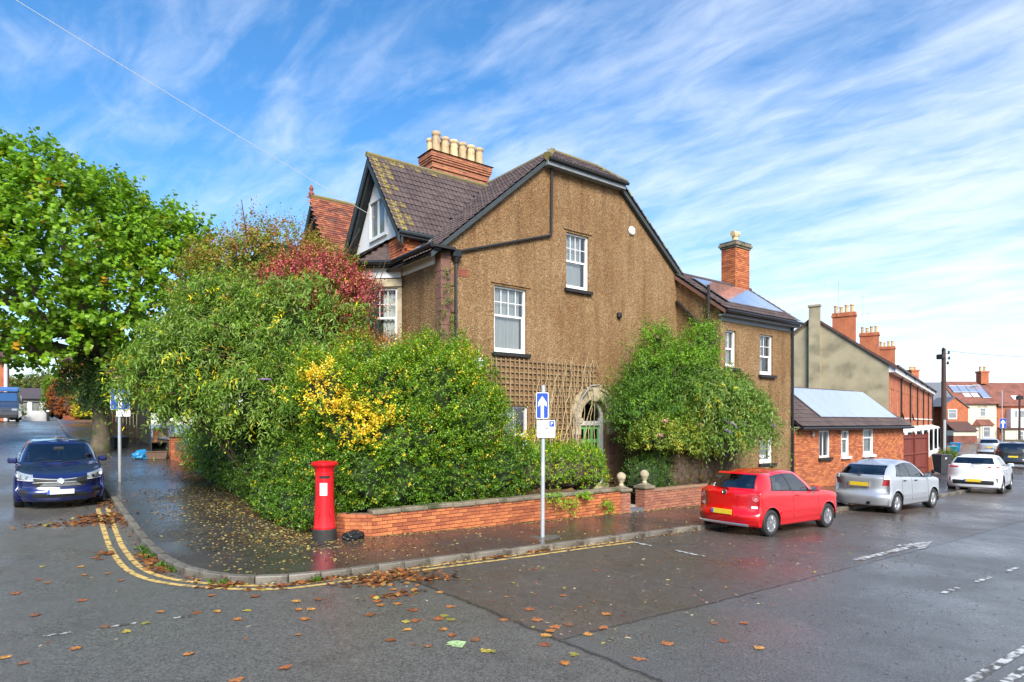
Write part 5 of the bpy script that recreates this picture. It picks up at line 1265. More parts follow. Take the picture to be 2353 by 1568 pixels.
BASE = dict(W=1.65, H=1.465, xf=1.95, xr=-1.95, fa=1.16, ra=-1.30, R=.295, zg=.19, xb=-.28, zbf=.92, zbr=1.01, xw=.96, xg=-1.76, xsr=-1.12, xrf=.14, xrr=-1.44, xst=-.98, fround=1.35, arch=.045,
    zws=.92, zhood=(.68, .69, .71, .78), hoodset=.15, zdeck=.93, tailset=.07, zrg=1.02, zrf=1.40, zrr=1.365, zbumpf=.42, zbumpr=.46, roofw=.67)
def regions(side0=4.35, side1=11.2, bp=(7.85, 8.15), head=((4.35, 5.3, 2.0, 3.9),), tail=((4.3, 6.2, 12.55, 13.6),), rear=(7.2, 8.85, 13.2, 16), front=(7.1, 8.9, 0, 2.85), trim=None, grille=None, lower=True):
    g = {}
    g['windscreen'] = [front]; g['rear_window'] = [rear]
    g['pillar_trim'] = [(7.0, 8.9, side0-.17, side1+.17)]
    segs = []; c = side0
    for a, b in ([bp] if isinstance(bp[0], float) else bp): segs.append((c, a)); c = b
    segs.append((c, side1))
    for k, (a, b) in enumerate(segs): g['side_window#%d' % k] = [(7.2, 8.8, a, b)]
    g['headlight'] = list(head); g['tail_light'] = list(tail)
    if trim: g['bumper_trim'] = trim
    if grille: g['grille'] = grille
    return g
MATS = {'windscreen': M['carglass'], 'rear_window': M['carglass'], 'side_window': M['carglass'], 'headlight': M['headlight'], 'tail_light': M['taillight'], 'bumper_trim': M['trim'], 'grille': M['trim'], 'pillar_trim': M['black']}
OFFS = {'headlight': .004, 'tail_light': .006}

# red three-door hatchback
P = dict(BASE); P.update(mats=MATS, offs=OFFS, wheel=wheel_meshes(.295, 'twin', 8), gaps=(6.1, 8.35), handle=(7.9,), handlebody=True, strip=(6.3, 10.2), mirmat=M['carred'],
    regions=regions(bp=(7.75, 8.05), tail=((4.0, 5.0, 12.55, 13.85),)))
RED, pt_, _ = build_car('red_hatchback', 'bright red three-door hatchback parked at the kerb with round tail lamps', P, M['carred'])
plate(RED, -1.965, .52, M['platey'], y=.02)
p = pt_(5.2, 16)+Vector((-.012, 0, 0)); _, e, u, o_ = badge(RED, p+Vector((0, 0, .0)), .058, (-1, 0, .05))
bars(RED, p, e, u, o_, [(-.5, .62, 0, -.05), (0, -.05, .5, .62), (-.72, .2, -.35, -.72), (-.35, -.72, 0, .0), (0, 0, .35, -.72), (.35, -.72, .72, .2)], .055, .005, M['chrome'])
b = MB(); b.tube([(-1.955+.02*abs(y)**2*2, y*.62, .265) for y in (-1, -.6, -.2, .2, .6, 1)], .030, 6); b.build('bumper_insert', M['alu'], RED, local=True)
for s in (1, -1):              # round lamp rings inside the tail lights
    p = pt_(4.68, 13.15, s); o2 = (p-Vector((p.x*.6, 0, .62))).normalized(); o2 = Vector((-.86, s*.5, .1)).normalized(); e = Vector((0, 0, 1)).cross(o2).normalized(); u = o2.cross(e)
    b = MB(); b.lathe([(.050, .006), (.062, .020), (.074, .006)], 20, p, (e, u, o2)); b.lathe([(.001, .012), (.03, .010)], 16, p, (e, u, o2)); b.build('lamp_ring', M['lampring'], RED, local=True)
    p = pt_(4.12, 13.15, s); b = MB(); b.box(p+o2*.012, (.13, .012, .05), (e, o2, u)); b.build('reversing_lamp', M['tailclear'], RED, local=True)
b = MB(); b.tube([(-1.15, .1, 1.44), (-1.32, .1, 1.60)], .006, 5); b.build('aerial_rod', M['trim'], RED, local=True)
b = MB(); b.tube([(-1.79, -.05, 1.035), (-1.76, .25, 1.06), (-1.77, .33, 1.065)], .013, 5); b.build('rear_wiper', M['trim'], RED, local=True)
RED.location = (14.37, 8.38, G(14.4, 8.4)); RED.rotation_euler = (0, R(1.0), R(-1.0))

# silver five-door with rounded roof
P = dict(BASE); P.update(W=1.66, H=1.53, xf=1.94, xr=-1.93, fa=1.15, ra=-1.31, R=.30, zbf=.97, zbr=1.06, xw=1.14, xg=-1.80, xrf=.28, xrr=-1.30, xsr=-1.15, xst=-.94, zws=.97, zhood=(.74, .76, .78, .84), zdeck=1.00, zrg=1.07, zrf=1.43, zrr=1.38, arch=.085, roofw=.68, zbumpr=.50, bstep=.09,
    mats=MATS, offs=OFFS, wheel=wheel_meshes(.30, 'solid', 6), gaps=(6.0, 8.25, 10.3), handle=(7.7, 9.9), strip=(6.2, 10.2), mirmat=M['trim'],
    regions=regions(bp=((7.75, 8.05), (10.1, 10.25)), tail=((4.3, 6.8, 12.75, 13.5),)))
SIL, pt_, _ = build_car('silver_hatchback', 'silver five-door hatchback with a rounded roof parked by the brick extension', P, M['carsilver'])
plate(SIL, -1.885, .82, M['platey'], y=0, band=False)
b = MB(); b.rbox((-1.872, 0, .82), (.02, .62, .17), .006); b.build('plate_recess', M['alu'], SIL, local=True)
for s in (1, -1):
    p = pt_(5.2, 13.2, s); o2 = Vector((-.86, s*.5, .1)).normalized(); e = Vector((0, 0, 1)).cross(o2).normalized(); u = o2.cross(e); b = MB(); b.rbox(p+o2*.012, (.14, .02, .11), .008, (e, o2, u)); b.build('reversing_lamp', M['tailclear'], SIL, local=True)
p = pt_(5.75, 16); b = MB()
for dz in (0, .035): b.add([p+Vector((-.012, y, z+dz+.03)) for y, z in ((-.05, -.03), (0, .005), (.05, -.03), (.05, -.01), (0, .025), (-.05, -.01))], [(0, 1, 4, 5), (1, 2, 3, 4)])
b.build('badge', M['chrome'], SIL, local=True)
b = MB(); b.tube([(-1.1, 0, 1.51), (-1.22, 0, 1.64)], .006, 5); b.build('aerial_rod', M['trim'], SIL, local=True)
b = MB(); b.lathe([(.045, 0), (.05, .06), (.035, .06), (.035, 0)], 12, (-1.93, -.30, .30), ((0, 1, 0), (0, 0, 1), (-1, 0, 0))); b.build('exhaust', M['trim'], SIL, local=True)
b = MB(); b.tube([(-1.84, -.02, 1.08), (-1.80, .32, 1.12)], .013, 5); b.build('rear_wiper', M['trim'], SIL, local=True)
SIL.location = (21.1, 8.42, G(21.1, 8.4)); SIL.rotation_euler = (0, R(.6), R(-1.5))

# dark blue family hatchback seen from the front
P = dict(BASE); P.update(W=1.81, H=1.485, xf=2.18, xr=-2.19, fa=1.27, ra=-1.39, R=.32, zg=.17, xb=-.30, xw=1.02, xg=-1.95, xrf=.30, xrr=-1.60, xsr=-1.30, xst=-1.1, zbf=.95, zbr=1.03, zws=.97, zhood=(.74, .76, .79, .84), hoodset=.10, zrf=1.44, zrr=1.37, fround=1.25, zbumpf=.42, roofw=.68,
    mats=MATS, offs=OFFS, wheel=wheel_meshes(.32, 'twin', 5), gaps=(6.1, 8.3, 10.4), handle=(7.8, 9.9), handlebody=True, mirmat=M['carblue'],
    regions=regions(bp=(7.75, 8.05), head=((4.55, 5.1, 1.7, 3.5),), grille=[(4.1, 4.9, 0, 1.6)], trim=[(2.1, 2.9, 0, 1.75), (2.6, 3.5, 2.0, 2.9)]))
BLU, pt_, _ = build_car('blue_hatchback', 'dark blue hatchback facing the camera beside the left kerb', P, M['carblue'])
plate(BLU, 2.195, .435, M['platew'], front=True)
for r in (4.86, 4.58):
    q = [pt_(r-.12*(abs(c)/1.7)**2*(1 if r < 4.7 else -.3), abs(c), 1 if c > 0 else -1) for c in np.linspace(-1.75, 1.75, 15)]; b = MB(); b.tube([p+Vector((.012, 0, 0)) for p in q], .011, 5); b.build('grille_bar', M['chrome'], BLU, local=True)
p = pt_(4.72, 0)+Vector((.012, 0, 0)); _, e, u, o_ = badge(BLU, p, .068, (1, 0, .12)); bars(BLU, p, e, u, o_, [(-.5, .25, .15, .45), (.15, .45, .45, .05), (.45, .05, -.15, -.1), (-.15, -.1, -.1, -.55), (-.45, -.1, -.1, .1)], .06, .007, M['chrome'])
for k in range(5):
    b = MB(); q = [pt_(4.14+k*.085, abs(c), 1 if c > 0 else -1) for c in np.linspace(-1.4+.08*k, 1.4-.08*k, 9)]; b.tube([x+Vector((.004, 0, 0)) for x in q], .0045, 4); b.build('grille_mesh', M['galv'], BLU, local=True)
for s in (1, -1):
    for c, rr_ in ((2.1, .04), (2.6, .035)):
        p = pt_(4.84, c, s); o2 = Vector((.9, s*.35, .1)).normalized(); e = Vector((0, 0, 1)).cross(o2).normalized(); u = o2.cross(e); b = MB(); b.lathe([(rr_, .004), (rr_*.8, .014), (.001, .016)], 14, p, (e, u, o2)); b.build('lamp_lens', M['carglass'], BLU, local=True)
    b = MB(); q = [pt_(4.62-.03*k, 1.8+k*.28, s)+Vector((.01, 0, 0)) for k in range(6)]; b.tube(q, .008, 5); b.build('running_light', M['tailclear'], BLU, local=True)
for y0, y1 in ((-.55, .05), (.05, .6)): b = MB(); b.tube([(1.0, y0, .985), (.93, y0*.5+y1*.5, 1.02), (.90, y1, 1.035)], .012, 5); b.build('wiper', M['trim'], BLU, local=True)
b = MB(); b.tube([(.55, 0, 1.30), (.55, 0, 1.12)], .012, 5); b.rbox((.56, 0, 1.31), (.03, .22, .07), .01); b.build('rear_view_mirror', M['trim'], BLU, local=True)
b = MB(); b.tube([(-1.2, 0, 1.46), (-1.32, 0, 1.66)], .006, 5); b.build('aerial_rod', M['trim'], BLU, local=True)
BLU.location = (.66, 20.4, G(.66, 20.4)); BLU.rotation_euler = (0, R(3.2), R(-90.5))

# white hatchback, back view
P = dict(BASE); P.update(W=1.76, H=1.46, xf=2.13, xr=-2.13, fa=1.22, ra=-1.38, R=.32, zg=.20, xw=1.0, xg=-1.97, xrf=.25, xrr=-1.62, xsr=-1.25, xst=-1.1, zbf=.95, zbr=1.07, zdeck=.98, zrg=1.10, zrr=1.37, roofw=.66, zbumpr=.48,
    mats=MATS, offs=OFFS, wheel=wheel_meshes(.32, 'solid', 5), gaps=(6.1, 8.3, 10.4), handle=(7.8, 9.9), handlebody=True, mirmat=M['carwhite'],
    regions=regions(tail=((5.0, 5.9, 12.6, 14.4),), trim=[(2.15, 3.1, 13.6, 16)]))
WHI, pt_, _ = build_car('white_hatchback', 'white hatchback with slim red tail lamps and black lower bumper, back towards the camera', P, M['carwhite'])
plate(WHI, -2.14, .50, M['platey'])
b = MB(); q = pt_(5.35, 16)+Vector((-.012, 0, 0)); ring = [q+Vector((0, .075*math.cos(a), .045*math.sin(a))) for a in [2*math.pi*k/18 for k in range(19)]]; b.tube(ring, .007, 5, cap=False); ring = [q+Vector((0, .03*math.cos(a), .042*math.sin(a))) for a in [2*math.pi*k/14 for k in range(15)]]; b.tube(ring, .006, 5, cap=False); b.build('badge', M['chrome'], WHI, local=True)
for s in (1, -1): b = MB(); p = pt_(3.3, 13.3, s); b.rbox(p+Vector((-.01, s*.01, 0)), (.03, .05, .16), .01); b.build('reflector', M['trim'], WHI, local=True)
b = MB(); b.tube([(-2.02, .05, 1.12), (-1.98, -.3, 1.14)], .013, 5); b.build('rear_wiper', M['trim'], WHI, local=True)
WHI.location = (30.6, 8.75, G(30.6, 8.75)); WHI.rotation_euler = (0, R(.6), R(9))

# dark estate with roof rails, and a silver crossover further on
P2 = dict(P); P2.update(W=1.86, H=1.68, R=.36, zg=.26, zbf=1.08, zbr=1.16, zws=1.08, zhood=(.92, .94, .95, .98), zdeck=1.08, zrg=1.2, zrf=1.62, zrr=1.58, xg=-2.0, xrr=-1.72, wheel=wheel_meshes(.36, 'solid', 5), mirmat=M['cardark'], regions=regions(tail=((5.0, 6.2, 12.6, 13.6),), trim=[(1.2, 2.9, 13.2, 16)]))
SUV, pt_, _ = build_car('dark_estate_car', 'dark estate car with silver roof rails parked behind the white hatchback', P2, M['cardark'])
for s in (1, -1): b = MB(); b.tube([(-1.6, s*.62, 1.63), (-1.45, s*.62, 1.70), (.0, s*.62, 1.74), (.2, s*.62, 1.66)], .02, 6); b.build('roof_rail', M['alu'], SUV, local=True)
plate(SUV, -2.15, .75, M['platey'])
SUV.location = (51.3, 13.0, G(51, 13)); SUV.rotation_euler = (0, R(.5), R(16))
P3 = dict(P2); P3.update(mirmat=M['carsilver'])
SI2, pt_, _ = build_car('silver_crossover', 'tall silver crossover parked furthest along the right-hand street', P3, M['carsilver'])
plate(SI2, -2.15, .85, M['platey'])
SI2.location = (70.7, 19.6, G(70, 19)); SI2.rotation_euler = (0, R(.5), R(16))
# ---------------------------------------------------------------- garden walls of brick
def gbase(u, v): return G(u, v)+.10
GW = thing('garden_wall', 'red brick garden wall with stone coping below the hedges on the corner', 'wall', (9, 11.6, .1), 'brick garden walls by the pavement')
b = MB(); gw0, gw1 = 5.42, 12.55
b.add([(gw0, 11.62, -.3), (gw1, 11.62, -.4), (gw1, 11.62, .60), (gw0, 11.62, .62), (gw0, 11.83, -.3), (gw1, 11.83, -.4), (gw1, 11.83, .60), (gw0, 11.83, .62)], [(0, 1, 2, 3), (3, 2, 6, 7), (1, 5, 6, 2), (0, 3, 7, 4)]); b.build('mortar_bed', M['mortar'], GW)
def zt_(c): return .60
bricks(GW, (gw0, 11.60, -.13), (1, 0, 0), (0, -1, 0), gw1-gw0, .75, 'brick', z_bot=lambda c: gbase(gw0+c, 11.6)+.13-.05, budget=275, jit=.006, order=lambda t: -t[2])
bricks(GW, (gw1+.01, 11.60, -.13), (0, 1, 0), (1, 0, 0), .24, .75, 'brick', budget=20)
k = 0; u = gw0
while u < gw1-.1:
    l = min(rnd.uniform(.55, .75), gw1+.06-u); b = MB(); b.rbox((u+l/2, 11.71, .655+rnd.uniform(-.006, .006)), (l-.012, .30, .09), .02); b.build('coping_stone', M['coping'], GW); u += l
# chamfered stretch behind the pillar box
CW_ = [Vector((5.42, 11.62, 0)), Vector((5.0, 11.95, 0)), Vector((4.74, 12.5, 0)), Vector((4.64, 13.6, 0)), Vector((4.50, 15.6, 0))]
for A, B in zip(CW_, CW_[1:]):
    d = (B-A); l = d.length; d.normalize(); o_ = Vector((d.y, -d.x, 0)); o_ = o_ if o_.x+o_.y*.3 < 0 else -o_
    zb_ = min(gbase(A.x, A.y), gbase(B.x, B.y))-.1
    b = MB(); q0, q1 = A-o_*.02, B-o_*.02; up = Vector(Z3); b.add([q0+up*zb_, q1+up*zb_, q1+up*.62, q0+up*.62, q0+up*.62-o_*.2, q1+up*.62-o_*.2], [(0, 1, 2, 3), (3, 2, 5, 4)]); b.build('mortar_bed', M['mortar'], GW)
    n = o_; ax_ = d if d.cross(Vector(Z3)).dot(n) > 0 else -d; st = A if ax_ == d else B
    bricks(GW, (st.x, st.y, zb_+.0), ax_, n, l, .62-zb_, 'brick', budget=0)
GW2 = thing('garden_wall', 'pinkish brick garden wall with mortar-smeared coping behind the red car', 'wall', (15, 11.6, 0), 'brick garden walls by the pavement')
b = MB(); b.add([(13.86, 11.62, -.5), (18.4, 11.62, -.5), (18.4, 11.62, .48), (13.86, 11.62, .52), (13.86, 11.83, -.4), (18.4, 11.83, -.4), (18.4, 11.83, .48), (13.86, 11.83, .52)], [(0, 1, 2, 3), (3, 2, 6, 7), (0, 3, 7, 4)]); b.build('mortar_bed', M['mortar2'], GW2)
M['brickpink'] = mat('brick_pink', (.33, .13, .08), .88, .22, 14, .3, 90, objrnd=.22, dirt=((.34, .25, .18), 5, .55, .75))
bricks(GW2, (13.86, 11.60, -.23), (1, 0, 0), (0, -1, 0), 4.5, .72, 'brickpink', z_bot=lambda c: gbase(13.9+c, 11.6)+.23-.05, budget=200, jit=.007)
u = 13.86
while u < 18.3:
    l = rnd.uniform(.5, .7); b = MB(); b.rbox((u+l/2, 11.71, .53+rnd.uniform(-.006, .006)), (l-.012, .27, .08), .02); b.build('coping_stone', M['mortar2'], GW2); u += l
def gate_pier(x, label, z1):
    zb = gbase(x, 11.7); t = thing('gate_pier', label, 'gate pier', (x, 11.72, zb), 'gate piers at the garden entrance')
    b = MB(); b.bx(x-.165, x+.165, 11.575, 11.905, zb-.1, z1); b.build('mortar_core', M['mortar2'], t)
    bricks(t, (x-.175, 11.565, zb-.02), (1, 0, 0), (0, -1, 0), .35, z1-zb, 'brickpink'); bricks(t, (x-.175, 11.915, zb-.02), (0, -1, 0), (-1, 0, 0), .35, z1-zb, 'brickpink'); bricks(t, (x+.175, 11.565, zb-.02), (0, 1, 0), (1, 0, 0), .35, z1-zb, 'brickpink')
    b = MB(); b.rbox((x, 11.74, z1+.04), (.44, .44, .08), .02); b.rbox((x, 11.74, z1+.11), (.33, .33, .07), .02, taper=.6); b.build('pier_cap', M['coping'], t)
    b = MB(); b.lathe([(.09, 0), (.06, .05), (.05, .09), (.09, .13)]+[(.125*math.sin(a), .25-.125*math.cos(a)) for a in [math.pi*(.25+.73*k/10) for k in range(11)]], 16, (x, 11.74, z1+.14)); b.build('ball_finial', M['stone'], t, smooth=True)
    return t
gate_pier(13.66, 'brick gate pier with a stone ball finial, right of the garden entrance', .60)
gate_pier(12.72, 'brick gate pier with ball finial half hidden by the clipped hedge', .58)
b = MB(); b.bx(12.9, 13.5, 11.6, 11.85, gbase(13, 11.7)-.1, gbase(13, 11.7)+.07); o = b.build('door_step', M['slate'], None); tag(o, 'dark wet threshold step across the garden entrance', 'step')
# path to the door
b = MB()
for k in range(6): b.bx(12.85, 13.5 if k < 4 else 14.9, 11.9+k*.42, 12.3+k*.42, .05, .14)
o = b.build('garden_path', M['concrete']); o['kind'] = 'structure'

# ---------------------------------------------------------------- pillar box
px_, py_ = 4.50, 11.72; pz = gbase(px_, py_); PB = thing('pillar_box', 'red cast iron pillar box with a black base on the corner pavement', 'post box', (px_, py_, pz))
face = Vector((0-px_, 0-py_, 0)).normalized(); side_ = Vector((-face.y, face.x, 0))
rs = .172
b = MB(); b.lathe([(.222, .0), (.222, .20), (.214, .215)], 32, (px_, py_, pz)); b.build('base', mat('black_base', (.028, .026, .022), .7, .35, 14, .2, 60), PB, smooth=False)
b = MB(); b.lathe([(.206, .215), (.212, .235), (.210, .25), (.200, .30), (.188, .50), (.176, .75), (rs, .86), (rs, 1.11), (rs*1.03, 1.115), (rs*1.03, 1.14), (rs, 1.145), (rs, 1.25), (rs*1.03, 1.255), (rs*1.03, 1.275), (rs*1.0, 1.28), (rs*1.0, 1.31), (rs*1.12, 1.36), (rs*1.15, 1.38), (rs*1.33, 1.405), (rs*1.38, 1.43), (rs*1.38, 1.465), (rs*1.30, 1.48), (rs*1.05, 1.49), (rs*.6, 1.50), (.01, 1.505)], 40, (px_, py_, pz)); bd = b.build('body', M['pillarred'], PB); auto_smooth(bd, 40)
b = MB()
for k in range(44):
    a = 2*math.pi*k/44; c = Vector((px_+rs*1.375*math.cos(a), py_+rs*1.375*math.sin(a), pz+1.445)); b.box(c, (.012, .014, .04), ((math.cos(a), math.sin(a), 0), (-math.sin(a), math.cos(a), 0), Z3))
b.build('cap_beading', M['pillarred'], PB)['kind'] = 'stuff'
def curved(mb, r, w, z0, z1, lift=.004, n=10, cen=0.):
    for k in range(n):
        a0, a1 = cen-w/2+w*k/n, cen-w/2+w*(k+1)/n
        P = lambda a, z: Vector((px_, py_, pz+z))+(face*math.cos(a)+side_*math.sin(a))*(r+lift)
        mb.quad(P(a0, z0), P(a1, z0), P(a1, z1), P(a0, z1))
b = MB(); curved(b, rs, 1.15, 1.175, 1.22, .004); b.build('posting_slot', M['blackmatt'], PB)
for z0, z1 in ((1.155, 1.172), (1.223, 1.238)): b = MB(); curved(b, rs, 1.35, z0, z1, .012); b.build('slot_lip', M['pillarred'], PB)
b = MB(); curved(b, rs, .86, .845, 1.105, .006, cen=-.12); b.build('plate_frame', M['pillarred'], PB)
b = MB(); curved(b, rs, .76, .855, 1.09, .009, cen=-.12); pl_ = b.build('collection_plate', M['signwhite'], PB)
b = MB()
for k in range(6): curved(b, rs, .22 if k != 2 else .40, 1.06-k*.034, 1.072-k*.034, .0115, 5, -.12-.2+.02*k if k % 2 else -.28)
for k in range(3): curved(b, rs, .15, 1.05-k*.06, 1.065-k*.06, .0115, 4, .08)
b.build('plate_print', mat('faint_print', (.42, .42, .48), .6, 0), pl_)
b = MB(); P = lambda a, z, l: Vector((px_, py_, pz+z))+(face*math.cos(a)+side_*math.sin(a))*(rs+l+max(0, .86-z)*.055)
for a in (-.62, .62): b.tube([P(a, .34, .001), P(a, .86, .001), P(a, 1.10, .001)], .004, 4)
b.tube([P(-.62+1.24*k/8, 1.10, .001) for k in range(9)], .004, 4); b.build('door_joint', mat('deep_red', (.22, .004, .006), .5, 0), PB)
b = MB(); 
for s in (-1, 1): b.tube([P(.55*s, .45, .004), P(.55*s, .52, .012), P(.55*s, .59, .004)], .012, 6)
b.build('hinge', M['pillarred'], PB)
# bin bag slumped beside it
bx_, by_ = 4.98, 11.50; bz = gbase(bx_, by_); bm = bmesh.new(); bmesh.ops.create_icosphere(bm, subdivisions=4, radius=1)
from mathutils import noise as mnoise
for v in bm.verts:
    p = v.co.copy(); n_ = mnoise.noise(p*3.1)*.18+mnoise.noise(p*8.0)*.10+abs(mnoise.noise(p*14))*.08
    v.co = p*(1+n_); v.co.z = max(v.co.z*1.0, -.55)
    v.co.x *= .24; v.co.y *= .17; v.co.z = (v.co.z+.55)*.105
me = bpy.data.meshes.new('bin_bag'); bm.to_mesh(me); bm.free(); me.materials.append(M['black']); me.polygons.foreach_set('use_smooth', [False]*len(me.polygons))
o = bpy.data.objects.new('bin_bag', me); COL.objects.link(o); o.location = (bx_, by_, bz-.005); o.rotation_euler = (0, 0, .4); tag(o, 'crumpled black plastic bin bag beside the pillar box', 'bin bag')

# ---------------------------------------------------------------- signs
def text(parent, s, pos, right, up, size, m, depth=.0, name='lettering', align='CENTER'):
    cu = bpy.data.curves.new(name, 'FONT'); cu.body = s; cu.size = size; cu.align_x = align; cu.align_y = 'CENTER'; cu.extrude = .0004
    tmp = bpy.data.objects.new(name, cu); COL.objects.link(tmp); dg = bpy.context.evaluated_depsgraph_get(); me = bpy.data.meshes.new_from_object(tmp.evaluated_get(dg)); bpy.data.objects.remove(tmp)
    me.materials.clear(); me.materials.append(m); o = bpy.data.objects.new(name, me); COL.objects.link(o); o.parent = parent
    r, u = Vector(right).normalized(), Vector(up).normalized(); n = r.cross(u); q = Vector(pos)-origin(parent)
    o.matrix_local = Matrix(((r.x, u.x, n.x, q.x), (r.y, u.y, n.y, q.y), (r.z, u.z, n.z, q.z), (0, 0, 0, 1))); return o
def rounded(w, h, r, n=5):
    pts = []
    for cx_, cy_, a0 in ((w/2-r, h/2-r, 0), (-w/2+r, h/2-r, 90), (-w/2+r, -h/2+r, 180), (w/2-r, -h/2+r, 270)):
        for k in range(n+1): a = R(a0+90*k/n); pts.append((cx_+r*math.cos(a), cy_+r*math.sin(a)))
    return pts
def panel(parent, name, c, r, u, w, h, m, rad=.02, th=.004, off=0.):
    n = Vector(r).cross(Vector(u)).normalized(); b = MB(); b.prism(rounded(w, h, rad), th, Vector(c)+n*off, (Vector(r), Vector(u), n)); return b.build(name, m, parent)
def arrow_pts(w, h): 
    return [(-.14*w, -.5*h), (.14*w, -.5*h), (.14*w, .06*h), (.40*w, -.03*h), (.38*w, .17*h), (0, .43*h), (-.38*w, .17*h), (-.40*w, -.03*h), (-.14*w, .06*h)]
def arrow_sign(parent, c, r, w, h):
    u = Vector(Z3); r = Vector(r); n = r.cross(u)
    panel(parent, 'sign_border', c, r, u, w, h, M['signwhite'], .035); s = panel(parent, 'sign_face', c, r, u, w-.03, h-.03, M['signblue'], .025, .003, .004)
    b = MB(); b.poly(arrow_pts(w*.86, h*.88), (), lambda p: Vector(c)+r*p[0]+u*(p[1]-.01)+n*.0085); b.build('arrow', M['signwhite'], s); return s
ox, oy = 8.30, 9.80; oz = gbase(ox, oy); SP = thing('sign_post', 'grey post carrying a one-way arrow sign and a parking plate', 'road sign', (ox, oy, oz))
d_ = math.hypot(ox, oy); top = 3.17
b = MB(); b.tube([(ox, oy, oz-.02), (ox+.02, oy, top)], .042, 14); b.lathe([(.044, 0), (.03, .02), (.001, .025)], 12, (ox+.02, oy, top)); b.build('post', M['galv'], SP)
sr = Vector((.80, -.60, 0)); sc_ = Vector((ox, oy, 0))-Vector((-sr.y*-1, sr.x, 0))*0
nn = sr.cross(Vector(Z3)); sc0 = Vector((ox-.01, oy, 0))+nn*.055
arrow_sign(SP, sc0+Vector((0, 0, 2.78))-sr*.0, sr, .255, .53)
pp_ = sc0+Vector((0, 0, 2.31))+sr*.075
pl_ = panel(SP, 'parking_plate', pp_, sr, Vector(Z3), .37, .35, M['signwhite'], .02)
fp = lambda x, z: pp_+sr*x+Vector((0, 0, z))+nn*.0055
text(pl_, 'Mon - Sat', fp(-.065, .125), sr, Z3, .058, M['ink']); text(pl_, '8am - 6pm', fp(-.065, .07), sr, Z3, .052, M['ink']); text(pl_, 'Resident', fp(.03, -.075), sr, Z3, .052, M['ink']); text(pl_, 'permit holders', fp(.01, -.128), sr, Z3, .046, M['ink'])
sq = panel(pl_, 'parking_square', fp(.115, .10), sr, Vector(Z3), .098, .115, M['signblue'], .008, .001, .0); text(sq, 'P', fp(.115, .10)+nn*.003, sr, Z3, .105, M['signwhite'])
b = MB(); b.poly([(-.035, .008), (-.035, -.008), (.01, -.008), (.01, -.02), (.04, 0), (.01, .02), (.01, .008)], (), lambda p: fp(p[0]+.005, p[1]-.0)); b.build('arrow', M['ink'], pl_)
b = MB(); b.poly([(-.16, -.09), (-.125, -.09), (-.12, -.12), (-.14, -.112)], (), lambda p: fp(*p)); b.build('sticker', M['ink'], pl_)
for z in (2.95, 2.62, 2.40, 2.22): b = MB(); b.tube([(ox, oy, z-.012), (ox, oy, z+.012)], .048, 12); b.build('clip', M['galv'], SP)
b = MB(); curved_ = [(ox+.0445*math.cos(a), oy+.0445*math.sin(a)) for a in [R(-150+12*k) for k in range(6)]]
for p, q in zip(curved_, curved_[1:]): b.quad((*p, 1.35), (*q, 1.35), (*q, 1.62), (*p, 1.62))
b.build('sticker', M['signwhite'], SP)
b = MB(); b.prism([(.36*math.cos(a)*1.2, .26*math.sin(a)) for a in [2*math.pi*k/16 for k in range(16)]], .004, (ox-.05, oy-.05, oz)); o = b.build('pavement_patch', mat('old_patch', (.11, .105, .095), .4, .25, 14, .3, 80)); o['kind'] = 'structure'
lx, ly = 2.18, 21.8; lz = gbase(lx, ly); LP = thing('sign_post', 'grey sign post by the left pavement with a blue sign in the leaves', 'road sign', (lx, ly, lz))
b = MB(); b.tube([(lx, ly, lz-.02), (lx-.01, ly, 3.45)], .045, 12); b.build('post', M['galv'], LP)
sr = Vector((.96, -.28, 0)).normalized(); nn = sr.cross(Vector(Z3))
c = Vector((lx+.02, ly, 3.12))+nn*.06
panel(LP, 'sign_border', c, sr, Vector(Z3), .50, .62, M['signwhite'], .03); s = panel(LP, 'sign_face', c, sr, Vector(Z3), .47, .59, M['signblue'], .02, .003, .004); b = MB(); b.poly(arrow_pts(.36, .5), (), lambda p: c+sr*p[0]+Vector((0, 0, p[1]))+nn*.0085); b.build('arrow', M['signwhite'], s)
panel(LP, 'lower_plate', c+Vector((0, 0, -.42))+sr*.08, sr, Vector(Z3), .36, .18, M['signwhite'], .015)
# street name plate on short posts
n1, n2 = Vector((4.36, 15.2, 0)), Vector((4.42, 13.95, 0)); NP = thing('street_name_plate', 'cream street name plate on two short dark posts under the corner hedge', 'street sign', (4.4, 14.6, .25))
d = (n2-n1).normalized(); out_ = Vector((d.y, -d.x, 0)); out_ = out_ if out_.x < 0 else -out_
for p in (n1, n2): z = gbase(p.x, p.y); b = MB(); b.rbox(p+Vector((0, 0, z+.38)), (.09, .09, .86), .012); b.build('post', mat('dark_post', (.03, .028, .025), .7, .2), NP)
b = MB(); b.box(n1.lerp(n2, .12)+out_*.06+Vector((0, 0, .86)), (.5, .02, .26), (d, out_, Z3)); pl_ = b.build('plate', mat('cream_plate', (.55, .53, .40), .5, .08), NP)
b = MB(); m_ = n1.lerp(n2, .12)+out_*.072+Vector((0, 0, .86))
for s0, s1, z0, z1 in ((-.24, .24, .105, .115), (-.24, .24, -.115, -.105), (-.24, -.23, -.105, .105), (.23, .24, -.105, .105)): b.quad(*[m_+d*a+Vector((0, 0, e)) for a, e in ((s0, z0), (s1, z0), (s1, z1), (s0, z1))])
b.build('plate_border', M['ink'], pl_)

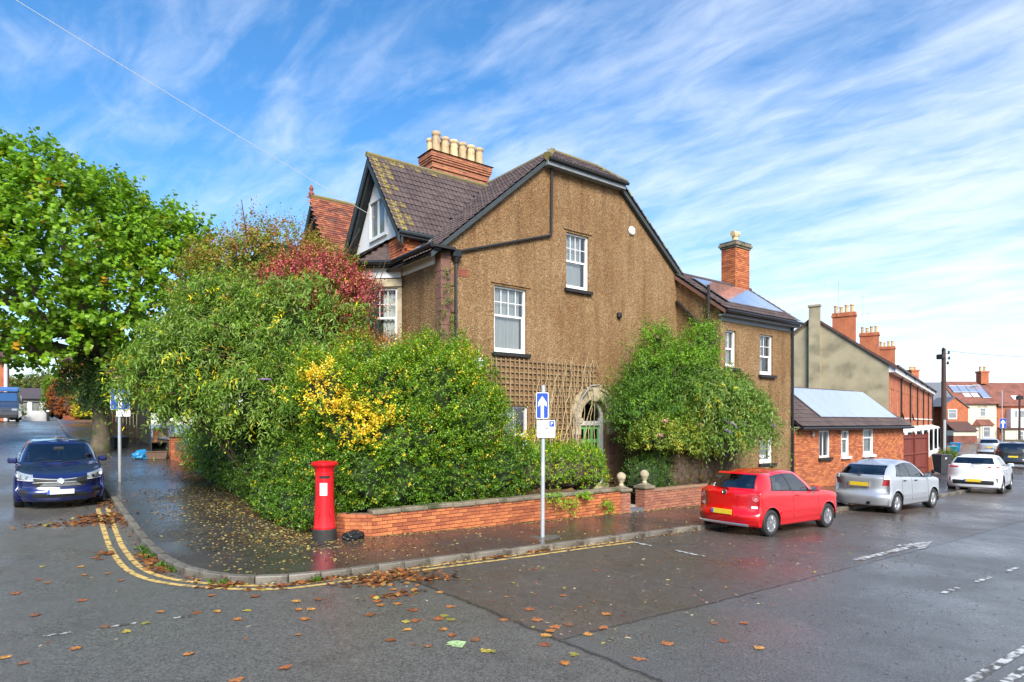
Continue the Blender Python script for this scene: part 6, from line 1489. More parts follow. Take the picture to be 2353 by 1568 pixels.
# ---------------------------------------------------------------- trellis with bare stems on the side wall
TR = thing('trellis', 'square wooden trellis fixed to the brown wall beside the arched door', 'trellis', (12.2, 14.36, 1.5))
x0, x1, zt, step = 9.95, 14.35, 4.26, .165
def slat(b_, name='slat'): return b_.build(name, M['trellis'], TR)
i = 0; x = x0
while x <= x1+.01:
    zb2 = 2.95 if x < 11.75 else (1.5 if x < 13.3 else 3.35 if x > 13.45 else 2.9)
    b = MB(); b.bx(x-.018, x+.018, V0-.075, V0-.050, zb2, zt+rnd.uniform(-.01, .01)); slat(b); x += step
z = zt-.05
while z > 1.5:
    e0 = x0-.05 if z > 2.95 else 11.72; e1 = x1+.05 if z > 3.55 else (13.95-(3.5-z)*.25 if z > 2.9 else 13.35)
    b = MB(); b.bx(e0, e1, V0-.049, V0-.024, z-.018, z+.018); slat(b); z -= step
for k in range(26):           # dead climber stems
    x = rnd.uniform(11.6, 13.7) if k > 3 else rnd.uniform(13.4, 14.2); zz = rnd.uniform(1.0, 1.5); top_ = rnd.uniform(3.0, 4.35); pts = [(x, V0-.09, zz)]; 
    while zz < top_: zz += .22; x += rnd.uniform(-.09, .10)+.02; x = min(x, 14.25); pts.append((x, V0-.09-rnd.random()*.05, zz))
    if rnd.random() < .6: pts += [(x+.12, V0-.16, zz-.05), (x+.2, V0-.2, zz-.35)]
    r_ = rnd.uniform(.011, .022); b = MB(); b.tube(pts, [r_*(1-.6*i/len(pts)) for i in range(len(pts))], 5); b.build('dead_stem', M['stem'], TR)
b = MB(); b.tube([(13.3, V0-.15, .6), (13.38, V0-.18, 1.6), (13.42, V0-.17, 2.6), (13.62, V0-.2, 3.2), (14.0, V0-.2, 3.58), (14.4, V0-.2, 3.62)], .018, 6); b.build('climber_stem', mat('grey_stem', (.30, .28, .25), .8, .2), TR)
wb = thing('wall_lantern', 'small white carriage lamp on the brown wall left of the trellis', 'lamp', (9.82, 14.3, 4.0))
b = MB(); b.lathe([(.06, 0), (.10, .03), (.10, .22), (.13, .24), (.03, .34)], 8, (9.80, 14.22, 3.86)); b.build('lantern', M['upvc'], wb); b = MB(); b.tube([(9.80, 14.22, 3.86), (9.80, 14.4, 3.75)], .02, 5); b.build('bracket', M['upvc'], wb)

# ---------------------------------------------------------------- right-hand side: fence, bin, boxes, poles
FN = thing('board_fence', 'red-brown board fence between the brick extension and the wheelie bin', 'fence', (35, 12.9, -.4))
A, B = Vector((33.02, 12.72, 0)), Vector((37.3, 13.05, 0)); d = (B-A).normalized(); o_ = Vector((d.y, -d.x, 0)); L_ = (B-A).length; M['fence'] = mat('fence_stain', (.17, .035, .022), .75, .2, 8, .2, 40, objrnd=.15, stretch=(4, 4, 1))
n = 30
for k in range(n):
    c = A+d*((k+.5)*L_/n); z = G(c.x, c.y); b = MB(); b.box(c+Vector((0, 0, z+1.12)), (L_/n-.012, .018, 2.05), (d, o_, Z3)); b.build('board', M['fence'], FN)
for z in (.45, 1.15, 1.95):
    b = MB(); b.box((A+B)/2+o_*.035+Vector((0, 0, z-.38+.1)), (L_, .05, .08), (d, o_, Z3)); b.build('rail', M['fence'], FN)
b = MB(); b.box((A+B)/2+Vector((0, 0, 1.80)), (L_, .07, .04), (d, o_, Z3)); b.build('capping', M['fence'], FN)
for p in (A, (A+B)/2, B): b = MB(); b.box(p+o_*.05+Vector((0, 0, G(p.x, p.y)+1.12)), (.10, .09, 2.3), (d, o_, Z3)); b.build('post', M['fence'], FN)
def wheelie(x, y, rz, label):
    t = thing('wheelie_bin', label, 'bin', (x, y, gbase(x, y)), None, rz); mb = mat('bin_plastic', (.035, .037, .042), .5, .15, 10)
    b = MB(); b.add([(-.23, -.27, .05), (.23, -.27, .05), (.23, .25, .12), (-.23, .25, .12), (-.29, -.36, .96), (.29, -.36, .96), (.29, .33, .96), (-.29, .33, .96)], [(3, 2, 1, 0), (0, 1, 5, 4), (1, 2, 6, 5), (2, 3, 7, 6), (3, 0, 4, 7)]); b.build('tub', mb, t, local=True)
    b = MB(); b.rbox((0, -.01, 1.0), (.62, .76, .08), .03, taper=.92); b.tube([(-.27, .40, .98), (.27, .40, .98)], .02, 6); b.build('lid', mb, t, local=True)
    for s in (-1, 1): b = MB(); b.lathe([(.10, -.03), (.11, 0), (.10, .03)], 14, (s*.27, .27, .11), ((0, 1, 0), (0, 0, 1), (1, 0, 0))); b.build('wheel', mb, t, local=True)
    b = MB(); b.quad((-.08, -.352, .80), (.0, -.352, .80), (.02, -.360, .88), (-.06, -.360, .88)); b.build('number_sticker', M['signwhite'], t, local=True); return t
wheelie(37.9, 12.55, R(-35), 'grey wheelie bin with white sticker beside the board fence')
TP = thing('telegraph_pole', 'tall dark wooden telegraph pole on the right-hand pavement', 'telegraph pole', (52.35, 17.2, gbase(52.35, 17.2)))
zb_ = gbase(52.35, 17.2); M['creosote'] = mat('creosote', (.06, .035, .028), .85, .3, 5, .3, 20, stretch=(6, 6, .6))
b = MB(); b.tube([(52.35, 17.2, zb_-.1), (52.5, 17.25, 4), (52.62, 17.30, 7.75)], [.19, .16, .125], 12); b.build('pole', M['creosote'], TP)
b = MB(); b.tube([(52.20, 17.12, zb_), (52.33, 17.15, 2.6)], .09, 6); b.build('cable_guard', M['galv'], TP)
b = MB(); b.rbox((52.35, 17.42, 7.15), (.3, .45, .35), .05); b.tube([(52.62, 17.3, 6.9), (52.2, 17.5, 7.2)], .04, 5); b.build('junction_box', M['black'], TP)
for k, (dx_, dz_) in enumerate(((.2, 7.35), (.22, 6.95), (.15, 6.6), (-.1, 7.6))): b = MB(); b.lathe([(.05, 0), (.09, .05), (.05, .12), (.08, .16), (.03, .22)], 8, (52.6+dx_, 17.2-dx_*.8, dz_)); b.tube([(52.6, 17.3, dz_+.05), (52.6+dx_, 17.2-dx_*.8, dz_+.05)], .025, 4); b.build('insulator', M['black'], TP)
def wire(label, pts, r, m='alu', sag=.0, name='overhead_wire', group=None):
    a, b_ = Vector(pts[0]), Vector(pts[1]); q = [a.lerp(b_, k/24)-Vector((0, 0, sag*4*(k/24)*(1-k/24))) for k in range(25)]
    b = MB(); b.tube(q, r, 5); o = b.build(name, m if not isinstance(m, str) else M[m]); return tag(o, label, 'cable', group)
wire('short thin cable running from the top of the right telegraph pole', [(52.7, 17.2, 7.6), (66, 10.0, 7.5)], .012, 'black', .3)
TP2 = thing('telegraph_pole', 'slim telegraph pole in front of the cream house', 'telegraph pole', F(2281, -6, 1015))
q0, q1 = F(2281, -6, 1018), F(2281.5, -6, 911); b = MB(); b.tube([q0, q1], [.2, .14], 8); b.build('pole', M['creosote'], TP2); b = MB(); b.box(q1+Vector((0, 0, -.5)), (.9, .5, .6), (RT, FW, Z3)); b.build('junction_box', M['black'], TP2)
wire('pale telephone wire crossing the sky to the white gable', [(7.98, 16.9, 8.35), (-.85, 18.0, 12.15)], .008, mat('pale_cable', (.45, .45, .42), .6, 0), .04)
for k, (x, y, m_, lb) in enumerate(((66.4, 21.3, (.02, .22, .24), 'teal recycling box on the right-hand pavement near the telegraph pole'), (85.5, 26.9, (.03, .20, .42), 'blue recycling box further along the right-hand pavement'))):
    t = thing('recycling_box', lb, 'recycling box', (x, y, gbase(x, y)), None, R(16)); mm = mat('box_%d' % k, m_, .5, .1)
    b = MB(); b.add([(-.5, -.4, 0), (.5, -.4, 0), (.5, .4, 0), (-.5, .4, 0), (-.62, -.5, .72), (.62, -.5, .72), (.62, .5, .72), (-.62, .5, .72)], [(0, 1, 5, 4), (1, 2, 6, 5), (2, 3, 7, 6), (3, 0, 4, 7), (3, 2, 1, 0)]); b.build('tub', mm, t, local=True)
    b = MB(); b.rbox((0, 0, .78), (1.34, 1.1, .14), .05); b.build('lid', mm, t, local=True)
FS = thing('sign_post', 'distant blue arrow sign on a thin post beside the slate-roofed house', 'road sign', F(2184, -12, 1020)); fk = (FD-12)/1454
q0, q1 = F(2184, -12, 1030), F(2184, -12, 905); b = MB(); b.tube([q0, q1], .07, 6); b.build('post', M['galv'], FS); arrow_sign(FS, F(2184, -12.2, 973), RT, 1.05, 1.55)
def lump(name, label, cat, loc, dims, m, seed=0, rot=0.):
    bm = bmesh.new(); bmesh.ops.create_icosphere(bm, subdivisions=3, radius=1)
    for v in bm.verts:
        p = v.co.copy(); v.co = p*(1+mnoise.noise(p*2.2+Vector((seed, 0, 0)))*.3+mnoise.noise(p*6)*.12); v.co.z = max(v.co.z, -.5)+.5
        v.co.x *= dims[0]/2; v.co.y *= dims[1]/2; v.co.z *= dims[2]/1.5
    me = bpy.data.meshes.new(name); bm.to_mesh(me); bm.free(); me.materials.append(m); o = bpy.data.objects.new(name, me); COL.objects.link(o); o.location = loc; o.rotation_euler = (0, 0, rot); return tag(o, label, cat)
M['bluebag'] = mat('blue_bag', (.02, .20, .42), .35, .1)
lump('recycling_bag', 'blue plastic sack on the pavement behind the wheelie bin', 'bag', (38.9, 12.6, gbase(38.9, 12.6)), (.5, .5, .5), M['bluebag'], 3)

# ---------------------------------------------------------------- left-hand pavement: piers, railings, boxes, fence
LW = thing('garden_wall', 'low dark brick wall with stone coping and iron railings on the left street', 'wall', (4.6, 28.5, .9), 'brick garden walls by the pavement')
M['brickdark'] = mat('brick_dark', (.12, .07, .05), .9, .25, 12, .3, 80, objrnd=.25); zz = gbase(4.4, 27.5)
def wall_run(v0, v1, h, m):
    z0 = gbase(4.4, v0)-.1; b = MB(); b.add([(4.50, v0, z0), (4.50, v1, z0), (4.50, v1, z0+h+.35), (4.50, v0, z0+h), (4.72, v1, z0+h+.35), (4.72, v0, z0+h), (4.72, v0, z0)], [(0, 1, 2, 3), (3, 2, 4, 5), (0, 3, 5, 6)]); b.build('mortar_bed', M['mortar'], LW)
    bricks(LW, (4.48, v1, z0), (0, -1, 0), (-1, 0, 0), v1-v0, h, m, budget=60); bricks(LW, (4.48, v0-.01, z0), (1, 0, 0), (0, -1, 0), .24, h, m, budget=16)
wall_run(24.3, 27.0, .62, 'brick'); wall_run(28.2, 31.0, .70, 'brickdark')
b = MB(); b.rbox((4.60, 29.6, gbase(4.4, 28.2)+.70), (.32, 2.9, .09), .02); b.build('coping_stone', M['slate'], LW)
for v, w in ((27.45, .42), (31.4, .5)):
    z = gbase(4.4, v); b = MB(); b.bx(4.42, 4.42+w-.02, v-w/2+.01, v+w/2-.01, z-.1, z+.85); b.build('pier_core', M['mortar'], LW)
    bricks(LW, (4.41, v-w/2, z-.05), (1, 0, 0), (0, -1, 0), w, .88, 'brick', budget=30); bricks(LW, (4.41, v+w/2, z-.05), (0, -1, 0), (-1, 0, 0), w, .88, 'brick', budget=30)
    b = MB(); b.rbox((4.42+w/2, v, z+.88), (w+.12, w+.12, .10), .03, taper=.8); b.build('pier_cap', M['coping'], LW)
for k in range(17):
    v = 27.75+k*.2; z = gbase(4.4, v)+.55; b = MB(); b.tube([(4.6, v, z), (4.6, v, z+.85)], .012, 5); b.build('railing_bar', M['blackmatt'], LW)
for z_ in (.80, 1.32): b = MB(); b.tube([(4.6, 27.6, gbase(4.4, 27.6)+z_), (4.6, 31.1, gbase(4.4, 31.1)+z_)], .016, 5); b.build('rail', M['blackmatt'], LW)
b = MB()
FL = thing('board_fence', 'tall pale brown timber fence behind the left sign post', 'fence', (4.5, 36, 1.4))
for k in range(26):
    v = 33.2+k*.16; z = gbase(4.4, v); b = MB(); b.box((4.52+.0*k, v, z+.85), (.02, .15, 1.75), None); b.build('board', M['trellis'], FL)
for k in range(13): u = 2.75+k*.15; b = MB(); b.box((u, 37.4, gbase(u, 37.4)+.9), (.14, .022, 1.85)); b.build('board', M['trellis'], FL)
def tub(label, x, y, dims, m, rz, name='recycling_box', cat='box', lid=None):
    t = thing(name, label, cat, (x, y, gbase(x, y)), None, rz); w, d, h = dims; b = MB(); e = .86
    o4 = [(-w/2*e, -d/2*e, 0), (w/2*e, -d/2*e, 0), (w/2*e, d/2*e, 0), (-w/2*e, d/2*e, 0), (-w/2, -d/2, h), (w/2, -d/2, h), (w/2, d/2, h), (-w/2, d/2, h)]
    b.add(o4, [(0, 1, 5, 4), (1, 2, 6, 5), (2, 3, 7, 6), (3, 0, 4, 7), (3, 2, 1, 0)]); b.build('tub', m, t, local=True)
    b = MB()
    for p, q in zip(o4[4:], o4[5:]+o4[4:5]): b.tube([p, q], .018, 5)
    b.build('rim', m, t, local=True); return t
tub('black recycling tub topped with a blue bag beyond the left sign post', 3.25, 32.6, (.60, .45, .42), M['blackmatt'], .2)
lump('recycling_bag', 'small blue bag lying in the far black recycling tub', 'bag', (3.25, 32.6, gbase(3.25, 32.6)+.33), (.38, .3, .22), M['bluebag'], 7)
t = tub('black recycling box tipped on its side against the left wall', 4.12, 28.7, (.58, .42, .40), M['blackmatt'], .1); t.rotation_euler = (R(78), 0, .15); t.location.z += .24
tub('low brown crate on the left pavement by the tipped box', 3.95, 27.55, (.72, .5, .27), M['brickdark'], -.1, 'crate', 'crate')
lump('recycling_bag', 'crumpled blue plastic bag beside the brown crate', 'bag', (3.45, 27.75, gbase(3.45, 27.75)), (.62, .5, .34), M['bluebag'], 11, .5)
# low wall, bollard and post at the top of the left street
b = MB(); b.bx(2.7, 6.5, 72.6, 72.9, 2.2, 3.05); o = b.build('low_wall', M['terrbrick']); tag(o, 'low red brick wall under the copper hedge at the end of the left street', 'wall')
t = thing('bollard', 'black bollard with a white band near the bungalow', 'bollard', (1.35, 62, 2.5)); b = MB(); b.lathe([(.10, 0), (.10, 1.0), (.06, 1.1), (.01, 1.12)], 10, (1.35, 62, 2.45)); b.build('post', M['blackmatt'], t); b = MB(); b.lathe([(.104, 0), (.104, .12)], 10, (1.35, 62, 3.25)); b.build('band', M['upvc'], t)
t = thing('marker_post', 'thin white post standing in front of the bungalow', 'post', (-.35, 60, 2.5)); b = MB(); b.tube([(-.35, 60, 2.4), (-.35, 60, 4.4)], .05, 6); b.build('post', M['white'], t)

# ---------------------------------------------------------------- van at the top of the left street
VN = thing('parked_van', 'dark blue van with a blue load on its roof rack in the left street', 'van', (0, 0, 0))
NV = MB(); prof = [(2.35, .28), (2.42, .45), (2.40, .78), (2.25, .98), (1.45, 1.16), (1.05, 1.30), (.42, 1.92), (.1, 1.98), (-2.4, 1.98), (-2.5, 1.7), (-2.5, .3)]
yv = .92
def vy(z): return yv if z < 1.15 else yv-(z-1.15)*.16
vs = [(x, vy(z), z) for x, z in prof]+[(x, -vy(z), z) for x, z in prof]; n = len(prof)
NV.add(vs, [tuple(range(n)), tuple(range(2*n-1, n-1, -1))]+[(i, n+i, n+(i+1) % n, (i+1) % n) for i in range(n)]); NV.build('body', M['vandark'], VN, local=True)
b = MB(); b.quad((1.0, .80, 1.36), (1.0, -.80, 1.36), (.47, -.74, 1.90), (.47, .74, 1.90)); b2 = [Vector(v)+Vector((.02, 0, .02)) for v in b.v]; b.v = [tuple(v) for v in b2]; b.build('windscreen', M['carglass'], VN, local=True)
b = MB(); b.quad((2.42, -.55, .62), (2.42, .55, .62), (2.37, .55, .86), (2.37, -.55, .86)); b.build('grille', M['trim'], VN, local=True)
for s in (1, -1):
    b = MB(); b.rbox((2.32, s*.72, .80), (.16, .32, .20), .03); b.build('headlight', M['headlight'], VN, local=True)
    b = MB(); b.rbox((1.1, s*1.02, 1.30), (.12, .18, .24), .03); b.build('door_mirror', M['trim'], VN, local=True)
    b = MB(); b.quad((.92, s*.91, 1.3), (-.1, s*.91, 1.3), (-.1, s*.85, 1.78), (.50, s*.85, 1.78)); b.build('side_window', M['carglass'], VN, local=True)
wm = wheel_meshes(.32, 'solid', 6)
for x in (1.45, -1.6):
    for s in (1, -1): w = bpy.data.objects.new('wheel', wm[0]); COL.objects.link(w); w.parent = VN; w.location = (x, s*.82, .32); w.rotation_euler = (0, 0, 0 if s > 0 else math.pi)
plate(VN, 2.44, .42, M['platew'], front=True)
b = MB(); b.rbox((2.42, 0, .42), (.10, 1.75, .26), .04); b.build('bumper', M['trim'], VN, local=True)
b = MB(); b.rbox((-1.0, .1, 2.14), (2.6, 1.5, .26), .05); b.build('roof_load', M['vanblue'], VN, local=True)
b = MB()
for x in (.1, -1.0, -2.1): b.tube([(x, -.75, 1.95), (x, -.78, 2.30), (x, .78, 2.30), (x, .75, 1.95)], .025, 5)
b.build('roof_rack', M['vanblue'], VN, local=True)
VN.location = (-1.25, 55.0, G(-1.2, 55)); VN.rotation_euler = (0, R(2), R(-92))
# ---------------------------------------------------------------- foliage
M['leaf'] = leaf_mat('leaf', .45, .42, .45); M['leafdry'] = leaf_mat('dry_leaf', .55, .15, .4); M['leafgloss'] = leaf_mat('glossy_leaf', .34, .36, .5)
LEAF = {
 'oval': (np.array([(0, 0, 0), (.35, .26, .05), (.35, -.26, .05), (.75, .20, .04), (.75, -.20, .04), (1, 0, -.06), (.5, 0, 0)], float), [(0, 6, 1), (0, 2, 6), (1, 6, 5, 3), (2, 4, 5, 6)]),
 'long': (np.array([(0, 0, 0), (.28, .13, .03), (.28, -.13, .03), (.68, .09, .0), (.68, -.09, .0), (1, 0, -.16), (.5, 0, -.02)], float), [(0, 6, 1), (0, 2, 6), (1, 6, 5, 3), (2, 4, 5, 6)]),
 'maple': (np.array([(0, 0, 0), (.12, .34, .04), (.28, .30, .03), (.40, .52, -.02), (.55, .30, .03), (.68, .30, 0), (1, 0, -.08), (.68, -.30, 0), (.55, -.30, .03), (.40, -.52, -.02), (.28, -.30, .03), (.12, -.34, .04), (.45, 0, .05)], float), [(12, i, i+1) if False else (12, i+1, i) for i in range(0, 11)]+[(12, 0, 11)]),
 'small': (np.array([(0, 0, 0), (.5, .30, .03), (1, 0, -.03), (.5, -.30, .03)], float), [(0, 3, 2, 1)]),
}
def leaf_mesh(name, P, A, Nn, S, C, shape, m):
    T_, Fs = LEAF[shape]; n = len(P); k = len(T_)
    B = np.cross(Nn, A)
    V = P[:, None, :]+S[:, None, None]*(T_[None, :, 0:1]*A[:, None, :]+T_[None, :, 1:2]*B[:, None, :]+T_[None, :, 2:3]*Nn[:, None, :])
    lt = np.array([len(f) for f in Fs]); fl = np.concatenate([np.array(f) for f in Fs])
    L_ = (fl[None, :]+(np.arange(n)*k)[:, None]).ravel(); tot = np.tile(lt, n); st = np.concatenate([[0], np.cumsum(tot)[:-1]])
    me = bpy.data.meshes.new(name); me.vertices.add(n*k); me.vertices.foreach_set('co', V.astype(np.float32).ravel())
    me.loops.add(len(L_)); me.loops.foreach_set('vertex_index', L_.astype(np.int32)); me.polygons.add(len(tot))
    me.polygons.foreach_set('loop_start', st.astype(np.int32)); me.polygons.foreach_set('loop_total', tot.astype(np.int32))
    me.update(calc_edges=True)
    at = me.attributes.new('leafcol', 'FLOAT_COLOR', 'POINT'); cc = np.ones((n, k, 4), np.float32); cc[:, :, :3] = C[:, None, :]; at.data.foreach_set('color', cc.ravel())
    me.materials.append(m); return me
def unit(a): return a/np.maximum(np.linalg.norm(a, axis=1, keepdims=True), 1e-9)
def foliage(parent, blobs, n_sprig, per, shape, size, pal, m, seed, sprig=.28, up=.55, droop=0., depth=.28, lump=.16, clip=None, jit=.22, tint=None, name='foliage', bot=-.55):
    """leafy shoots over the lumpy surface of ellipsoids; pal = [(weight, rgb)]"""
    g = np.random.default_rng(seed); bl = np.array([b[:6] for b in blobs], float); w = np.array([b[6] if len(b) > 6 else (b[3]*b[4]+b[4]*b[5]+b[3]*b[5]) for b in blobs], float); w /= w.sum()
    bi = g.choice(len(blobs), n_sprig, p=w); D = unit(g.normal(size=(n_sprig, 3)))
    D[:, 2] = np.where(D[:, 2] < bot, -D[:, 2]*.6, D[:, 2]); D = unit(D)
    ph = g.uniform(0, 6.28, (5, 3)); fr = g.uniform(2.0, 5.0, (5, 3))*g.choice([-1, 1], (5, 3))
    wob = sum(np.sin((D*fr[i]).sum(1)*1.6+bi*1.7+ph[i, 0]) for i in range(5))/5
    r = (1+lump*wob*1.6)-np.abs(g.normal(0, depth, n_sprig))*.9; r = np.clip(r, .35, 1.35)
    C0 = bl[bi, :3]+bl[bi, 3:6]*D*r[:, None]
    Od = unit(D/bl[bi, 3:6]*bl[bi, 3:6].mean(1)[:, None])
    # keep what is not deep inside another blob
    keep = np.ones(n_sprig, bool)
    for q in range(len(blobs)):
        e = (((C0-bl[q, :3])/bl[q, 3:6])**2).sum(1); keep &= ~((e < .42) & (bi != q))
    if clip is not None: keep &= clip(C0)
    C0, Od, bi = C0[keep], Od[keep], bi[keep]; n = len(C0)
    tw = unit(Od+np.array([0, 0, up-droop])+g.normal(0, .45, (n, 3)))*sprig*g.uniform(.6, 1.3, (n, 1))
    pw = np.array([p[0] for p in pal], float); pw /= pw.sum(); pc = np.array([p[1] for p in pal], float)
    if tint is not None: sp_c = tint(C0, g, pc, pw)
    else: sp_c = g.choice(len(pal), n, p=pw)
    sp_b = g.uniform(1-jit, 1+jit, n)
    t = np.tile(np.linspace(.05, 1, per), n); I = np.repeat(np.arange(n), per)
    P = C0[I]+tw[I]*t[:, None]-np.array([0, 0, 1])*(t**2)[:, None]*droop*sprig*.8
    A0 = unit(tw); side = unit(np.cross(A0, unit(g.normal(size=(n, 3))))); side2 = np.cross(A0, side)
    an = (np.tile(np.arange(per), n)*2.4+g.uniform(0, 6.28, n)[I])
    rad = side[I]*np.cos(an)[:, None]+side2[I]*np.sin(an)[:, None]
    A = unit(rad*.9+A0[I]*.55+g.normal(0, .25, (len(I), 3))-np.array([0, 0, 1])*droop*.6)
    Nn = unit(Od[I]*.5+np.array([0, 0, .75])+g.normal(0, .35, (len(I), 3))); Nn = unit(Nn-(Nn*A).sum(1, keepdims=True)*A)
    S = size*g.uniform(.6, 1.2, len(I))*np.clip(1.15-.35*t, .5, 2)
    C = pc[sp_c][I]*sp_b[I][:, None]*g.uniform(.82, 1.18, (len(I), 1))
    mixi = g.random(len(I)) < .12; C[mixi] = pc[g.choice(len(pal), mixi.sum(), p=pw)]*g.uniform(.8, 1.2, (mixi.sum(), 1))
    if clip is not None: k = clip(P); P, A, Nn, S, C = P[k], A[k], Nn[k], S[k], C[k]
    me = leaf_mesh(name, P-np.array(origin(parent)), A, Nn, S, np.clip(C*np.array([2.25, 2.10, 1.05]), 0, 1), shape, m); o = bpy.data.objects.new(name, me); COL.objects.link(o); o.parent = parent; return o
M['core'] = mat('shade_core', (.026, .046, .011), .95, .5, 9)  # dark green colour paints the shade inside the bushes
def core(parent, blobs, k=.70, name='twig_shade_core', m='core', seed=0):  # solid filler blobs added inside the leaf shell to stop see-through
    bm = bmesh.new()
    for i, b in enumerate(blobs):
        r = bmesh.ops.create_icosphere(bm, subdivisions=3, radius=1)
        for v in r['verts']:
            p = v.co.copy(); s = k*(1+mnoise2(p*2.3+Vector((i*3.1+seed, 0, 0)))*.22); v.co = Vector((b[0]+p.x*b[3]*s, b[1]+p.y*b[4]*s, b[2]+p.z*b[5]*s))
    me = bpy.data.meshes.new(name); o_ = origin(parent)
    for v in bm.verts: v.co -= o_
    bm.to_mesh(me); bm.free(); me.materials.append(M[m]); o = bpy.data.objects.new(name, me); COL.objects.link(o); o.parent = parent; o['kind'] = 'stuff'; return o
from mathutils import noise as _nz
def mnoise2(p): return _nz.noise(p)
def limbs(parent, base, tips, r0, m='twig', name='branches', n_sub=2, seed=1):
    rr = random.Random(seed); b = MB(); base = Vector(base)
    for t in tips:
        t = Vector(t); mid = base.lerp(t, .5)+Vector((rr.uniform(-.2, .2), rr.uniform(-.2, .2), rr.uniform(.0, .3)))*(t-base).length*.35
        q = [base.lerp(mid, k/4).lerp(mid.lerp(t, k/4), k/4) for k in range(5)]; b.tube(q, [r0*(1-.17*k) for k in range(5)], 6)
        for s in range(n_sub):
            a = q[2+s % 2]; e = t+Vector((rr.uniform(-1, 1), rr.uniform(-1, 1), rr.uniform(-.3, .8)))*(t-base).length*.25; b.tube([a, a.lerp(e, .5)+Vector((0, 0, .06)), e], [r0*.5, r0*.35, r0*.12], 5)
    return b.build(name, M[m], parent)
outside = lambda p: ~((p[:, 0] > 8.62) & (p[:, 1] > 14.28)) & ~((p[:, 0] > 18.42) & (p[:, 1] > 12.5)) & (p[:, 2] > .05)

# big sycamore on the left pavement
tx, ty = 2.42, 31.0; tz = gbase(tx, ty) if 'gbase' in globals() else G(tx, ty)+.1
SY = thing('plane_tree', 'large bright green broad-leaved street tree with an ivy-clad trunk', 'tree', (tx, ty, tz))
b = MB(); b.tube([(tx, ty, tz-.1), (tx, ty, tz+.25), (tx+.02, ty, tz+1.2), (tx, ty-.05, tz+3.0), (tx-.1, ty, tz+4.4)], [.50, .36, .30, .27, .22], 14); b.build('trunk', M['bark'], SY, smooth=True)
blobs = [(1.0, 31.4, 8.3, 4.4, 4.4, 3.6), (-2.2, 30.5, 6.0, 2.8, 2.6, 1.9), (1.4, 29.6, 5.4, 2.4, 2.0, 1.3), (-4.2, 30.5, 5.6, 2.4, 2.2, 1.6), (4.4, 29.4, 5.2, 1.8, 1.7, 1.5), (-.4, 29.4, 5.0, 1.8, 1.6, 1.1), (-1.8, 31.6, 8.6, 3.6, 3.6, 3.3), (4.0, 30.2, 8.3, 2.7, 2.7, 2.8), (1.0, 31.2, 10.3, 3.2, 3.2, 2.5), (-.6, 29.8, 7.0, 3.4, 3.0, 2.0), (3.2, 29.4, 6.6, 2.6, 2.4, 1.9), (-3.4, 31, 8.2, 2.9, 2.9, 3.0), (4.9, 30.0, 9.6, 1.7, 1.7, 1.9), (.3, 31, 12.0, 1.7, 1.7, 1.2), (2.6, 31, 11.2, 1.5, 1.5, 1.2), (-2.8, 31, 11.0, 1.6, 1.6, 1.2)]
limbs(SY, (tx-.05, ty, tz+3.9), [(b_[0], b_[1], b_[2]) for b_ in blobs], .17, 'bark', 'branches')
pal = [(5, (.085, .175, .018)), (3, (.115, .215, .022)), (2, (.060, .125, .016)), (.6, (.17, .20, .02)), (.12, (.30, .16, .03))]
foliage(SY, blobs, 9000, 8, 'maple', .215, pal, M['leaf'], 11, sprig=.50, depth=.30, lump=.14, name='crown', up=.6)
pal_ivy = [(4, (.036, .080, .042)), (2, (.050, .105, .050)), (1, (.07, .13, .05))]
foliage(SY, [(tx+.05, ty-.15, tz+2.3, .72, .66, 1.0), (tx-.5, ty-.5, tz+2.8, 1.05, .8, .9), (tx+.8, ty-.6, tz+2.5, 1.15, .8, .9)], 3200, 6, 'oval', .10, pal_ivy, M['leafgloss'], 12, sprig=.25, droop=.5, name='ivy')

# tall shrub, olive and bronze, behind the buddleia
SH = thing('tall_shrub', 'tall olive and bronze tinted shrub in the front garden left of the house', 'shrub', (5.7, 18.6, .4))
blobs = [(5.6, 18.7, 4.6, 2.2, 2.2, 2.4), (6.3, 18.2, 6.0, 1.6, 1.7, 1.4), (5.1, 18.9, 6.5, 1.5, 1.5, 1.25), (4.5, 18.9, 4.8, 1.5, 1.6, 1.7), (7.0, 18.0, 5.2, 1.2, 1.2, 1.3), (5.7, 18.4, 7.0, 1.3, 1.2, 1.0), (6.7, 17.6, 6.3, 1.2, 1.2, 1.1), (4.4, 18.9, 6.2, 1.2, 1.2, 1.1)]
def tint_h(P, g, pc, pw):
    z = P[:, 2]; c = np.where(g.random(len(P)) < np.clip((z-5.3)/2.6, 0, .75), g.choice([2, 3], len(P), p=[.7, .3]), g.choice([0, 1], len(P))); return c
pal = [(3, (.085, .145, .020)), (3, (.115, .175, .025)), (2, (.17, .125, .04)), (1, (.20, .085, .05))]
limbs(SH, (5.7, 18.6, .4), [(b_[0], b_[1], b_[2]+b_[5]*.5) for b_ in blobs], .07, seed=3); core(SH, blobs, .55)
foliage(SH, blobs, 8000, 8, 'oval', .09, pal, M['leaf'], 21, sprig=.34, depth=.22, lump=.2, tint=tint_h, clip=outside)
foliage(SH, [(6.3, 18.2, 7.5, .7, .7, .6), (5.3, 18.8, 7.9, .6, .6, .5), (7.1, 18.0, 6.6, .6, .6, .4)], 130, 7, 'oval', .08, [(2, (.15, .10, .05)), (2, (.10, .14, .03)), (1, (.2, .07, .05))], M['leaf'], 22, sprig=.5, up=1.2, name='top_shoots')

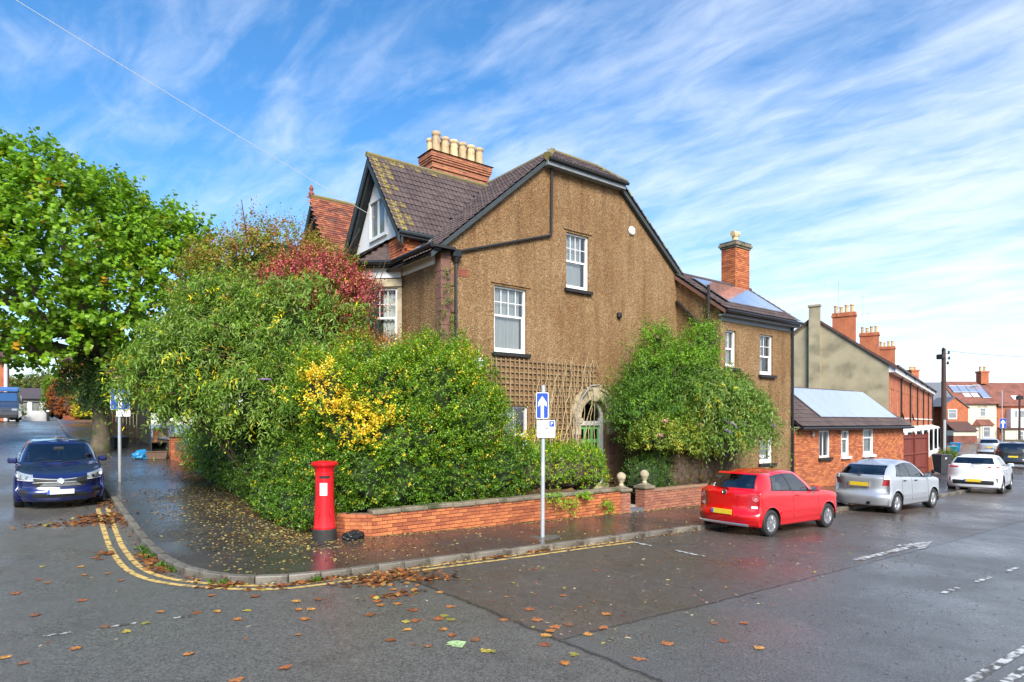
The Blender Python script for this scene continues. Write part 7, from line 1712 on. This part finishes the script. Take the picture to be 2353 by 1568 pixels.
# buddleia hanging over the pavement
BD = thing('buddleia', 'arching buddleia with long grey-green leaves and spent flower spikes over the left pavement', 'shrub', (4.9, 16.4, .3))
blobs = [(4.7, 16.6, 3.9, 1.9, 1.9, 1.6), (3.6, 17.0, 4.0, 1.5, 1.5, 1.35), (5.6, 16.0, 4.6, 1.5, 1.5, 1.5), (4.7, 15.5, 2.9, 1.35, 1.2, 1.15), (3.3, 16.8, 3.0, 1.0, 1.1, .8), (5.3, 14.6, 3.1, 1.0, .9, 1.1), (2.7, 17.8, 3.5, 1.0, 1.2, .8), (4.2, 17.2, 5.2, 1.3, 1.3, 1.0)]
pal = [(4, (.075, .145, .035)), (3, (.105, .185, .040)), (2, (.125, .185, .085)), (1, (.055, .105, .030)), (.35, (.42, .36, .02))]
limbs(BD, (4.9, 16.4, .3), [(b_[0], b_[1], b_[2]) for b_ in blobs], .05, seed=5); core(BD, blobs, .52)
foliage(BD, blobs, 9000, 9, 'long', .135, pal, M['leaf'], 31, sprig=.40, up=.3, droop=.55, depth=.22, lump=.22, clip=outside)
foliage(BD, blobs, 330, 11, 'long', .13, [(3, (.085, .155, .035)), (2, (.12, .19, .05)), (.5, (.36, .32, .03))], M['leaf'], 32, sprig=1.0, up=.1, droop=.8, depth=.05, clip=outside, name='long_shoots')
foliage(SH, blobs, 240, 10, 'oval', .085, [(3, (.10, .15, .025)), (2, (.16, .12, .04)), (1, (.2, .09, .05))], M['leaf'], 23, sprig=.85, up=1.0, depth=.05, clip=outside, name='long_shoots')
g_ = np.random.default_rng(5); sp = MB(); lil = MB()
for k in range(90):
    b_ = blobs[g_.integers(len(blobs))]; d = g_.normal(size=3); d /= np.linalg.norm(d); d[1] = -abs(d[1]); p = Vector((b_[0]+b_[3]*d[0]*1.05, b_[1]+b_[4]*d[1]*1.05, b_[2]+b_[5]*abs(d[2])*.9)); q = p+Vector((d[0]*.3, d[1]*.3, -.05+.15*d[2]))
    (lil if k < 3 else sp).tube([p, p.lerp(q, .5), q], [.022, .020, .006], 5)
sp.build('spent_flower_spikes', mat('dead_flower', (.085, .045, .03), .9, .3), BD)['kind'] = 'stuff'; lil.build('flower_spikes', mat('lilac', (.30, .16, .40), .8, .2), BD)['kind'] = 'stuff'

# red spindle and its bronze neighbour
RS = thing('red_shrub', 'crimson autumn shrub in front of the bay window', 'shrub', (6.6, 15.9, .3))
blobs = [(6.35, 16.1, 5.8, .95, .9, .9), (5.9, 16.5, 6.1, 1.0, .95, .85), (5.4, 16.8, 5.8, .8, .8, .7), (6.85, 15.85, 5.55, .65, .65, .7), (6.3, 16.0, 5.0, .95, .85, .8), (7.05, 15.8, 5.9, .45, .5, .4)]
pal = [(4, (.185, .033, .075)), (3, (.23, .060, .100)), (2, (.13, .020, .050)), (1, (.25, .12, .07)), (.5, (.14, .13, .04))]
limbs(RS, (6.6, 15.9, .3), [(b_[0], b_[1], b_[2]) for b_ in blobs], .05, seed=6)
foliage(RS, blobs, 3600, 8, 'oval', .066, pal, M['leafdry'], 41, sprig=.30, depth=.34, lump=.2, clip=outside)
OS = thing('bronze_shrub', 'bronze-pink mottled shrub above the yellow-flecked bush', 'shrub', (6.9, 14.3, .3))
blobs = [(6.6, 14.5, 4.0, 1.0, .9, .65), (7.3, 14.0, 4.05, .7, .7, .5)]
foliage(OS, blobs, 650, 7, 'oval', .06, [(3, (.20, .11, .05)), (2, (.12, .14, .03)), (2, (.23, .07, .05))], M['leaf'], 42, sprig=.25, clip=outside); core(OS, blobs, .6); limbs(OS, (6.9, 14.3, .3), [(b_[0], b_[1], b_[2]) for b_ in blobs], .04, seed=7)

# yellow-flecked evergreen on the corner
EU = thing('variegated_bush', 'large evergreen bush splashed with golden yellow leaves on the corner', 'bush', (6.8, 12.7, .2))
blobs = [(6.2, 12.9, 2.95, 1.25, 1.1, 1.15), (7.3, 12.6, 3.1, 1.2, 1.0, 1.15), (8.2, 12.5, 2.4, 1.0, .95, 1.0), (8.05, 12.9, 3.35, .85, .9, 1.05), (6.5, 12.4, 2.1, 1.3, .95, .9), (8.75, 12.8, 2.6, .75, .8, .75), (5.5, 12.9, 2.3, .85, .9, .9), (5.1, 13.0, 3.0, .8, .85, .85), (7.6, 12.5, 1.7, 1.2, .8, .7)]
gold = np.array([(4.72, 12.55, 3.51), (4.79, 12.5, 3.11), (4.93, 12.38, 2.8), (4.61, 12.62, 2.8), (5.17, 12.2, 2.58), (5.55, 11.9, 2.53), (5.8, 11.71, 2.76), (5.38, 12.03, 2.19), (6.3, 11.34, 3.2), (6.82, 10.94, 4.17), (6.47, 11.2, 3.2), (5.52, 11.93, 2.06), (5.1, 12.25, 2.1), (7.03, 10.77, 1.79), (4.61, 12.62, 3.43), (6.08, 11.5, 1.39)]); gr = np.array([.26, .28, .30, .24, .28, .26, .26, .22, .30, .40, .30, .22, .2, .26, .2, .26])*1.15
def tint_e(P, g, pc, pw):
    d = np.min(np.linalg.norm(P[:, None, :]-gold[None], axis=2)/gr[None], axis=1); c = np.where((P[:, 2] > 3.1) & (g.random(len(P)) < .6), 1, g.choice([0, 1, 2], len(P), p=[.5, .34, .16])); return np.where(g.random(len(P)) < np.where(d < 1, .85, np.where(d < 1.7, .16, .05)), 3, c)
pal = [(4, (.055, .125, .014)), (3, (.105, .185, .018)), (2, (.035, .080, .014)), (1, (.46, .33, .04))]
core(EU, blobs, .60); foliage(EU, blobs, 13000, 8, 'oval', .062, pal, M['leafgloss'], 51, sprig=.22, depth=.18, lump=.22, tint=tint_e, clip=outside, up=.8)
limbs(EU, (6.8, 12.7, .2), [(b_[0], b_[1], b_[2]) for b_ in blobs], .04, seed=8)

foliage(EU, blobs, 420, 10, 'oval', .06, [(4, (.075, .16, .016)), (2, (.05, .115, .014)), (.6, (.5, .4, .03))], M['leafgloss'], 52, sprig=.6, up=1.1, depth=.05, clip=outside, name='long_shoots')
# hedge over the corner wall, and its return up the left street
HD = thing('corner_hedge', 'dense dark green hedge bulging over the corner garden wall', 'hedge', (7, 12.2, .6))
blobs = [(4.72, 12.7, .72, .42, .6, .55), (4.6, 13.6, .72, .4, .7, .58), (4.52, 14.8, .75, .4, .75, .6)]+[(5.1+.62*k, 12.35+.5*max(0, 1-k*.9)+(.06 if k % 2 else -.05), 1.26+.05*math.sin(k*2.1), .62, .72, .78) for k in range(8)]+[(4.95, 13.0, 1.25, .55, .8, .85), (4.9, 13.8, 1.3, .55, .8, .9)]
pal = [(4, (.045, .105, .014)), (3, (.065, .140, .016)), (2, (.030, .070, .014)), (.55, (.30, .28, .03))]
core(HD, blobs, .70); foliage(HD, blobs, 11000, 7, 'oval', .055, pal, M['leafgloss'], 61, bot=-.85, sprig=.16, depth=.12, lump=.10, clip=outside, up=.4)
HS = thing('street_hedge', 'long dark hedge running up the left street pavement', 'hedge', (4.9, 19, .7))
blobs = [(4.92+.05*math.sin(k*1.7), 14.5+.85*k, 1.25+.05*k+.1*math.sin(k*2.3), .78, .9, 1.12) for k in range(12)]
pal = [(4, (.040, .085, .020)), (3, (.055, .110, .022)), (1, (.075, .14, .02))]
core(HS, blobs, .72); foliage(HS, blobs, 7000, 7, 'oval', .070, pal, M['leafgloss'], 62, bot=-.9, sprig=.2, depth=.14, lump=.12, droop=.4)

# clipped privet left of the gate
PV = thing('clipped_hedge', 'rounded yellow-green clipped hedge with bare brown stems left of the gate', 'hedge', (11, 12.3, .6))
blobs = [(9.75+.52*k, 12.42, 1.22+.04*math.sin(k*1.9), .62, .66, .62) for k in range(5)]+[(12.0, 12.45, 1.05, .52, .66, .66)]
pal = [(4, (.075, .155, .016)), (3, (.125, .215, .020)), (1.5, (.045, .10, .014)), (.25, (.50, .36, .02))]
core(PV, blobs, .80, m='twig'); foliage(PV, blobs, 3400, 7, 'oval', .055, pal, M['leafgloss'], 63, sprig=.15, depth=.10, lump=.10, up=.6)
foliage(PV, [(9.6, 12.6, 1.95, .5, .45, .25), (10.6, 12.7, 1.9, .6, .45, .25)], 170, 6, 'oval', .07, [(3, (.08, .15, .02)), (1.2, (.50, .36, .02))], M['leaf'], 64, sprig=.3, up=1.2, name='top_shoots')

# mixed shrubs right of the door
CT = thing('mixed_shrub', 'tall feathery green shrub between the arched door and the wing', 'shrub', (15.6, 12.9, .1))
blobs = [(15.0, 13.0, 2.9, .95, .8, .95), (16.2, 12.9, 3.1, 1.1, .85, 1.0), (15.6, 12.6, 2.2, 1.2, .8, .75), (17.2, 12.7, 4.1, .75, .65, .8), (15.6, 13.1, 4.0, .65, .6, .8), (14.4, 12.7, 2.6, .6, .6, .6), (17.5, 12.6, 5.0, .40, .40, .6), (15.8, 13.1, 4.9, .38, .38, .5), (16.5, 12.9, 4.3, .42, .42, .6)]
pal = [(4, (.045, .105, .030)), (3, (.070, .150, .030)), (2, (.10, .20, .025)), (1, (.03, .07, .022))]
def tint_c(P, g, pc, pw): return np.where((P[:, 2] > 4.1) & (g.random(len(P)) < .8), 2, g.choice([0, 1, 3], len(P), p=[.5, .33, .17]))
core(CT, blobs, .42); foliage(CT, blobs, 3900, 10, 'long', .115, pal, M['leaf'], 71, sprig=.42, depth=.24, lump=.42, tint=tint_c, clip=outside, up=.5, droop=.2)
limbs(CT, (15.6, 12.9, .1), [(b_[0], b_[1], b_[2]) for b_ in blobs], .05, seed=9)
foliage(CT, blobs, 420, 12, 'long', .11, [(3, (.07, .15, .03)), (2, (.10, .19, .025))], M['leaf'], 76, sprig=.9, up=.8, depth=.05, clip=outside, name='long_shoots')
RO = thing('rose_bush', 'pale yellow-green rose bush with a few pink blooms beside the door', 'shrub', (15.0, 12.0, .1))
blobs = [(14.6, 12.1, 1.95, .75, .6, .55), (15.5, 11.95, 1.85, .85, .6, .6), (16.2, 12.0, 2.4, .7, .6, .7), (16.5, 11.9, 1.7, .6, .5, .5)]
pal = [(3, (.11, .17, .035)), (3, (.16, .20, .05)), (2, (.07, .12, .03)), (.6, (.32, .27, .06))]
core(RO, blobs, .4); foliage(RO, blobs, 2400, 7, 'oval', .075, pal, M['leaf'], 72, sprig=.28, depth=.25, clip=outside)
limbs(RO, (15.2, 12.2, .1), [(b_[0], b_[1], b_[2]) for b_ in blobs], .03, seed=10)
M['pink'] = mat('rose_pink', (.62, .33, .30), .6, .15, 20)
for (x, y, z) in ((14.32, 11.55, 2.42), (14.1, 11.55, 2.02), (15.75, 11.4, 2.32), (16.25, 11.35, 2.1)):
    b = MB(); c = Vector((x, y, z))
    for k in range(12):
        a = k*2.4; t = k/12; d = Vector((math.cos(a)*(1-t*.5), math.sin(a)*(1-t*.5), .2+t)).normalized(); e = Vector((-math.sin(a), math.cos(a), 0)); u_ = d.cross(e); q = c+d*.02
        b.add([q, q+d*.07+e*.045, q+d*.095+u_*.01, q+d*.07-e*.045], [(0, 1, 2, 3)])
    b.build('rose_bloom', M['pink'], RO)
BD2 = thing('buddleia', 'spreading buddleia with purple flower tips in front of the wing', 'shrub', (17.6, 11.9, .1))
blobs = [(16.8, 11.7, 3.0, 1.0, .85, .9), (17.7, 11.5, 2.75, .95, .8, .75), (16.8, 11.4, 2.25, .9, .75, .5), (18.1, 11.3, 2.3, .65, .6, .42), (17.6, 11.9, 3.5, .7, .65, .55)]
pal = [(4, (.075, .145, .042)), (3, (.105, .180, .060)), (2, (.06, .11, .035)), (.3, (.30, .28, .04))]
core(BD2, blobs, .38); foliage(BD2, blobs, 2700, 9, 'long', .15, pal, M['leaf'], 73, sprig=.42, up=.1, droop=.7, depth=.25, lump=.42, clip=outside)
limbs(BD2, (17.5, 12.0, .1), [(b_[0], b_[1], b_[2]) for b_ in blobs], .04, seed=11)
foliage(BD2, blobs, 380, 11, 'long', .14, [(3, (.085, .145, .05)), (2, (.12, .17, .08))], M['leaf'], 77, sprig=1.0, up=.1, droop=.7, depth=.05, clip=outside, name='long_shoots')
sp = MB()
for k in range(34):
    b_ = blobs[g_.integers(len(blobs))]; d = g_.normal(size=3); d /= np.linalg.norm(d); d[1] = -abs(d[1]); p = Vector((b_[0]+b_[3]*d[0]*1.1, b_[1]+b_[4]*d[1]*1.1, b_[2]+b_[5]*d[2]*.9)); q = p+Vector((abs(d[0])*.25, d[1]*.2, -.16)); sp.mi = 0 if k < 14 else 1
    sp.tube([p, p.lerp(q, .5)+Vector((0, 0, .03)), q], [.03, .026, .006], 5)
sp.build('flower_spikes', [M['pink'] if False else mat('purple_flower', (.22, .12, .34), .8, .2), mat('spent_spike', (.075, .055, .05), .9, .2)], BD2)['kind'] = 'stuff'
DB = thing('low_dark_bush', 'low dark green bush just right of the garden entrance', 'bush', (14.4, 12.3, .1))
blobs = [(14.3, 12.35, .75, .62, .5, .7), (14.95, 12.4, .85, .6, .5, .7)]
core(DB, blobs, .75); foliage(DB, blobs, 900, 7, 'oval', .05, [(3, (.03, .07, .02)), (2, (.045, .095, .025))], M['leafgloss'], 74, sprig=.16, depth=.12)
DH = thing('brown_hedge', 'brown twiggy hedge with dying leaves behind the pinkish wall', 'hedge', (16.8, 12.2, .1))
blobs = [(15.7+.55*k, 12.25, .95, .55, .42, .75) for k in range(5)]
core(DH, blobs, .85, m='twig'); foliage(DH, blobs, 1500, 6, 'oval', .042, [(4, (.075, .045, .02)), (2, (.045, .06, .018)), (1, (.11, .07, .03))], M['leafdry'], 75, sprig=.14, depth=.10)

# climbers on the house
IV = thing('ivy', 'ivy climbing the red stone corner beside the black downpipe', 'climber', (8.8, 14.3, .3))
blobs = [(8.82, 14.30, 6.3-.42*k, .06+.035*k, .07, .28) for k in range(9)]+[(8.95, 14.24, 3.2, .45, .14, .6), (9.3, 14.25, 2.6, .6, .15, .7), (10.1, 14.22, 3.7, .45, .12, .3), (9.8, 14.2, 3.2, .5, .15, .5)]
foliage(IV, blobs, 700, 6, 'oval', .06, [(4, (.04, .10, .02)), (2, (.07, .14, .02)), (1, (.10, .15, .03))], M['leafgloss'], 81, sprig=.14, depth=.2, clip=lambda p: p[:, 1] < 14.39)

# background planting
TR2 = thing('young_tree', 'yellow-green young tree behind the solar panelled extension', 'tree', (25.6, 17.6, 0))
blobs = [(26.3, 17.3, 4.9, .8, .8, 1.2), (26.0, 17.4, 6.0, .6, .6, .7), (27.3, 17.3, 4.3, .7, .7, .6)]
limbs(TR2, (26.3, 17.4, -.3), [(b_[0], b_[1], b_[2]) for b_ in blobs], .06, seed=12)
foliage(TR2, blobs, 420, 7, 'oval', .11, [(3, (.12, .16, .02)), (2, (.26, .24, .02)), (2, (.07, .12, .02))], M['leaf'], 91, sprig=.35, name='crown')
CB = thing('copper_hedge', 'tall copper-brown hedge at the end of the left street', 'hedge', (3.4, 74, 2.5))
blobs = [(2.6, 74.0, 4.3, 1.0, 1.0, 2.0), (3.4, 73.6, 4.0, 1.1, 1.0, 2.0), (4.5, 73.4, 4.6, 1.0, 1.0, 1.2)]
core(CB, blobs, .8, m='twig'); foliage(CB, blobs, 1500, 6, 'oval', .17, [(3, (.20, .06, .025)), (2, (.13, .05, .02)), (1, (.30, .10, .03))], M['leafdry'], 92, sprig=.3, depth=.15)
YB = thing('yellow_bush', 'bright yellow bush beside the copper hedge', 'bush', (4.4, 72.5, 2.5))
foliage(YB, [(4.5, 72.2, 3.4, 1.0, .8, 1.1)], 450, 6, 'oval', .16, [(3, (.40, .36, .03)), (2, (.22, .26, .03))], M['leaf'], 93, sprig=.3); core(YB, [(4.5, 72.2, 3.4, 1.0, .8, 1.1)], .75)
CN = thing('conifer', 'light green feathery conifer between the bungalow and the copper hedge', 'tree', (1.9, 75, 2.5))
blobs = [(2.0, 75.5, 4.2, .7, .7, 1.9), (1.9, 75.5, 5.6, .5, .5, 1.2)]
foliage(CN, blobs, 500, 6, 'long', .3, [(3, (.12, .20, .03)), (2, (.08, .15, .03))], M['leaf'], 94, sprig=.4, name='crown'); core(CN, blobs, .7)
bgt = [((-6, 96, 6.0), 3.6, 'dark olive tree rising behind the bungalow roof'), ((-.5, 95, 5.4), 3.2, 'rounded dark tree behind the right end of the bungalow'), ((4.5, 100, 6.5), 3.6, 'dull green tree behind the copper hedge'), ((6.8, 54, 4.6), 2.6, 'green tree beyond the timber fence on the left street')]
for k, (c, r_, lb) in enumerate(bgt):
    t = thing('background_tree', lb, 'tree', (c[0], c[1], 2.5), 'trees behind the bungalow'); bb = [(c[0], c[1], c[2], r_*1.3, r_, r_*.75), (c[0]+r_*.8, c[1], c[2]-.6, r_*.8, r_*.8, r_*.6), (c[0]-r_*.9, c[1], c[2]-.3, r_*.8, r_*.8, r_*.6)]
    core(t, bb, .8); foliage(t, bb, 1300, 6, 'oval', .34, [(3, (.055, .075, .022)), (2, (.075, .10, .025)), (1, (.10, .10, .03))], M['leaf'], 95+k, sprig=.6, name='crown'); b = MB(); b.tube([(c[0], c[1], 2.2), (c[0], c[1], c[2])], .25, 7); b.build('trunk', M['bark'], t)
for k, (x, y, r_, lb) in enumerate(((66.5, 23.6, .5, 'small garden shrub beside the teal recycling box'), (46.0, 14.9, .55, 'low shrub in the first terrace front garden'), (-1.0, 76.6, .8, 'dark shrub under the bungalow windows'))):
    t = thing('garden_shrub', lb, 'shrub', (x, y, G(x, y)), 'small shrubs far along the streets'); bb = [(x, y, G(x, y)+r_*.9, r_*1.3, r_, r_)]; core(t, bb, .75); foliage(t, bb, 260, 6, 'oval', .12, [(3, (.05, .09, .02)), (1, (.09, .13, .03))], M['leaf'], 110+k, sprig=.25)

# plants growing out of the wall and at the kerb
for k, (x, z, r_, lb) in enumerate(((10.15, .55, .24, 'ferny weed growing over the wall coping behind the sign post'), (10.62, .32, .22, 'leafy weed hanging low on the brick wall'), (11.1, .52, .16, 'small fern on the coping near the clipped hedge'), (11.95, .22, .15, 'tuft of weeds low on the wall near the gate'))):
    t = thing('wall_weed', lb, 'weed', (x, 11.55, z), 'weeds growing from the garden wall'); foliage(t, [(x, 11.52, z, r_*1.2, .10, r_)], 60, 6, 'oval', .055, [(3, (.09, .20, .02)), (2, (.13, .24, .03))], M['leaf'], 120+k, sprig=.16, droop=.4)

# ---------------------------------------------------------------- fallen leaves
def scatter(name, pts, size, pal, seed, m, shape='maple', lift=.012, flat=.22, base=None):
    g = np.random.default_rng(seed); n = len(pts); P = np.array([(x, y, (base or (lambda a, b: G(a, b)))(x, y)+lift*g.uniform(.3, 1.6)) for x, y in pts])
    Nn = unit(np.stack([g.normal(0, flat, n), g.normal(0, flat, n), np.ones(n)], 1)); a = g.uniform(0, 6.28, n); A = np.stack([np.cos(a), np.sin(a), np.zeros(n)], 1); A = unit(A-(A*Nn).sum(1, keepdims=True)*Nn)
    pw = np.array([p[0] for p in pal], float); pw /= pw.sum(); C = np.array([p[1] for p in pal])[g.choice(len(pal), n, p=pw)]*g.uniform(.65, 1.25, (n, 1))
    me = leaf_mesh(name, P, A, Nn, size*g.uniform(.5, 1.25, n), np.clip(C, 0, 1), shape, m); o = bpy.data.objects.new(name, me); COL.objects.link(o); o['kind'] = 'stuff'; return o
rl = random.Random(21); onpave = lambda a, b: G(a, b)+.10
PALY = [(5, (.52, .40, .12)), (3, (.42, .36, .16)), (2, (.36, .20, .05)), (1, (.24, .10, .03)), (1, (.26, .28, .06))]
PALO = [(4, (.30, .105, .028)), (3, (.22, .075, .026)), (2, (.36, .17, .04)), (2, (.14, .055, .022)), (.5, (.34, .27, .04))]
pts = []
while len(pts) < 4600:           # pale little leaves under the hedge and round the pillar box
    x, y = rl.uniform(2.3, 7.5), rl.uniform(9.5, 20)
    d = min(abs(x-4.4) if y > 13 else math.hypot(x-4.2, y-12.2), 3)
    if x > 4.55 and y > 11.5-.0*x: continue
    if rl.random() < math.exp(-d*1.05)*1.1 and x > 2.0: pts.append((x, y))
scatter('fallen_leaf_litter', pts, .066, PALY+[(4, (.20, .10, .035)), (3, (.12, .065, .03))], 1, M['leafdry'], 'oval', .006, .15, onpave)
pts = [(rl.uniform(2.2, 18), rl.uniform(9.3, 11.5)) for _ in range(420)]+[(rl.uniform(5.6, 16), 11.58-abs(rl.gauss(0, .10))) for _ in range(700)]+[(1.9+abs(rl.gauss(0, 1.2)), rl.uniform(13, 30)) for _ in range(380)]
scatter('fallen_leaf_litter', pts, .058, PALY, 2, M['leafdry'], 'oval', .006, .15, onpave)
pts = []                          # gutter line
kk = [p for p in kp if p.y < 21 and p.x < 22]
for p, q in zip(kk, kk[1:]):
    t = (q-p).normalized(); nrm = Vector((t.y, -t.x)); s_ = 1 if nrm.dot(Vector((-1, -1))) > 0 else -1
    dens = 26 if p.x < 6 and p.y < 11 else 16 if p.x > 5 else 7
    if p.x > 12: dens = 9
    for _ in range(dens):
        c = p.lerp(q, rl.random())+nrm*s_*(.09+abs(rl.gauss(0, .085))); pts.append((c.x, c.y))
scatter('gutter_leaves', pts, .062, PALO+[(2, (.42, .34, .16))], 3, M['leafdry'], 'oval', .014, .3)
piles = [(1.62, 16.6, .20, .55, 150), (1.62, 19.0, .22, .8, 170), (1.05, 16.4, .42, .20, 130), (.75, 16.6, .5, .18, 90), (1.2, 17.1, .3, .2, 110), (1.62, 12.2, .12, .55, 150), (1.72, 11.3, .14, .3, 90), (2.35, 9.62, .25, .10, 110), (3.2, 9.10, .40, .06, 110), (4.25, 8.72, .45, .20, 250), (4.1, 8.45, .3, .14, 70), (4.9, 8.2, .35, .12, 60), (4.0, 7.7, .3, .10, 50), (1.1, 13.2, .12, .15, 40), (6.6, 9.03, .25, .06, 40), (7.6, 9.06, .22, .05, 30), (4.25, 28.6, .4, .9, 160), (4.1, 22.5, .3, 1.5, 150)]
pts = []
for x, y, sx, sy, n in piles: pts += [(rl.gauss(x, sx*.75), rl.gauss(y, sy*.75)) for _ in range(n)]
on_any = lambda a, b: G(a, b)+(.10 if (a > 1.95 and b > 12) else .0)
scatter('leaf_pile', pts, .088, PALO+[(2, (.10, .045, .02))], 4, M['leafdry'], 'maple', .018, .26, on_any)
pts = [(rl.uniform(-3, 5), rl.uniform(5.0, 20)) for _ in range(150)]+[(rl.uniform(4.6, 14), rl.uniform(4.5, 8.7)) for _ in range(330)]+[(rl.uniform(11, 20), rl.uniform(6, 9)) for _ in range(160)]
pts = [p for p in pts if not (p[0] > 1.7 and p[1] > 9)]
scatter('fallen_leaf_litter', pts, .07, [(3, (.42, .34, .22)), (2, (.34, .14, .05)), (2, (.25, .12, .07)), (1, (.40, .36, .08))], 5, M['leafdry'], 'oval', .006, .12)
pts = [(rl.uniform(6.2, 15), rl.uniform(2.2, 4.2)) for _ in range(260)]
scatter('road_debris', pts, .04, [(3, (.03, .022, .015)), (1, (.06, .04, .02))], 6, M['leafdry'], 'long', .006, .2)
# the large single leaves one can point at
var = []
for k in range(9):
    col = [(.46, .18, .04), (.36, .115, .035), (.25, .085, .03), (.52, .26, .055), (.46, .37, .06), (.23, .105, .05), (.42, .155, .05), (.26, .24, .045), (.40, .56, .24)][k]
    T_, Fs = LEAF['maple']; g = np.random.default_rng(k); V = T_.copy(); V[:, 0] -= .45; V[:, 1] *= 1.05; V[:, :2] += g.normal(0, .035, (13, 2)); V[:, 2] = np.abs(V[:, 1])*g.uniform(.02, .18)+g.normal(0, .02, 13)+.04+(V[:, 0]**2)*g.uniform(-.05, .16)
    if k == 8: V[:, 2] *= .3
    me = bpy.data.meshes.new('fallen_leaf'); me.from_pydata([tuple(v) for v in V], [], Fs); b = MB(); me.materials.append(mat('fallen_leaf_%d' % k, col, .45, .3, 8, dirt=((col[0]*.45, col[1]*.4, col[2]*.6), 5, .5, .65))); var.append(me)
words = ['orange', 'rust-orange', 'brown', 'golden orange', 'yellow', 'dull brown', 'orange', 'olive-yellow', 'pale green']
spots = [(0.99,11.47,0,0.14),(1.1,10.84,1,0.14),(0.25,11.35,0,0.14),(0.14,11.64,1,0.14),(-0.11,10.9,1,0.14),(0.58,9.94,1,0.14),(1.3,8.76,0,0.14),(1.65,8.45,2,0.14),(1.96,9.17,1,0.14),(1.86,8.36,3,0.14),(2.42,8.77,2,0.14),(2.15,8.17,4,0.14),(1.97,7.87,0,0.14),(0.4,7.87,0,0.14),(-0.17,8.0,3,0.14),(-0.02,7.71,5,0.14),(1.29,6.99,0,0.14),(0.88,8.18,4,0.14),(1.09,8.37,7,0.14),(0.08,9.53,2,0.14),(0.71,8.52,5,0.14),(2.78,8.21,3,0.14),(3.03,8.11,2,0.14),(2.67,7.82,0,0.14),(2.8,7.75,3,0.14),(2.6,7.4,0,0.14),(3.29,7.09,2,0.14),(0.21,12.67,4,0.14),(0.69,12.27,3,0.14),(0.69,11.57,0,0.14),(1.94,6.05,1,0.14),(1.5,6.03,6,0.15),(0.94,12.93,1,0.14),(0.99,12.74,2,0.14),(4.04,7.96,0,0.14),(4.49,7.47,3,0.14),(3.61,7.57,1,0.14),(3.56,7.38,0,0.14),(3.77,7.31,0,0.14),(3.79,6.95,2,0.14),(4.24,6.8,6,0.15),(3.51,6.6,4,0.14),(3.61,6.55,1,0.14),(3.86,6.46,1,0.14),(3.97,6.51,7,0.14),(3.96,6.35,7,0.14),(3.7,6.09,0,0.14),(3.38,6.33,3,0.14),(3.68,5.87,1,0.14),(3.57,5.61,8,0.26),(3.7,5.27,4,0.14),(3.74,5.21,7,0.14),(4.47,5.98,6,0.15),(4.64,5.34,0,0.14),(4.78,5.42,6,0.15),(4.5,5.26,3,0.14),(4.98,6.14,1,0.14),(4.79,5.76,6,0.15),(5.78,6.4,1,0.14),(4.97,5.41,5,0.14),(5.22,5.09,6,0.15),(4.91,5.02,3,0.14),(5.65,5.45,0,0.14),(4.3,5.04,2,0.14),(4.12,4.54,0,0.14),(4.79,4.19,6,0.15),(5.4,4.33,6,0.15),(7.31,7.31,1,0.14),(6.57,7.94,2,0.14),(3.08,6.14,2,0.14),(3.3,5.74,5,0.14),(3.8,5.6,5,0.14),(4.35,4.65,7,0.14),(6.46,4.48,5,0.14),(6.77,4.29,1,0.14),(6.1,3.69,3,0.14),(5.98,4.04,2,0.14)]
for k, (x, y, c, s) in enumerate(spots):
    o = bpy.data.objects.new('fallen_leaf', var[c]); COL.objects.link(o); o.location = (x, y, G(x, y)+.002); o.scale = (s*rl.uniform(.7, 1.1), s*rl.uniform(.7, 1.1), s*.8); o.rotation_euler = (0, 0, rl.uniform(0, 6.28))
    lab = 'large pale green lobed leaf lying flat on the wet road' if c == 8 else '%s fallen leaf on the wet asphalt' % words[c]
    tag(o, lab, 'leaf', None if c == 8 else '%s leaves on the road' % words[c])
# weeds along the kerb
pts = []
for p in kp:
    if p.x < 4.6 and p.y < 13.5:
        t = rl.random()
        if t < .5: pts += [(p.x+rl.gauss(-.10, .05), p.y+rl.gauss(-.10, .05)) for _ in range(8)]
g = np.random.default_rng(9); n = len(pts)*6; P = np.array([(x+g.normal(0, .03), y+g.normal(0, .03), G(x, y)+.01) for x, y in pts for _ in range(6)]); a = g.uniform(0, 6.28, n); A = unit(np.stack([np.cos(a)*.6, np.sin(a)*.6, g.uniform(.4, 1.2, n)], 1)); Nn = unit(np.cross(A, g.normal(size=(n, 3))))
o = bpy.data.objects.new('kerb_weeds', leaf_mesh('kerb_weeds', P, A, Nn, g.uniform(.04, .11, n), np.array([(.09, .20, .02)])*g.uniform(.6, 1.4, (n, 1)), 'long', M['leaf'])); COL.objects.link(o); o['kind'] = 'stuff'
